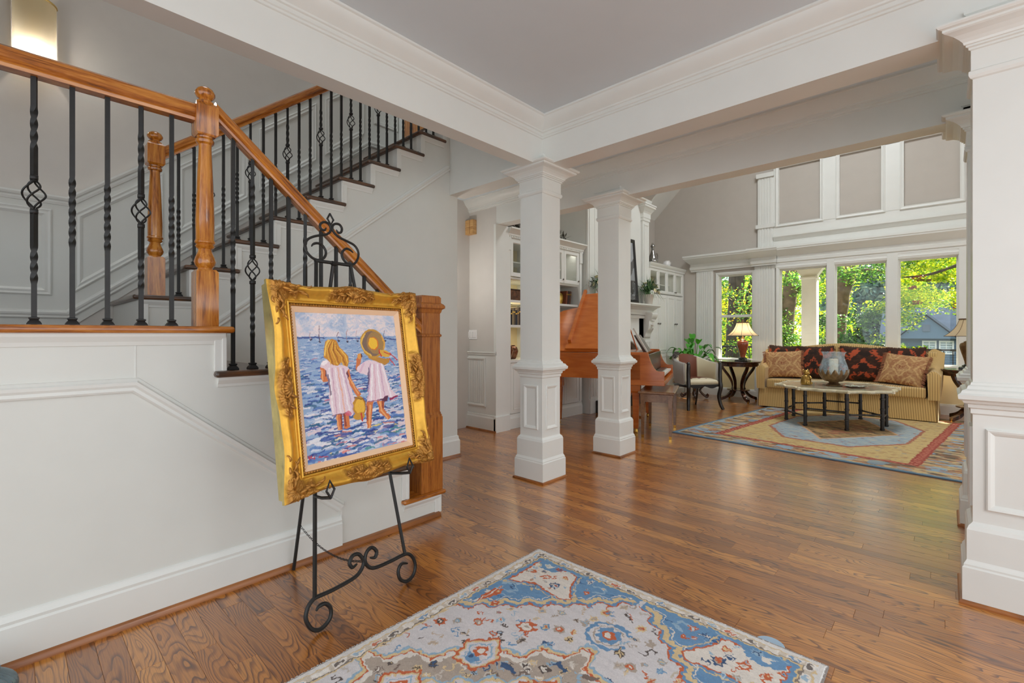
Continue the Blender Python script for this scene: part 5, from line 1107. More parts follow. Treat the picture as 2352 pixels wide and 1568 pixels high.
def lamp(cx_, cy_, label, power, body=None):
    t = thing('table_lamp', label, 'lamp', (cx_, cy_, .735)); z = .736
    m = MB(); m.sq(cx_, cy_, [(.105, z), (.105, z+.02), (.09, z+.03), (.075, z+.035)]); m.lathe(cx_, cy_, [(.07, z+.034), (.072, z+.05), (.05, z+.065), (.045, z+.07)], 24); m.build('base', DKGR, t, smooth=True, angle=30)
    m = MB(); m.lathe(cx_, cy_, spline([(.042, z+.07), (.045, z+.10), (.062, z+.17), (.086, z+.26), (.096, z+.32), (.085, z+.355), (.05, z+.37)], 4), 28); m.build('urn', body or CERAM, t, smooth=True, angle=60)
    m = MB(); m.lathe(cx_, cy_, [(.052, z+.368), (.054, z+.378), (.03, z+.39), (.02, z+.41), (.012, z+.44), (.012, z+.70), (.018, z+.71), (.012, z+.73), (.004, z+.74)], 16); m.build('stem', BRONZE, t, smooth=True, angle=40)
    pr2 = spline([(.255, z+.455), (.20, z+.50), (.15, z+.56), (.115, z+.63), (.095, z+.69)], 4); m = MB(); m.lathe(cx_, cy_, pr2, 32, cap=False); m.build('shade', SHD, t, smooth=True, angle=180)
    for k in range(8):
        a = 2*PI*k/8+.2; MB().tube([(cx_+(r_+.001)*math.cos(a), cy_+(r_+.001)*math.sin(a), zz) for r_, zz in pr2], .003, 4).build('shade_rib', TRIMB, t)
    m = MB(); m.tube([(cx_+.097*math.cos(a), cy_+.097*math.sin(a), z+.69) for a in np.linspace(0, 2*PI, 25)], .009, 6); m.build('top_trim', TRIMB, t); m = MB(); m.tube([(cx_+.255*math.cos(a), cy_+.255*math.sin(a), z+.455) for a in np.linspace(0, 2*PI, 33)], .004, 5); m.build('bottom_trim', TRIMB, t)
    if power:
        m = MB(); m.sphere((cx_, cy_, z+.56), .03, 10, 8); m.build('bulb', emit('lamp_bulb', (255, 220, 170), 3), t, smooth=True)
        l = bpy.data.lights.new('lamp_light', 'POINT'); l.energy = power; l.color = (1, .78, .48); l.shadow_soft_size = .03; l.use_custom_distance = False; o = bpy.data.objects.new('lamp_light', l); C.objects.link(o); o.location = (cx_, cy_, z+.50)
    return t
lamp(-2.65, 8.90, 'lit table lamp with red urn base beside the sofa', 3.2); lamp(.235, 9.0, 'table lamp half hidden behind the right pilaster', 0, BRONZE)
# ---- armchair (local: front towards -Y) ---------------------------------------------------------
AC = Vector((-3.075, 7.765, 0)); AR = math.radians(55); ac = thing('armchair', 'barrel armchair with black frame, pale hide and brown seat', 'armchair', AC)
Rm = Matrix.Translation(AC) @ Matrix.Rotation(AR, 4, 'Z')
def L3(x, y, z): return Rm @ Vector((x, y, z))
HIDE_C, HIDE_G, BRN = lin((214, 204, 172)), lin((196, 192, 186)), lin((112, 58, 34))
m = MB(); N1 = 49
def upath(t):
    """U-shaped shell: right arm front -> back -> left arm front"""
    a = PI*(t); e = 2.6; c_, s_ = math.cos(a), math.sin(a); return (.285*math.copysign(abs(c_)**(2/e), c_), -.20+.50*abs(s_)**(2/e))
def shell(off):
    rings = []; cols = []
    for i in range(N1):
        t = i/(N1-1); x, y = upath(t); tb = math.sin(PI*t); top = .735+.125*tb**1.4; k = 1+off/.3; fl = 1+.05*tb
        rings.append([(x*k, -.2+(y+.2)*k, .40), (x*k*1.0, -.2+(y+.2)*k*fl*.98, .55), (x*k*1.02, -.2+(y+.2)*k*fl*1.04, top)])
    return rings
so_, si_ = shell(.03), shell(-.03); rings = []; cols = []
for i in range(N1):
    o, q_ = so_[i], si_[i]; top = ((o[2][0]+q_[2][0])/2, (o[2][1]+q_[2][1])/2, o[2][2]+.022); t = i/(N1-1)
    rings.append([o[0], o[1], o[2], top, q_[2], q_[1], q_[0]]); ic = BRN if .28 < t < .62 else HIDE_C; tc_ = BRN if .33 < t < .58 else HIDE_G
    cols += [HIDE_G, HIDE_G, HIDE_G, tc_, ic, ic, ic]
m.loft([[L3(*p) for p in r_] for r_ in rings], True, cols); m.build('shell', VCS, ac, smooth=True, angle=70)
sp = Paint(1, 1, 60, 60, (222, 212, 184), warp=.22, wf=12, seed=9); sp.put(sp.B > .22, (112, 62, 40)); sp.put((sp.B > .22) & (vnoise(sp.A*9, sp.B*9, 4) > .6), (86, 44, 28), .7)
m = MB(); m.grid(30, 30, lambda u, v: L3((u-.5)*.53, -.285+v*.50, .455+.05*(max(0, 1-abs(2*u-1)**4))**.5*(max(0, 1-abs(2*v-1)**4))**.5), lambda u, v: sp.at(u, v)); m.build('seat', VCS, ac, smooth=True, angle=180)
m = MB(); m.box(-.27, .27, -.285, .2, .40, .456)
m.v = [tuple(L3(*p)) for p in m.v]; m.c = [HIDE_C]*len(m.v); m.build('seat_edge', VCS, ac)
m = MB(); ap = [(x, .345+.04*abs(math.sin(PI*(x+.28)/.56*1.0))**.6*0+.035*math.cos(2*PI*x/.56*1.0)**2) for x in np.linspace(-.28, .28, 25)]
m.prism([L3(x, -.29, z) for x, z in ap]+[L3(.28, -.29, .41), L3(-.28, -.29, .41)], (Rm.to_3x3() @ Vector((0, .03, 0)))); m.build('apron', EBONY, ac)
for s_ in (-1, 1):
    m = MB(); pts = [L3(s_*.285, -.285, .0), L3(s_*.280, -.28, .1), L3(s_*.275, -.275, .22), L3(s_*.29, -.30, .36), L3(s_*.285, -.29, .45), L3(s_*.285, -.285, .6), L3(s_*.285, -.29, .725), L3(s_*.285, -.275, .755)]
    if s_ > 0: pts[0] = L3(.325, -.315, 0); pts[1] = L3(.295, -.29, .08)
    m.tube([tuple(p) for p in spline(pts, 4)], [.025+.007*math.sin(PI*min(1, i/28*.9)) for i in range(29)], 8); m.build('front_leg', EBONY, ac, smooth=True, angle=60)
    m = MB(); m.tube([L3(s_*.22, .28, 0), L3(s_*.21, .22, .2), L3(s_*.21, .2, .42)], [.014, .018, .022], 8); m.build('back_leg', EBONY, ac, smooth=True)
    m = MB(); m.tube([L3(s_*.29, -.27, .385), L3(s_*.31, 0, .385), L3(s_*.2, .26, .385)], .024, 6); m.build('side_rail', EBONY, ac, smooth=True)
nh = MB()
for i in range(0, 28): nh.sphere(L3(-.265+.53*i/27, -.291, .425), .006, 6, 4)
for s_ in (-1, 1):
    for i in range(15): nh.sphere(L3(s_*.314, -.23, .44+.30*i/14), .005, 6, 4)
for i in range(8, 42):
    p = so_[i]; nh.sphere(L3(p[0][0]*1.01, p[0][1]*1.01, .415), .005, 6, 4); nh.sphere(L3(p[2][0]*1.012, p[2][1]*1.012, p[2][2]-.01), .005, 6, 4)
nh.build('nailheads', BRONZE, ac, smooth=True, kind='stuff')
th_ = thing('fringed_throw', 'grey fringed throw over the armchair back corner', 'throw', L3(-.2, .28, .85)); m = MB(); rq = random.Random(6)
for k in range(90):
    t = rq.uniform(.62, .80); x, y = upath(t); tb = math.sin(PI*t); p = L3(x*1.02, -.2+(y+.2)*1.05, .76+.125*tb**1.4+.02); m.tube([p, p+Vector((rq.uniform(-.03, .03), rq.uniform(-.03, .03), .025)), p+Vector((rq.uniform(-.05, .05), rq.uniform(-.05, .05), -.02))], .006, 4)
m.build('fringe', plain('grey_throw_wool', (104, 98, 94), .95), th_, kind='stuff')
# ---- plant on a carved stand -----------------------------------------------------------------------
PX, PY = -3.52, 8.92; ps = thing('plant_stand', 'carved dark wooden plant stand behind the armchair', 'plant stand', (PX, PY, 0))
m = MB(); m.lathe(PX, PY, [(.2, .36), (.22, .37), (.22, .39), (.2, .4)], 28); m.build('top', MAHOG, ps, smooth=True, angle=35)
for k in range(4):
    a = k*PI/2+.45; pts = spline([(.17, .36), (.20, .28), (.12, .2), (.10, .14), (.17, .06), (.22, .03), (.235, .06), (.215, .085)], 5); m = MB(); m.tube([(PX+r_*math.cos(a), PY+r_*math.sin(a), z_) for r_, z_ in pts], .022, 7); m.build('leg', MAHOG, ps, smooth=True)
pp = thing('potted_plant', 'leafy green houseplant behind the armchair', 'plant', (PX, PY, .4)); m = MB(); m.lathe(PX, PY, [(.10, .401), (.12, .43), (.145, .60), (.15, .62), (.135, .62), (.13, .58)], 24); m.build('pot', plain('glazed_cream_pot', (206, 188, 140), .3), pp, smooth=True, angle=50)
LEAFG = plain('green_houseplant_leaf', (70, 156, 40), .3, var=.35, vscale=5, spec=.6)
rq = random.Random(12)
for k in range(40):
    az = rq.uniform(0, 2*PI); inc = rq.uniform(.10, 1.15); L = rq.uniform(.24, .38); st_l = rq.uniform(.20, .52)*(1.0-.25*inc); d = Vector((math.cos(az)*math.sin(inc), math.sin(az)*math.sin(inc), math.cos(inc))); b0 = Vector((PX, PY, .6)); tip = b0+d*st_l; w_ = Vector((-math.sin(az), math.cos(az), 0))
    m = MB(); m.tube([b0, b0+d*st_l*.5, tip], .006, 5)
    def lf(u, v):
        dd = d*(1-.5*v)+Vector((d.x, d.y, 0))*.5*v-Vector((0, 0, .9*v*v*inc)); wd = .075*math.sin(PI*min(1, .04+v*.96))**.75*(1-.25*v); c_ = tip+dd*L*v; return c_+w_*(u-.5)*2*wd-Vector((0, 0, .03))*(1-abs(2*u-1))*.6*math.sin(PI*v)
    m.grid(5, 9, lf); m.build('leaf', LEAFG, pp, smooth=True, angle=180)
# ---- piano ------------------------------------------------------------------------------------------
PK = Vector((-2.45, 5.30, 0)); ps_ = Vector((-.94, -.341, 0)).normalized(); pw = Vector((-.341, .94, 0)).normalized()
def PP_(s, w, z): return PK+ps_*s+pw*w+Vector((0, 0, z))
pn = thing('grand_piano', 'orange cherry-wood grand piano with raised lid behind the columns', 'piano', PP_(.75, .6, 0))
rim = [(.28, 0), (1.64, 0), (1.70, .08), (1.71, .33), (1.63, .58), (1.50, .76), (1.35, .86), (1.15, .94), (.98, 1.15), (.80, 1.34), (.60, 1.42), (.28, 1.42)]
m = MB(); m.prism([PP_(s, w, .665) for s, w in rim], (0, 0, .30)); m.build('case', CHERRY, pn)
m = MB(); m.prism([PP_(s*1.0-.0, w, .965) for s, w in [(.26, -.012), (1.65, -.012), (1.72, .07), (1.73, .33), (1.65, .59), (1.52, .78), (1.36, .88), (1.16, .96), (.99, 1.17), (.81, 1.36), (.6, 1.435), (.26, 1.435)]], (0, 0, .02)); m.build('rim_cap', CHERRY, pn)
arm = [(.0, .60), (.0, .77)]+[(.005+.02*i, .772) for i in range(3)]+[(.06+.13*t, .772+.225*(t**2.2)) for t in np.linspace(0.1, 1, 9)]+[(.22, 1.0), (.40, 1.0), (.40, .60)]
for w0, w1 in ((0, .04), (1.38, 1.42)):
    m = MB(); m.prism([PP_(s, w0, z) for s, z in arm], pw*(w1-w0)); m.build('cheek', CHERRY, pn, bevel=.003)
m = MB(); m.prism([PP_(s, -.006, z) for s, z in ((-.004, .60), (-.004, .655), (.42, .655), (.42, .60))], pw*1.432); m.build('keybed', CHERRY, pn, bevel=.004)
m = MB(); m.prism([PP_(s, .1, z) for s, z in ((.02, .70), (.16, .70), (.16, .725), (.02, .725))], pw*1.22); m.build('white_keys', plain('ivory_keys', (236, 232, 222), .25), pn)
m = MB(); m.prism([PP_(s, .1, z) for s, z in ((.07, .725), (.16, .725), (.16, .737), (.07, .737))], pw*1.22); m.build('black_keys', EBONY, pn)
m = MB(); m.prism([PP_(s, .04, z) for s, z in ((.17, .72), (.20, .72), (.20, .97), (.17, .97))], pw*1.34); m.build('fallboard', EBONY, pn)
for s, w in ((.34, .09), (.34, 1.32), (1.40, .32)):
    c = PP_(s, w, 0); m = MB(); m.loft([[c+ps_*a*k+pw*b*k+Vector((0, 0, z)) for a, b in ((-1, -1), (1, -1), (1, 1), (-1, 1))] for k, z in ((.028, .06), (.032, .2), (.042, .5), (.055, .52), (.055, .655))]); m.build('leg', CHERRY, pn)
    m = MB(); m.lathe(c.x, c.y, [(.02, 0), (.026, .015), (.02, .04), (.012, .06)], 12); m.build('caster', BRASS, pn, smooth=True)
m = MB(); m.prism([PP_(s, .05, z) for s, z in ((.36, .655), (.62, .655), (.50, .60), (.44, .52), (.40, .45))], pw*.06); m.build('leg_bracket', CHERRY, pn)
m = MB(); m.tube([PP_(.44, .72, .15), PP_(.44, .72, .66)], .03, 8); m.tube([PP_(.44, .62, .12), PP_(.44, .82, .12)], .03, 8)
m.build('pedal_lyre', CHERRY, pn, smooth=True)
for k in (-.06, 0, .06): MB().tube([PP_(.44, .72+k, .10), PP_(.33, .72+k, .075)], .009, 6).build('pedal', BRASS, pn, smooth=True)
la = math.radians(40)
def LP(s, w, h=0): return PP_(s, w*math.cos(la)-h*math.sin(la), .99+w*math.sin(la)+h*math.cos(la))
lid = [(.66, 0), (1.66, 0), (1.73, .1), (1.74, .35), (1.66, .6), (1.55, .76), (1.44, .85), (1.22, .93), (1.16, 1.0), (1.0, 1.19), (.66, 1.34)]
m = MB(); a_ = [LP(s, w) for s, w in lid]; m.prism(a_, LP(0, 0, .022)-LP(0, 0, 0)); m.build('lid', CHERRY, pn)
m = MB(); m.prism([LP(s, w, .024) for s, w in ((.68, .02), (1.22, .02), (1.22, 1.20), (1.0, 1.23), (.68, 1.36))], LP(0, 0, .022)-LP(0, 0, 0)); m.build('folded_lid_flap', CHERRY, pn)
m = MB(); m.loft([[LP(s+ds, w, .048+dh) for ds, dh in ((-.022, 0), (.022, 0), (.022, .045), (-.022, .045))] for s, w in ((1.18, .13), (1.18, 1.26))]); m.build('lid_bar', CHERRY, pn, bevel=.003)
m = MB(); m.tube([PP_(.50, 1.34, .98), LP(.72, 1.28, -.01)], .009, 6); m.build('lid_prop', CHERRY, pn)
m = MB(); m.prism([PP_(.26, .45, .985), PP_(.30, .45, .985), PP_(.42, .45, 1.20), PP_(.405, .45, 1.21)], pw*.55); m.build('music_desk', MAHOG, pn)
sb = thing('sheet_music_book', 'open pale music book leaning on the piano desk', 'book', PP_(.28, .5, 1.0)); m = MB(); m.prism([PP_(.235, .40, .99), PP_(.25, .40, .99), PP_(.43, .40, 1.29), PP_(.415, .40, 1.30)], pw*.035); m.build('pages', plain('sheet_music_paper', (206, 204, 198), .8), sb)
for k in range(3): MB().obox(PP_(.20, .25+.12*k, .78), ps_, pw, (0, 0, 1), .03, .05, .02).build('page_stack', plain('blue_grey_paper', (150, 170, 186), .8), sb)
# ---- bench ------------------------------------------------------------------------------------------
BC = Vector((-2.605, 5.50, 0)); pb = thing('piano_bench', 'brown wooden piano bench with brass feet', 'bench', BC)
def BP(s, w, z): return BC-ps_*s+pw*w+Vector((0, 0, z))
m = MB(); m.loft([[BP(a*k, b*k2, z) for a, b in ((-.205, -.42), (.205, -.42), (.205, .42), (-.205, .42))] for k, k2, z in ((.9, .95, .515), (1, 1, .525), (1, 1, .535), (.97, .985, .548))]); m.build('seat', BENCHW, pb)
m = MB(); m.loft([[BP(a, b, z) for a, b in ((-.16, -.375), (.16, -.375), (.16, .375), (-.16, .375))] for z in (.42, .516)]); m.build('apron', BENCHW, pb)
for a in (-1, 1):
    for b in (-1, 1):
        m = MB(); m.loft([[BP(a*.155+x*k, b*.37+y*k, z) for x, y in ((-1, -1), (1, -1), (1, 1), (-1, 1))] for k, z in ((.015, .035), (.02, .3), (.026, .515))]); m.build('leg', BENCHW, pb)
        m = MB(); m.loft([[BP(a*.155+x*k, b*.37+y*k, z) for x, y in ((-1, -1), (1, -1), (1, 1), (-1, 1))] for k, z in ((.013, .0), (.017, .036))]); m.build('foot_cap', BRASS, pb)
# ================================================================== BOOKCASE, FIREPLACE, CABINET AND SMALL THINGS
def panel_door(mb, x, y0, y1, z0, z1, raised=True):
    """raised-panel door on a plane facing +X"""
    mb.box(x-.02, x, y0, y1, z0, z1)
    mb.frame((x, y0+.055, z0+.055), (0, 1, 0), (0, 0, 1), y1-y0-.11, z1-z0-.11, (1, 0, 0), [(0, -.006), (.006, -.004), (.006, .006), (-.008, .016), (-.008, .03)])
    if raised: mb.loft([[(x+h, a, b) for a, b in ((y0+.055+i, z0+.055+i), (y1-.055-i, z0+.055+i), (y1-.055-i, z1-.055-i), (y0+.055+i, z1-.055-i))] for h, i in ((-.008, .02), (.0, .05), (.001, .06))])
def glass_door(parent, x, y0, y1, z0, z1, knob_y=None):
    m = MB(); m.frame((x-.02, y0, z0), (0, 1, 0), (0, 0, 1), y1-y0, z1-z0, (1, 0, 0), [(0, 0), (.022, 0), (.022, .042), (.014, .052), (.004, .054), (0, .054)]); d = m.build('door', WHITE, parent)
    MB().box(x-.014, x-.010, y0+.05, y1-.05, z0+.05, z1-.05).build('pane', CABGLASS, d)
    if knob_y is not None: mk = MB(); mk.sphere((x+.014, knob_y, z0+.05), .012, 10, 8); mk.build('knob', KNOB, d, smooth=True)
    return d
BXF = -4.11; BY0, BY1 = 4.345, 6.0
bc = thing('bookcase', 'tall white built-in bookcase partly hidden by the nearer column', 'bookcase', (-4.4, 5.17, 0))
INN = plain('bookcase_interior_cream', (226, 212, 170), .7)
MB().box(-4.685, -4.67, BY0, BY1, 0, 2.47).build('back_panel', INN, bc)
for y0, y1 in ((BY0, BY0+.05), (5.142, 5.182), (BY1-.07, BY1)): MB().box(-4.67, BXF, y0, y1, 0, 2.47).build('upright', WHITE, bc)
for z in (1.31, 1.635): MB().box(-4.67, BXF-.02, BY0+.05, BY1-.07, z, z+.03).build('shelf', WHITE, bc)
MB().box(-4.67, BXF+.01, BY0+.02, BY1-.02, .85, .88).build('counter', WHITE, bc); MB().box(-4.67, BXF-.03, BY0+.05, BY1-.07, 1.94, 1.965).build('shelf', WHITE, bc); MB().box(-4.67, -4.36, BY0+.05, BY1-.07, 2.205, 2.22).build('shelf', WHITE, bc)
MB().box(-4.67, BXF, BY0, BY1, 2.45, 2.48).build('top', WHITE, bc)
DY = [(BY0+.05, 4.778), (4.778, 5.162), (5.162, 5.546), (5.546, BY1-.07)]
for y0, y1 in DY:
    glass_door(bc, BXF+.005, y0+.004, y1-.004, 1.97, 2.45, y1-.03)
    m = MB(); panel_door(m, BXF+.005, y0+.004, y1-.004, .19, .845); d = m.build('lower_door', WHITE, bc)
for y0, y1 in ((BY0, BY0+.05), (BY1-.07, BY1)): MB().box(BXF, BXF+.012, y0+.006, y1-.006, .2, 2.35).box(BXF, BXF+.022, y0, y1, 2.3, 2.46).build('pilaster', WHITE, bc)
BCR = [(0, 0), (.02, 0), (.02, .025), (.03, .03), (.03, .05), (.05, .07), (.075, .1), (.085, .105), (.085, .125), (0, .125)]
MB().mold((BXF, BY0-.01, 2.46), (BXF, BY1+.0, 2.46), (1, 0, 0), (0, 0, 1), BCR, 0, -.8).mold((BXF, BY1, 2.46), (-4.68, BY1, 2.46), (0, 1, 0), (0, 0, 1), BCR, -1, 0).build('crown', WHITE, bc, smooth=True, angle=25)
dn = MB()
for i in range(40): y = BY0+.01+i*.041; dn.box(BXF+.018, BXF+.028, y, y+.022, 2.468, 2.484)
dn.build('dentils', WHITE, bc, kind='stuff')
MB().mold((BXF, BY0, 0), (BXF, BY1, 0), (1, 0, 0), (0, 0, 1), [(0, 0), (.02, 0), (.02, .13), (.008, .16), (.006, .18), (0, .185)]).build('baseboard', WHITE, bc)
l = bpy.data.lights.new('bookcase_light', 'AREA'); l.energy = .9; l.color = (1, .86, .6); l.size = .5; l.shape = 'RECTANGLE'; l.size_y = .1
for z in (1.925, 1.62, 1.30):
    o = bpy.data.objects.new('bookcase_light', l); C.objects.link(o); o.location = (-4.3, 4.70, z); o.rotation_euler = (0, 0, PI/2)
l2 = bpy.data.lights.new('cabinet_light', 'AREA'); l2.energy = .3; l2.color = (1, .95, .84); l2.size = .4; l2.shape = 'RECTANGLE'; l2.size_y = .1  # area lights added to lift the dark interiors behind the glass doors
for y in (4.6, 5.4, 5.8, 8.4, 8.9, 9.3):
    o = bpy.data.objects.new('cabinet_light', l2); C.objects.link(o); o.location = (-4.21, y, 2.44); o.rotation_euler = (0, 0, PI/2)
# books and objects on the shelves
bcols = [(40, 30, 26), (66, 44, 32), (28, 28, 30), (150, 132, 100), (92, 80, 60), (34, 40, 50), (120, 104, 82), (54, 40, 30), (176, 162, 136), (44, 34, 30)]
def book(x1, y, w, h, d, z, col, label, group=None, lean=0):
    t = thing('book', label, 'book', (x1-d/2, y+w/2, z), 0, group); c = Vector((x1-d/2, y+w/2, z+h/2)); R_ = Matrix.Rotation(lean, 3, 'X'); up_ = R_ @ Vector((0, 0, 1)); ay = R_ @ Vector((0, 1, 0)); c = Vector((x1-d/2, y+w/2, z))+up_*h/2
    m = MB(); m.obox(c, (1, 0, 0), ay, up_, d/2, w/2, h/2); m.build('cover', plain('book_cover', col, .6, var=.15), t, bevel=.002)
    m = MB(); m.obox(c+up_*.002-Vector((.004, 0, 0)), (1, 0, 0), ay, up_, d/2-.004, w/2-.004, h/2-.001); m.build('pages', plain('book_pages', (222, 212, 190), .9), t)
    m = MB(); m.obox(c+up_*h*.25+Vector((d/2, 0, 0)), (1, 0, 0), ay, up_, .001, w/2-.002, h*.04); m.build('spine_band', BRASS, t)
yb = BY0+.062; rq = random.Random(31); i = 0
labs = ['black-spined', 'dark brown', 'charcoal', 'tan', 'olive brown', 'navy', 'sand', 'walnut brown', 'cream', 'umber', 'grey-brown', 'dark olive']
while yb < 4.80 and i < 12:
    w = rq.uniform(.026, .040); book(BXF-.06, yb, w, rq.uniform(.19, .235), .16, 1.342, bcols[i % 10], '%s book in the row on the left bookcase shelf, number %d from the left' % (labs[i], i+1) if False else '%s book standing in the row on the left bookcase shelf' % labs[i], 'books on the left bookcase shelf'); yb += w+.002; i += 1
for j, (y, col, lb) in enumerate(((5.70, (120, 62, 34), 'rust-brown book leaning on the right bookcase shelf'), (5.745, (52, 34, 26), 'dark brown book leaning on the right bookcase shelf'), (5.79, (84, 52, 34), 'chestnut book leaning at the end of the right bookcase shelf'))):
    book(BXF-.08, y, .036, .205, .15, 1.667, col, lb, None, -.14)
t = thing('gold_plate', 'small gold plate standing on the right bookcase shelf', 'plate', (-4.22, 5.60, 1.667)); m = MB(); m.sphere((-4.22, 5.61, 1.667+.085), .085, 20, 10, sx=.12); m.build('disc', BRASS, t, smooth=True)
t = thing('copper_box', 'mottled copper box on the upper left bookcase shelf', 'box', (-4.25, 4.55, 1.665)); m = MB(); m.box(-4.33, -4.17, 4.43, 4.70, 1.666, 1.80); m.build('body', plain('mottled_copper', (92, 58, 36), .4, .5, var=.6, vscale=18), t, bevel=.006); MB().box(-4.335, -4.165, 4.425, 4.705, 1.80, 1.815).build('lid', plain('dark_copper_lid', (66, 44, 30), .4, .5, var=.4, vscale=18), t)
t = thing('black_panel', 'black square picture leaning behind the bronze vases', 'picture', (-4.5, 4.5, .88)); m = MB(); m.obox((-4.52, 4.50, 1.035), (1, 0, .1), (0, 1, 0), (-.1, 0, 1), .008, .11, .15); m.build('panel', BLACK, t); m = MB(); m.frame((-4.50, 4.39, .90), (0, 1, 0), (0, 0, 1), .22, .28, (1, 0, .1), [(0, 0), (.012, 0), (.012, .014), (0, .016)]); m.build('frame', EBONY, t)
VASE = plain('bronze_glaze', (104, 66, 46), .18, .55, var=.3, vscale=8)
def vase(x, y, z, s, label):
    t = thing('round_vase', label, 'vase', (x, y, z)); m = MB(); m.lathe(x, y, [(a*s, z+b*s) for a, b in spline([(.06, 0), (.085, .04), (.115, .14), (.12, .19), (.09, .26), (.045, .285), (.042, .295), (.055, .30)], 4)], 28); m.build('body', VASE, t, smooth=True, angle=60)
    m = MB(); m.tube([(x+.052*s*math.cos(a), y+.052*s*math.sin(a), z+.30*s) for a in np.linspace(0, 2*PI, 20)], .006*s, 6); m.build('rim', VASE, t, smooth=True)
vase(-4.27, 4.50, .881, .72, 'round bronze vase at the left end of the bookcase counter'); vase(-4.33, 4.68, .881, .62, 'smaller round bronze vase half hidden behind the column')
# dried arrangement on top of the bookcase
def leafmesh(mb, p, d, L, w, up_=Vector((0, 0, 1)), col=None):
    d = Vector(d).normalized(); s = d.cross(up_)
    if s.length < .01: s = Vector((1, 0, 0))
    s.normalize(); n_ = s.cross(d)
    mb.add([p, p+d*L*.5+s*w+n_*w*.3, p+d*L, p+d*L*.5-s*w+n_*w*.3], [(0, 1, 2), (0, 2, 3)], col)
da = thing('dried_arrangement', 'dark dried leaf arrangement on top of the bookcase', 'dried flowers', (-4.35, 5.0, 2.59)); m = MB(); rq = random.Random(8)
for k in range(520):
    t_ = rq.random(); c = Vector((-4.28+rq.uniform(-.08, .1), 4.46+1.22*t_, 2.62+rq.uniform(0, .05+.10*math.sin(PI*t_)))); d = Vector((rq.uniform(-.4, 1), rq.gauss(0, 1), rq.uniform(-.3, 1))); leafmesh(m, c, d, rq.uniform(.06, .14), rq.uniform(.006, .016))
m.build('leaves', plain('dried_grey_leaf', (88, 84, 74), .8, var=.35, vscale=12), da, kind='stuff'); MB().box(-4.4, -4.2, 4.5, 5.66, 2.586, 2.62).build('tray', BRONZE, da, bevel=.01)
# ---- fireplace -----------------------------------------------------------------------------------
FY0, FY1 = 6.04, 8.06; FXF = -4.0
fp_ = thing('fireplace', 'white carved mantel fireplace behind the piano', 'fireplace', (-4.2, 7.05, 0))
m = MB(); m.box(-4.69, FXF, FY0, FY0+.42, 0, 1.5).box(-4.69, FXF, FY1-.42, FY1, 0, 1.5).box(-4.69, FXF, FY0, FY1, 1.15, 1.62); m.build('surround', WHITE, fp_)
m = MB(); m.box(-4.69, FXF-.06, FY0, FY1, 1.62, 3.66); m.build('overmantel', WHITE, fp_)
for y0 in (FY0, FY1-.24):
    m = MB(); m.box(FXF-.06, FXF-.02, y0, y0+.24, 1.76, 3.30); m.build('overmantel_pilaster', WHITE, fp_, bevel=.006)
    MB().frame((FXF-.02, y0+.03, 1.82), (0, 1, 0), (0, 0, 1), .18, 1.4, (1, 0, 0), [(0, 0), (.012, 0), (.014, .01), (.004, .03), (0, .03)]).build('pilaster_moulding', WHITE, fp_)
    MB().loft([[(x_, y_, z_) for x_, y_ in ((-4.6, y0-k), (FXF-.02+k, y0-k), (FXF-.02+k, y0+.24+k), (-4.6, y0+.24+k))] for k, z_ in ((.0, 3.28), (.012, 3.285), (.012, 3.33), (.02, 3.34), (.02, 3.42), (.035, 3.45), (.07, 3.50), (.09, 3.52), (.09, 3.55), (.1, 3.555), (.1, 3.58))]).build('pilaster_capital', WHITE, fp_)
    for yy in (y0+.03, ): MB().box(FXF, FXF+.03, y0, y0+.30, 0, .22).box(FXF, FXF+.018, y0+.02, y0+.28, .22, 1.12).build('leg_pilaster', WHITE, fp_, bevel=.004)
    m = MB()
    for k in range(4): m.box(FXF+.018, FXF+.026, y0+.05+.055*k, y0+.085+.055*k, .26, 1.08)
    m.build('fluting', WHITE, fp_)
m = MB(); m.mold((FXF-.06, FY0, 3.66), (FXF-.06, FY1, 3.66), (1, 0, 0), (0, 0, 1), [(0, 0), (.1, 0), (.09, -.03), (.05, -.09), (.02, -.11), (0, -.11)]); m.build('overmantel_crown', WHITE, fp_, smooth=True, angle=25)
MF = [(0, -.19), (.03, -.19), (.03, -.15), (.05, -.145), (.06, -.10), (.10, -.075), (.14, -.05), (.17, -.045), (.18, -.03), (.2, -.025), (.2, 0), (0, 0)]
m = MB(); m.mold((FXF, FY0-.0, 1.745), (FXF, FY1, 1.745), (1, 0, 0), (0, 0, 1), MF, -.2, -.2); m.build('mantel_shelf', WHITE, fp_, smooth=True, angle=25)
m = MB(); m.box(FXF, FXF+.03, FY0+.02, FY1-.02, 1.50, 1.58).box(FXF, FXF+.05, FY0+.01, FY1-.01, 1.56, 1.60); m.build('frieze', WHITE, fp_)
for y0 in (FY0+.05, FY1-.27):
    pts = [(FXF, 1.62), (FXF+.17, 1.60), (FXF+.165, 1.52), (FXF+.12, 1.46), (FXF+.115, 1.38), (FXF+.09, 1.30), (FXF+.05, 1.24), (FXF+.035, 1.17), (FXF, 1.15)]
    m = MB(); m.prism([(x, y0, z) for x, z in spline(pts, 3)], (0, .22, 0)); m.build('corbel', WHITE, fp_, bevel=.01)
    m = MB()
    for k in range(3): m.tube([(FXF+.06+.03*k, y0+.11+.05*math.sin(k*2), 1.34+.07*k), (FXF+.10+.03*k, y0+.11, 1.30+.08*k), (FXF+.14, y0+.11-.05*math.sin(k*2), 1.33+.07*k)], .016, 6)
    m.build('corbel_leaf', WHITE, fp_, smooth=True)
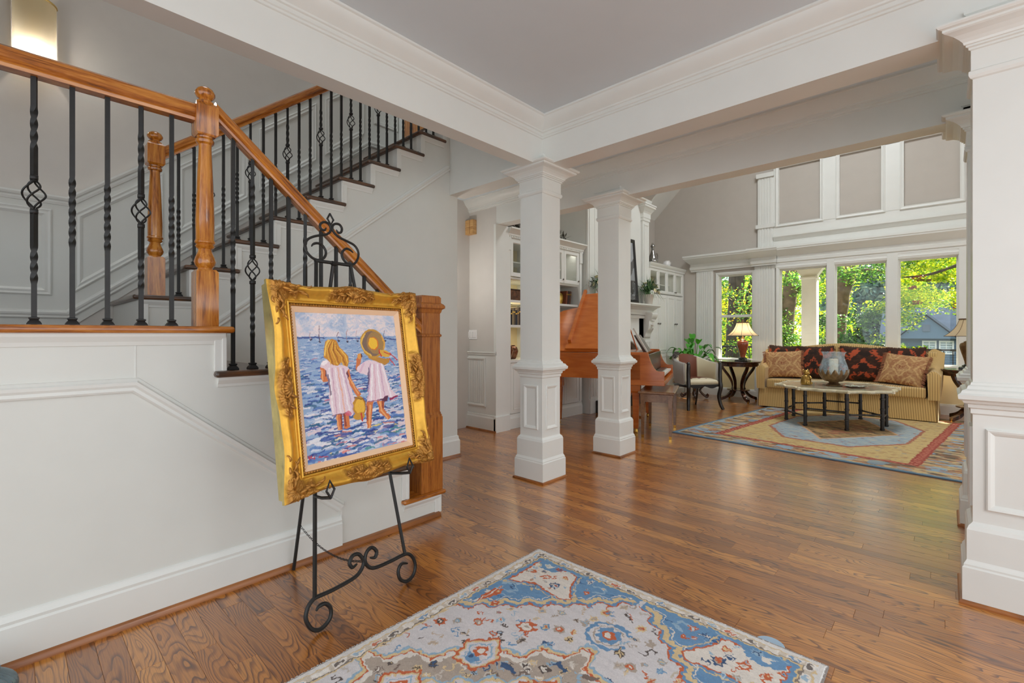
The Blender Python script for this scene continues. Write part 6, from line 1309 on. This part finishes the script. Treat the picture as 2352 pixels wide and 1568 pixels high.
# arched opening, black firebox, hearth
cyF = (FY0+FY1)/2; m = MB(); a_ = [(cyF+.62*math.cos(t), .78+.36*math.sin(t)) for t in np.linspace(0, PI, 25)]
for k in range(24):
    (y1_, z1_), (y2_, z2_) = a_[k], a_[k+1]; m.add([(FXF-.002, y1_, z1_), (FXF-.002, y2_, z2_), (FXF-.002, y2_, 1.2), (FXF-.002, y1_, 1.2), (FXF-.1, y1_, z1_), (FXF-.1, y2_, z2_)], [(0, 1, 2, 3), (0, 4, 5, 1)])
m.build('arch_panel', WHITE, fp_); m = MB(); m.tube([(FXF+.01, y, z) for y, z in a_], .022, 8); m.build('arch_moulding', WHITE, fp_, smooth=True)
MB().box(-4.68, -4.6, FY0+.4, FY1-.4, 0, 1.2).build('firebox', BLACK, fp_); MB().box(FXF, FXF+.1, FY0+.14, FY1-.14, .0, .19).box(FXF-.4, FXF, FY0+.42, FY1-.42, 0, .19).build('hearth', SLATE, fp_, bevel=.01)
for k in range(5): MB().tube([(FXF-.12-.05*(k % 2), cyF-.35+.03*k, .25+.055*k), (FXF-.12-.05*(k % 2), cyF+.35-.02*k, .25+.055*k)], .04, 8).build('log', plain('charred_log', (60, 50, 44), .9, var=.3), fp_, smooth=True)
# picture leaning on the mantel
pm = thing('mantel_picture', 'dark framed tall picture leaning on the mantel', 'picture', (-3.93, 7.08, 1.75)); uu = Vector((0, 1, 0)); vv = Vector((-.075, 0, 1)).normalized(); nn_ = uu.cross(vv); o_ = Vector((-3.93, 6.66, 1.752))
MB().frame(o_, uu, vv, .82, 1.12, nn_, [(-.03, 0), (.012, 0), (.016, .012), (.010, .04), (.002, .05), (-.006, .055), (-.006, .06)]).build('frame', EBONY, pm)
m = MB(); mp_ = Paint(1, 1, 40, 56, (150, 154, 156), warp=.2, wf=7, seed=3); nn2 = vnoise(mp_.A*5, mp_.B*6, 5); mp_.put(nn2 > .55, (92, 92, 92)); mp_.put((mp_.B > .72), (176, 182, 186), .8); mp_.put((mp_.B < .35) & (nn2 < .5), (70, 68, 66))
m.grid(40, 56, lambda a, b: o_+uu*(.05+a*.72)+vv*(.05+b*1.02)-nn_*.006, lambda a, b: mp_.at(a, b)); m.build('print', VCB, pm)
# flower pots on the mantel
def flowers(x, y, z, label, seed, green=True):
    t = thing('flower_pot', label, 'flowers', (x, y, z)); m = MB(); m.lathe(x, y, [(.062, z+.001), (.066, z+.01), (.085, z+.13), (.098, z+.15), (.1, z+.175), (.085, z+.175), (.07, z+.15)], 20); m.build('pot', plain('white_fluted_pot', (214, 208, 198), .5), t, smooth=True, angle=40)
    rq = random.Random(seed); m = MB()
    for k in range(150):
        a = rq.uniform(0, 2*PI); el = rq.uniform(.1, 1.45); d = Vector((math.cos(a)*math.cos(el), math.sin(a)*math.cos(el), math.sin(el))); L = rq.uniform(.22, .46); p0 = Vector((x, y, z+.17)); p1 = p0+d*L*.6; p2 = p0+d*L-Vector((0, 0, .14*math.cos(el)*L/.3)); w_ = d.cross(Vector((0, 0, 1))).normalized()*.0045; m.add([p0-w_, p0+w_, p1+w_, p2, p1-w_], [(0, 1, 2, 4), (4, 2, 3)])
    m.build('grass', plain('pale_green_blade', (96, 132, 84), .6, var=.3), t, kind='stuff'); m = MB()
    for k in range(110):
        a = rq.uniform(0, 2*PI); el = rq.uniform(.2, 1.5); d = Vector((math.cos(a)*math.cos(el), math.sin(a)*math.cos(el), math.sin(el))); c = Vector((x, y, z+.18))+d*rq.uniform(.05, .21); leafmesh(m, c, d+Vector((rq.uniform(-.5, .5), rq.uniform(-.5, .5), .2)), .07, .016)
    m.build('foliage', plain('deep_green_leaf', (46, 84, 48), .5, var=.3), t, kind='stuff')
    for k in range(16):
        a = rq.uniform(0, 2*PI); el = rq.uniform(-.05, 1.4); d = Vector((math.cos(a)*math.cos(el), math.sin(a)*math.cos(el), math.sin(el))); c = Vector((x, y, z+.2))+d*.17*rq.uniform(.8, 1.15); m = MB()
        m.lathe(0, 0, [(.006, 0), (.028, .008), (.036, .02), (.028, .022), (.008, .014)], 10); q_ = d.to_track_quat('Z', 'Y'); m.v = [tuple(c+q_ @ Vector(p)) for p in m.v]; m.build('blossom', plain('cream_petal', (228, 218, 176), .7) if k % 3 else plain('white_petal', (236, 238, 236), .7), t, smooth=True)
flowers(-3.87, 7.74, 1.746, 'cream flowers in white pot on the right end of the mantel', 5); flowers(-3.87, 6.22, 1.746, 'cream flowers in white pot on the left end of the mantel', 9)
# ---- cabinet right of the fireplace ----------------------------------------------------------------
cb = thing('media_cabinet', 'tall white cabinet with glass upper doors in the room corner', 'cabinet', (-4.35, 8.85, 0)); CXF = -4.03; CY0, CY1 = 8.07, 9.64
MB().box(-4.685, -4.67, CY0, CY1, 0, 2.5).build('back_panel', INN, cb)
for y0, y1 in ((CY0, CY0+.03), (CY1-.05, CY1)): MB().box(-4.67, CXF-.001, y0, y1, 0, 2.5).build('upright', WHITE, cb)
MB().box(-4.67, CXF-.02, CY0, CY1, 2.0, 2.02).build('shelf', WHITE, cb); MB().box(-4.67, -4.32, CY0, CY1, 2.23, 2.245).build('shelf', WHITE, cb); MB().box(-4.67, CXF-.021, CY0, CY1, .0, 1.99).build('body', WHITE, cb); MB().box(-4.67, CXF, CY0, CY1, 2.46, 2.50).build('top', WHITE, cb)
MB().mold((CXF, CY0, 2.47), (CXF, CY1+.015, 2.47), (1, 0, 0), (0, 0, 1), [(0, 0), (.015, 0), (.02, .03), (.05, .07), (.055, .09), (0, .09)]).build('crown', WHITE, cb, smooth=True, angle=25)
MB().mold((CXF, CY0, 0), (CXF, CY1, 0), (1, 0, 0), (0, 0, 1), [(0, 0), (.015, 0), (.015, .1), (0, .12)]).build('baseboard', WHITE, cb)
wd = (CY1-.05-CY0-.02)/4
for k in range(4):
    y0 = CY0+.02+wd*k; glass_door(cb, CXF, y0+.003, y0+wd-.003, 2.01, 2.46, y0+(.03 if k % 2 else wd-.03))
    for z0_, z1_ in ((.86, 1.985), (.13, .845)):
        m = MB(); panel_door(m, CXF, y0+.003, y0+wd-.003, z0_, z1_); d = m.build('door', WHITE, cb)
        mk = MB(); ky = y0+(.04 if k % 2 else wd-.04); mk.lathe(0, 0, [(.006, 0), (.006, .014), (.016, .02), (.018, .026), (.012, .033)], 10); mk.v = [(CXF+p[2], ky+p[0], (1.42 if z0_ > .5 else .74)+p[1]) for p in mk.v]; mk.build('knob', KNOB, d, smooth=True)
t = thing('silver_vase', 'tall silver cat-shaped vase on top of the cabinet', 'vase', (-4.15, 8.47, 2.56)); m = MB(); m.lathe(-4.15, 8.47, [(a, 2.561+b) for a, b in spline([(.06, 0), (.085, .05), (.09, .11), (.055, .20), (.03, .27), (.028, .32), (.042, .35), (.03, .385)], 4)], 24); m.build('body', CHROME, t, smooth=True)
for s_ in (-1, 1): MB().lathe(-4.15, 8.47+s_*.022, [(.016, 2.93), (.010, 2.96), (.002, 2.985)], 8).build('ear', CHROME, t, smooth=True)
m = MB(); m.tube(spline([(-4.12, 8.55, 2.58), (-4.10, 8.58, 2.66), (-4.10, 8.57, 2.74), (-4.1, 8.54, 2.78)], 5), .012, 8); m.build('tail', CHROME, t, smooth=True)
t = thing('white_pitcher', 'small white pitcher on top of the cabinet', 'pitcher', (-4.15, 9.08, 2.56)); m = MB(); m.lathe(-4.15, 9.08, [(a, 2.561+b) for a, b in spline([(.055, 0), (.075, .03), (.08, .07), (.06, .12), (.065, .14)], 4)], 24); m.build('body', plain('white_china', (226, 224, 222), .25), t, smooth=True)
m = MB(); m.tube(spline([(-4.13, 9.15, 2.59), (-4.12, 9.20, 2.63), (-4.12, 9.19, 2.68), (-4.13, 9.14, 2.69)], 5), .009, 8); m.build('handle', plain('white_china_handle', (226, 224, 222), .25), t, smooth=True); m = MB(); m.sphere((-4.085, 9.10, 2.62), .035, 12, 8, sx=.4); m.build('motif', plain('grey_motif', (96, 92, 92), .4, var=.5, vscale=30), t, smooth=True)
# ---- switch plate, chime box, sconce ------------------------------------------------------------------
t = thing('light_switch', 'white triple light switch plate on the greige wall', 'switch', (-4.54, 4.12, 1.15)); SWM = plain('switch_plastic', (238, 237, 235), .35)
MB().box(-4.635, -4.445, 4.122, 4.13, 1.15, 1.275).build('plate', SWM, t, bevel=.003)
for k in range(3): MB().box(-4.615+.057*k, -4.578+.057*k, 4.114, 4.123, 1.175, 1.25).build('rocker', SWM, t, bevel=.002)
t = thing('door_chime', 'brown wooden door chime box high on the greige wall', 'chime', (-4.6, 4.1, 2.5)); CHM = wood('chime_oak', (176, 130, 76), (204, 158, 100), (216, 174, 116), (1, 1, 6), .5, 0)
MB().box(-4.72, -4.46, 4.06, 4.13, 2.515, 2.70).build('box', CHM, t, bevel=.004); MB().box(-4.68, -4.677, 4.057, 4.062, 2.515, 2.70).build('groove', SHOE, t); MB().box(-4.52, -4.517, 4.057, 4.062, 2.515, 2.70).build('groove', SHOE, t); MB().box(-4.72, -4.46, 4.057, 4.062, 2.60, 2.603).build('groove', SHOE, t)
SC = thing('wall_sconce', 'glowing frosted half-cylinder sconce on the stairwell wall', 'sconce', (-4.6, .122, 3.0)); m = MB(); rs = .108
m.loft([[(-4.597+rs*math.sin(PI*j/20)*1.0, .122-rs*math.cos(PI*j/20), z) for j in range(21)] for z in np.linspace(2.98, 3.50, 12)], cap=False, closed=False)
def sconce_mat():
    m, nt, b = new_mat('frosted_amber_glass'); c = lin((236, 216, 168)); b.inputs['Base Color'].default_value = (*c, 1); b.inputs['Roughness'].default_value = .3
    t2 = N(nt, 'ShaderNodeBsdfTranslucent'); t2.inputs[0].default_value = (*lin((250, 240, 214)), 1); mx = N(nt, 'ShaderNodeMixShader'); mx.inputs[0].default_value = .65; o = nt.nodes['Material Output']; nt.links.new(b.outputs[0], mx.inputs[1]); nt.links.new(t2.outputs[0], mx.inputs[2]); nt.links.new(mx.outputs[0], o.inputs[0]); return m
m.build('shade', sconce_mat(), SC, smooth=True, angle=180)
m = MB(); m.tube([(-4.597+rs*math.sin(a), .122-rs*math.cos(a), 3.502) for a in np.linspace(0, PI, 21)], .007, 6); m.build('rim', plain('amber_rim', (210, 180, 110), .3), SC, smooth=True); MB().box(-4.598, -4.585, .05, .19, 3.0, 3.45).build('bracket', BRONZE, SC)
m = MB(); m.sphere((-4.53, .122, 3.10), .03, 10, 8); m.build('bulb', emit('sconce_bulb', (255, 240, 220), 5), SC, smooth=True)
l = bpy.data.lights.new('sconce_light', 'POINT'); l.energy = 5; l.color = (1, .93, .84); l.shadow_soft_size = .03; o = bpy.data.objects.new('sconce_light', l); C.objects.link(o); o.location = (-4.49, .122, 3.12)
# ---- ribbed grey-blue vase at the lower left edge -------------------------------------------------------
t = thing('ribbed_vase', 'grey-blue ribbed glass vase cut off at the lower left corner', 'vase', (-2.285, -.075, 0)); m = MB(); nn3 = 72
m.loft([[(-2.285+(r_+.0035*(j % 2))*math.cos(2*PI*j/nn3+z*1.5), -.075+(r_+.0035*(j % 2))*math.sin(2*PI*j/nn3+z*1.5), z) for j in range(nn3)] for r_, z in spline([(.05, .001), (.08, .02), (.095, .05), (.09, .08), (.065, .105), (.05, .115), (.055, .125)], 4)]); m.build('body', plain('blue_grey_glass', (112, 128, 134), .15, .3, var=.35, vscale=14), t)
# ================================================================== OUTDOORS (seen through the windows)
GRND = plain('leafy_ground', (96, 96, 62), .95, var=.35, vscale=.6)
struct(MB().box(-60, 60, 12.6, 120, -2.6, -2.5).build('ground', GRND), 'leafy sloping ground beyond the deck', 'ground')
DECK = wood('grey_deck_boards', (110, 104, 96), (140, 132, 122), (160, 152, 142), (.6, 6, 6), .7, 0)
dk = thing('porch_deck', 'grey board porch deck outside the windows', 'deck', (0, 10.8, -.05))
for k in range(18): MB().box(-6, 5, 9.84+.145*k, 9.975+.145*k, -.08, -.04).build('board', DECK, dk)
PW_ = plain('porch_white', (226, 224, 218), .5)
po = thing('porch_post', 'thick white porch post outside the tall left window', 'post', (-2.07, 11.36, 0)); m = MB()
m.box(-2.205, -1.934, 11.22, 11.49, -.04, 2.42); m.build('shaft', PW_, po, bevel=.02); m = MB(); m.box(-2.225, -1.914, 11.20, 11.51, 2.36, 2.40); m.build('collar', PW_, po, bevel=.006)
m = MB(); m.prism([(-2.205, 11.25, 2.42), (-1.934, 11.25, 2.42), (-1.80, 11.25, 2.62), (-2.34, 11.25, 2.62)], (0, .2, 0)); m.build('bracket', PW_, po)
prf = thing('porch_roof', 'white porch beam and roof above the deck', 'roof', (-.5, 10.8, 2.6)); MB().box(-6, 5, 11.24, 11.48, 2.62, 2.92).build('beam', PW_, prf); MB().box(-6, 5, 9.83, 12.0, 2.92, 3.0).build('ceiling', plain('porch_ceiling', (220, 206, 160), .7), prf)
BKR = plain('black_porch_rail', (30, 32, 34), .4, .4)
pr2_ = thing('porch_railing', 'black metal porch railing outside the windows', 'railing', (-.5, 11.9, 0))
MB().box(-6, 5, 11.885, 11.925, .90, .94).build('top_rail', BKR, pr2_); MB().box(-6, 5, 11.89, 11.92, .06, .09).build('bottom_rail', BKR, pr2_)
bm_ = MB().box(-.008, .008, -.008, .008, 0, .83).mesh('baluster'); bm_.materials.append(BKR)
for k in range(62):
    o = bpy.data.objects.new('baluster', bm_); C.objects.link(o); o.parent = pr2_; o.matrix_parent_inverse = wmat(pr2_).inverted(); o.location = (-5.9+.125*k, 11.905, .08)
# neighbour's house
hs = thing('neighbour_house', 'blue-grey neighbouring house with gable behind the trees', 'house', (-.2, 46, -2.5)); HB = plain('blue_grey_siding', (84, 108, 130), .8); HD = plain('slate_roof', (86, 98, 114), .9, var=.15, vscale=3); HW_ = plain('house_white', (226, 230, 232), .6)
MB().box(-3.4, 4.2, 45, 52, -2.6, .95).build('wall', HB, hs)
m = MB(); m.prism([(-3.7, 44.9, .95), (4.5, 44.9, .95), (4.5, 48, 3.3), (-3.7, 48, 3.3)], (0, .1, .08)); m.build('roof', HD, hs)
m = MB(); m.prism([(-2.6, 44.2, .90), (.6, 44.2, .90), (-1.0, 44.2, 2.5)], (0, 3, 0)); m.build('gable', HB, hs)
for a, b in (((-2.85, .75), (-1.0, 2.6)), ((.85, .75), (-1.0, 2.6))):
    m = MB(); m.prism([(a[0], 44.0, a[1]), (b[0], 44.0, b[1]), (b[0], 44.0, b[1]+.18), (a[0], 44.0, a[1]+.18)], (0, 3.2, 0)); m.build('gable_roof', HD, hs)
sd_ = MB()
for k in range(20): sd_.box(-3.4, 4.2, 44.96, 45.0, -2.4+.165*k, -2.37+.165*k)
sd_.build('siding_lines', HB, hs, kind='stuff')
for x in (-1.25, -.35): 
    f = MB(); f.frame((x, 44.95, -.2), (1, 0, 0), (0, 0, 1), .78, .95, (0, -1, 0), [(0, 0), (.06, 0), (.06, .09), (0, .09)]); f = f.build('window', HW_, hs); MB().box(x+.05, x+.73, 44.96, 44.98, -.15, .70).build('pane', plain('far_window_pane', (190, 206, 216), .1), f); MB().box(x+.36, x+.41, 44.93, 44.96, -.2, .75).build('muntin', HW_, f)
MB().box(-1.2, -.8, 44.15, 44.2, 1.4, 1.9).build('gable_vent', HD, hs)
# trees -------------------------------------------------------------------------------------------------
def leaf_mat(name, c, tr=.5):
    m, nt, b = new_mat(name); a = N(nt, 'ShaderNodeAttribute'); a.attribute_name = 'col'; nt.links.new(a.outputs['Color'], b.inputs['Base Color']); b.inputs['Roughness'].default_value = .55
    t2 = N(nt, 'ShaderNodeBsdfTranslucent'); nt.links.new(a.outputs['Color'], t2.inputs[0]); mx = N(nt, 'ShaderNodeMixShader'); mx.inputs[0].default_value = tr; o = nt.nodes['Material Output']; nt.links.new(b.outputs[0], mx.inputs[1]); nt.links.new(t2.outputs[0], mx.inputs[2]); nt.links.new(mx.outputs[0], o.inputs[0]); return m
LEAF = leaf_mat('tree_leaf', None, .55)
BARK = plain('tree_bark', (104, 88, 72), .95, var=.4, vscale=7, bmp=.9, bscale=14)
BARKD = plain('dark_tree_bark', (62, 54, 46), .95, var=.4, vscale=7, bmp=.9, bscale=14)
LR = np.random.RandomState(17)
def foliage(name, parent, clumps, cols, size, per, flat=.6):
    """clumps: (centre, radius xyz); one mesh of pointed leaf blades gathered in sprays"""
    V_ = []; F_ = []; Cc = []; L = [np.array(lin(c)) for c in cols]
    fine = size < .3; size, per = (size*.62, int(per*2.3)) if fine else (size*.6, int(per*2.2))
    for c, rad in clumps:
        n_ = per; d = LR.normal(size=(n_, 3)); d /= np.linalg.norm(d, axis=1)[:, None]; r_ = LR.rand(n_)**.45; P_ = np.array(c)+d*r_[:, None]*np.array(rad)
        spray = LR.normal(size=(n_, 3))*np.array([1, 1, flat]); spray /= np.linalg.norm(spray, axis=1)[:, None]; w = np.cross(spray, LR.normal(size=(n_, 3))); w /= np.linalg.norm(w, axis=1)[:, None]
        s = size*(.6+.8*LR.rand(n_)); tint = LR.randint(len(L), size=n_); br = .75+.5*LR.rand(n_)
        o = len(V_); q_ = np.stack([P_-spray*s[:, None]*.5, P_+w*s[:, None]*.26, P_+spray*s[:, None]*.5, P_-w*s[:, None]*.26], 1).reshape(-1, 3); V_.extend(map(tuple, q_)); F_.extend([(o+4*i, o+4*i+1, o+4*i+2, o+4*i+3) for i in range(n_)])
        for i in range(n_): c_ = tuple(np.clip(L[tint[i]]*br[i], 0, 1)); Cc.extend([c_]*4)
    me = bpy.data.meshes.new(name); me.from_pydata(V_, [], F_); a = me.color_attributes.new('col', 'FLOAT_COLOR', 'POINT'); arr = np.ones((len(V_), 4), np.float32); arr[:, :3] = np.array(Cc, np.float32); a.data.foreach_set('color', arr.ravel())
    me.materials.append(LEAF); return link(name, me, None, parent, kind='stuff')
def trunk(parent, pts, r0, r1, mat, name='trunk', n=10):
    p = spline(pts, 5); L = len(p); return MB().tube(p, [(r0+(r1-r0)*i/(L-1))*(1+.08*math.sin(i*2.1)) for i in range(L)], n).build(name, mat, parent, smooth=True, angle=180)
YG = [(220, 226, 36), (192, 210, 28), (238, 236, 66), (148, 186, 30), (112, 156, 30)]; MG = [(92, 140, 52), (70, 116, 44), (120, 160, 60), (150, 176, 70), (56, 98, 42)]; DG = [(58, 98, 52), (44, 80, 44), (84, 124, 66), (110, 146, 80)]; HAZE_G = [(132, 164, 156), (156, 184, 172), (112, 146, 138), (172, 196, 176), (190, 208, 176)]; AU = [(226, 190, 50), (206, 160, 40), (150, 160, 50), (120, 150, 50)]; BRL = [(120, 62, 30), (150, 84, 36)]  # far-tree greens are paled and blued to paint in distance haze
def blobs(boxes, n_, rmin, rmax):
    out = []
    for (x0, x1, y0, y1, z0, z1) in boxes:
        for _ in range(n_): r_ = LR.uniform(rmin, rmax); out.append(((LR.uniform(x0, x1), LR.uniform(y0, y1), LR.uniform(z0, z1)), (r_, r_, r_*.6)))
    return out
# two dark trunks beyond the lamp window
t = thing('garden_tree', 'pair of dark leaning trunks with yellow-green leaves beyond the lamp window', 'tree', (-5.2, 16, -2.5)); trunk(t, [(-5.4, 16, -2.5), (-5.05, 16, .6), (-4.95, 16, 3), (-4.9, 16, 4.2)], .30, .2, BARKD); trunk(t, [(-5.6, 16.6, -2.5), (-5.0, 16.5, 1.0), (-4.45, 16.4, 3.4), (-4.2, 16.3, 4.2)], .16, .1, BARKD, 'second_trunk')
foliage('leaves', t, blobs([(-6.4, -3.6, 14.6, 15.8, 0, 3.1)], 26, .25, .5), MG+AU[:1], .13, 60); foliage('sunlit_leaves', t, blobs([(-7.0, -3.8, 17.5, 20, -.5, 3.7)], 44, .35, .7), AU+YG, .15, 70)
t = thing('garden_tree', 'brown slanting tree trunk beyond the window left of the porch post', 'tree', (-3.6, 15, -2.5)); trunk(t, [(-3.75, 15, -2.5), (-3.42, 15, .4), (-3.2, 15, 2.6), (-3.15, 15, 4)], .21, .16, BARK); trunk(t, [(-3.2, 15, 2.2), (-2.8, 15, 2.7), (-2.3, 14.9, 2.9)], .05, .02, BARK, 'branch')
foliage('leaves', t, blobs([(-4.2, -2.4, 14.0, 14.8, 2.2, 3.1), (-3.6, -3.0, 14.2, 14.8, 1.0, 1.8)], 12, .22, .42), MG, .12, 60); foliage('low_leaves', t, blobs([(-4.4, -2.2, 16, 18, -.6, 3.3)], 60, .3, .6), YG+MG, .13, 70); foliage('far_leaves', t, blobs([(-7.0, -3.2, 20, 22.5, -1, 4.1)], 70, .4, .8), MG+YG, .16, 80)
t = thing('garden_tree', 'thick grey-barked tree behind the middle window', 'tree', (-2.2, 14.6, -2.5)); trunk(t, [(-2.25, 14.6, -2.5), (-2.12, 14.6, .8), (-2.02, 14.6, 2.0), (-1.80, 14.6, 3.1), (-1.65, 14.6, 4.2)], .23, .19, BARK, n=14); trunk(t, [(-1.85, 14.6, 2.9), (-1.2, 14.5, 2.75), (-.75, 14.4, 2.6), (-.3, 14.3, 2.45), (.2, 14.2, 2.5)], .055, .02, BARK, 'branch')
foliage('leaves', t, blobs([(-2.3, -1.2, 13.2, 14.0, .75, 1.75)], 16, .2, .36), DG, .11, 60); foliage('upper_leaves', t, blobs([(-2.3, -.6, 13.4, 14.6, 2.6, 3.1)], 14, .22, .42), MG, .12, 60); foliage('low_leaves', t, blobs([(-2.6, -.7, 13.4, 14.8, .2, .85)], 14, .2, .36), YG+MG, .11, 60)
t = thing('garden_tree', 'bright yellow-green tree filling the window nearest the right pilaster', 'tree', (1.4, 14, -2.5)); trunk(t, [(1.6, 14, -2.5), (1.5, 14, 1), (1.4, 14, 4)], .2, .14, BARK)
trunk(t, [(1.45, 14, 3.4), (.6, 13.9, 2.9), (-.2, 13.8, 2.55), (-.7, 13.7, 2.5)], .05, .015, BARKD, 'branch'); trunk(t, [(1.45, 14, 2.9), (.8, 13.9, 3.0), (.2, 13.8, 3.4), (-.3, 13.8, 3.6)], .04, .015, BARKD, 'branch')
foliage('leaves', t, blobs([(-.85, 1.3, 13.6, 15, 1.95, 3.15)], 72, .2, .40), YG, .115, 75); foliage('inner_leaves', t, blobs([(-.9, 1.6, 15.2, 16.5, 1.9, 3.3)], 36, .3, .5), YG+MG, .12, 70); foliage('fringe_leaves', t, blobs([(-1.35, -.5, 13.6, 14.6, 1.4, 2.2), (-1.0, .2, 13.6, 14.4, 2.8, 3.2)], 12, .18, .32), YG+MG, .11, 60); foliage('brown_leaves', t, blobs([(-.55, 1.0, 13.2, 13.6, 1.75, 3.3)], 14, .06, .14), BRL, .10, 16)
t = thing('garden_shrub', 'small bushy shrub below the yellow-green tree', 'shrub', (-.6, 14, -2.5)); trunk(t, [(-.6, 14.2, -2.5), (-.55, 14.2, .3)], .05, .03, BARK, 'stem'); foliage('leaves', t, blobs([(-1.3, -.25, 13.8, 14.5, -.2, 1.15)], 14, .18, .34), MG+YG[:1], .10, 60)
# woodland behind, distance haze painted into its pale leaf colours
rt_ = random.Random(19)
for k in range(18):
    x = -30+k*2.8+rt_.uniform(-.8, .8); y = rt_.uniform(52, 62) if x > -9 else rt_.uniform(28, 36); h = rt_.uniform(9.0, 10.0) if x > -9 else rt_.uniform(5.8, 6.8)
    t = thing('woodland_tree', ['tall blue-green woodland tree far behind the house', 'tall green woodland tree beyond the left windows'][x <= -9], 'tree', (x, y, -2.5), 0, 'far woodland trees'); trunk(t, [(x, y, -2.5), (x+.3, y, 4), (x, y, h)], .35, .12, BARKD)
    foliage('leaves', t, blobs([(x-2.6, x+2.6, y-1.6, y+1.6, -1.5, h-1)], 70 if x > -9 else 44, 1.0, 1.9), HAZE_G if x > -9 else MG+HAZE_G[:1], .9 if x > -9 else .62, 100)
t = thing('garden_tree', 'pale hazy tree right of the neighbouring house', 'tree', (2.6, 30, -2.5)); trunk(t, [(2.6, 30, -2.5), (2.6, 30, 3)], .2, .12, BARK); foliage('leaves', t, blobs([(1.1, 4.2, 29, 31, -1.5, 3.6)], 34, .5, .9), HAZE_G, .22, 60)
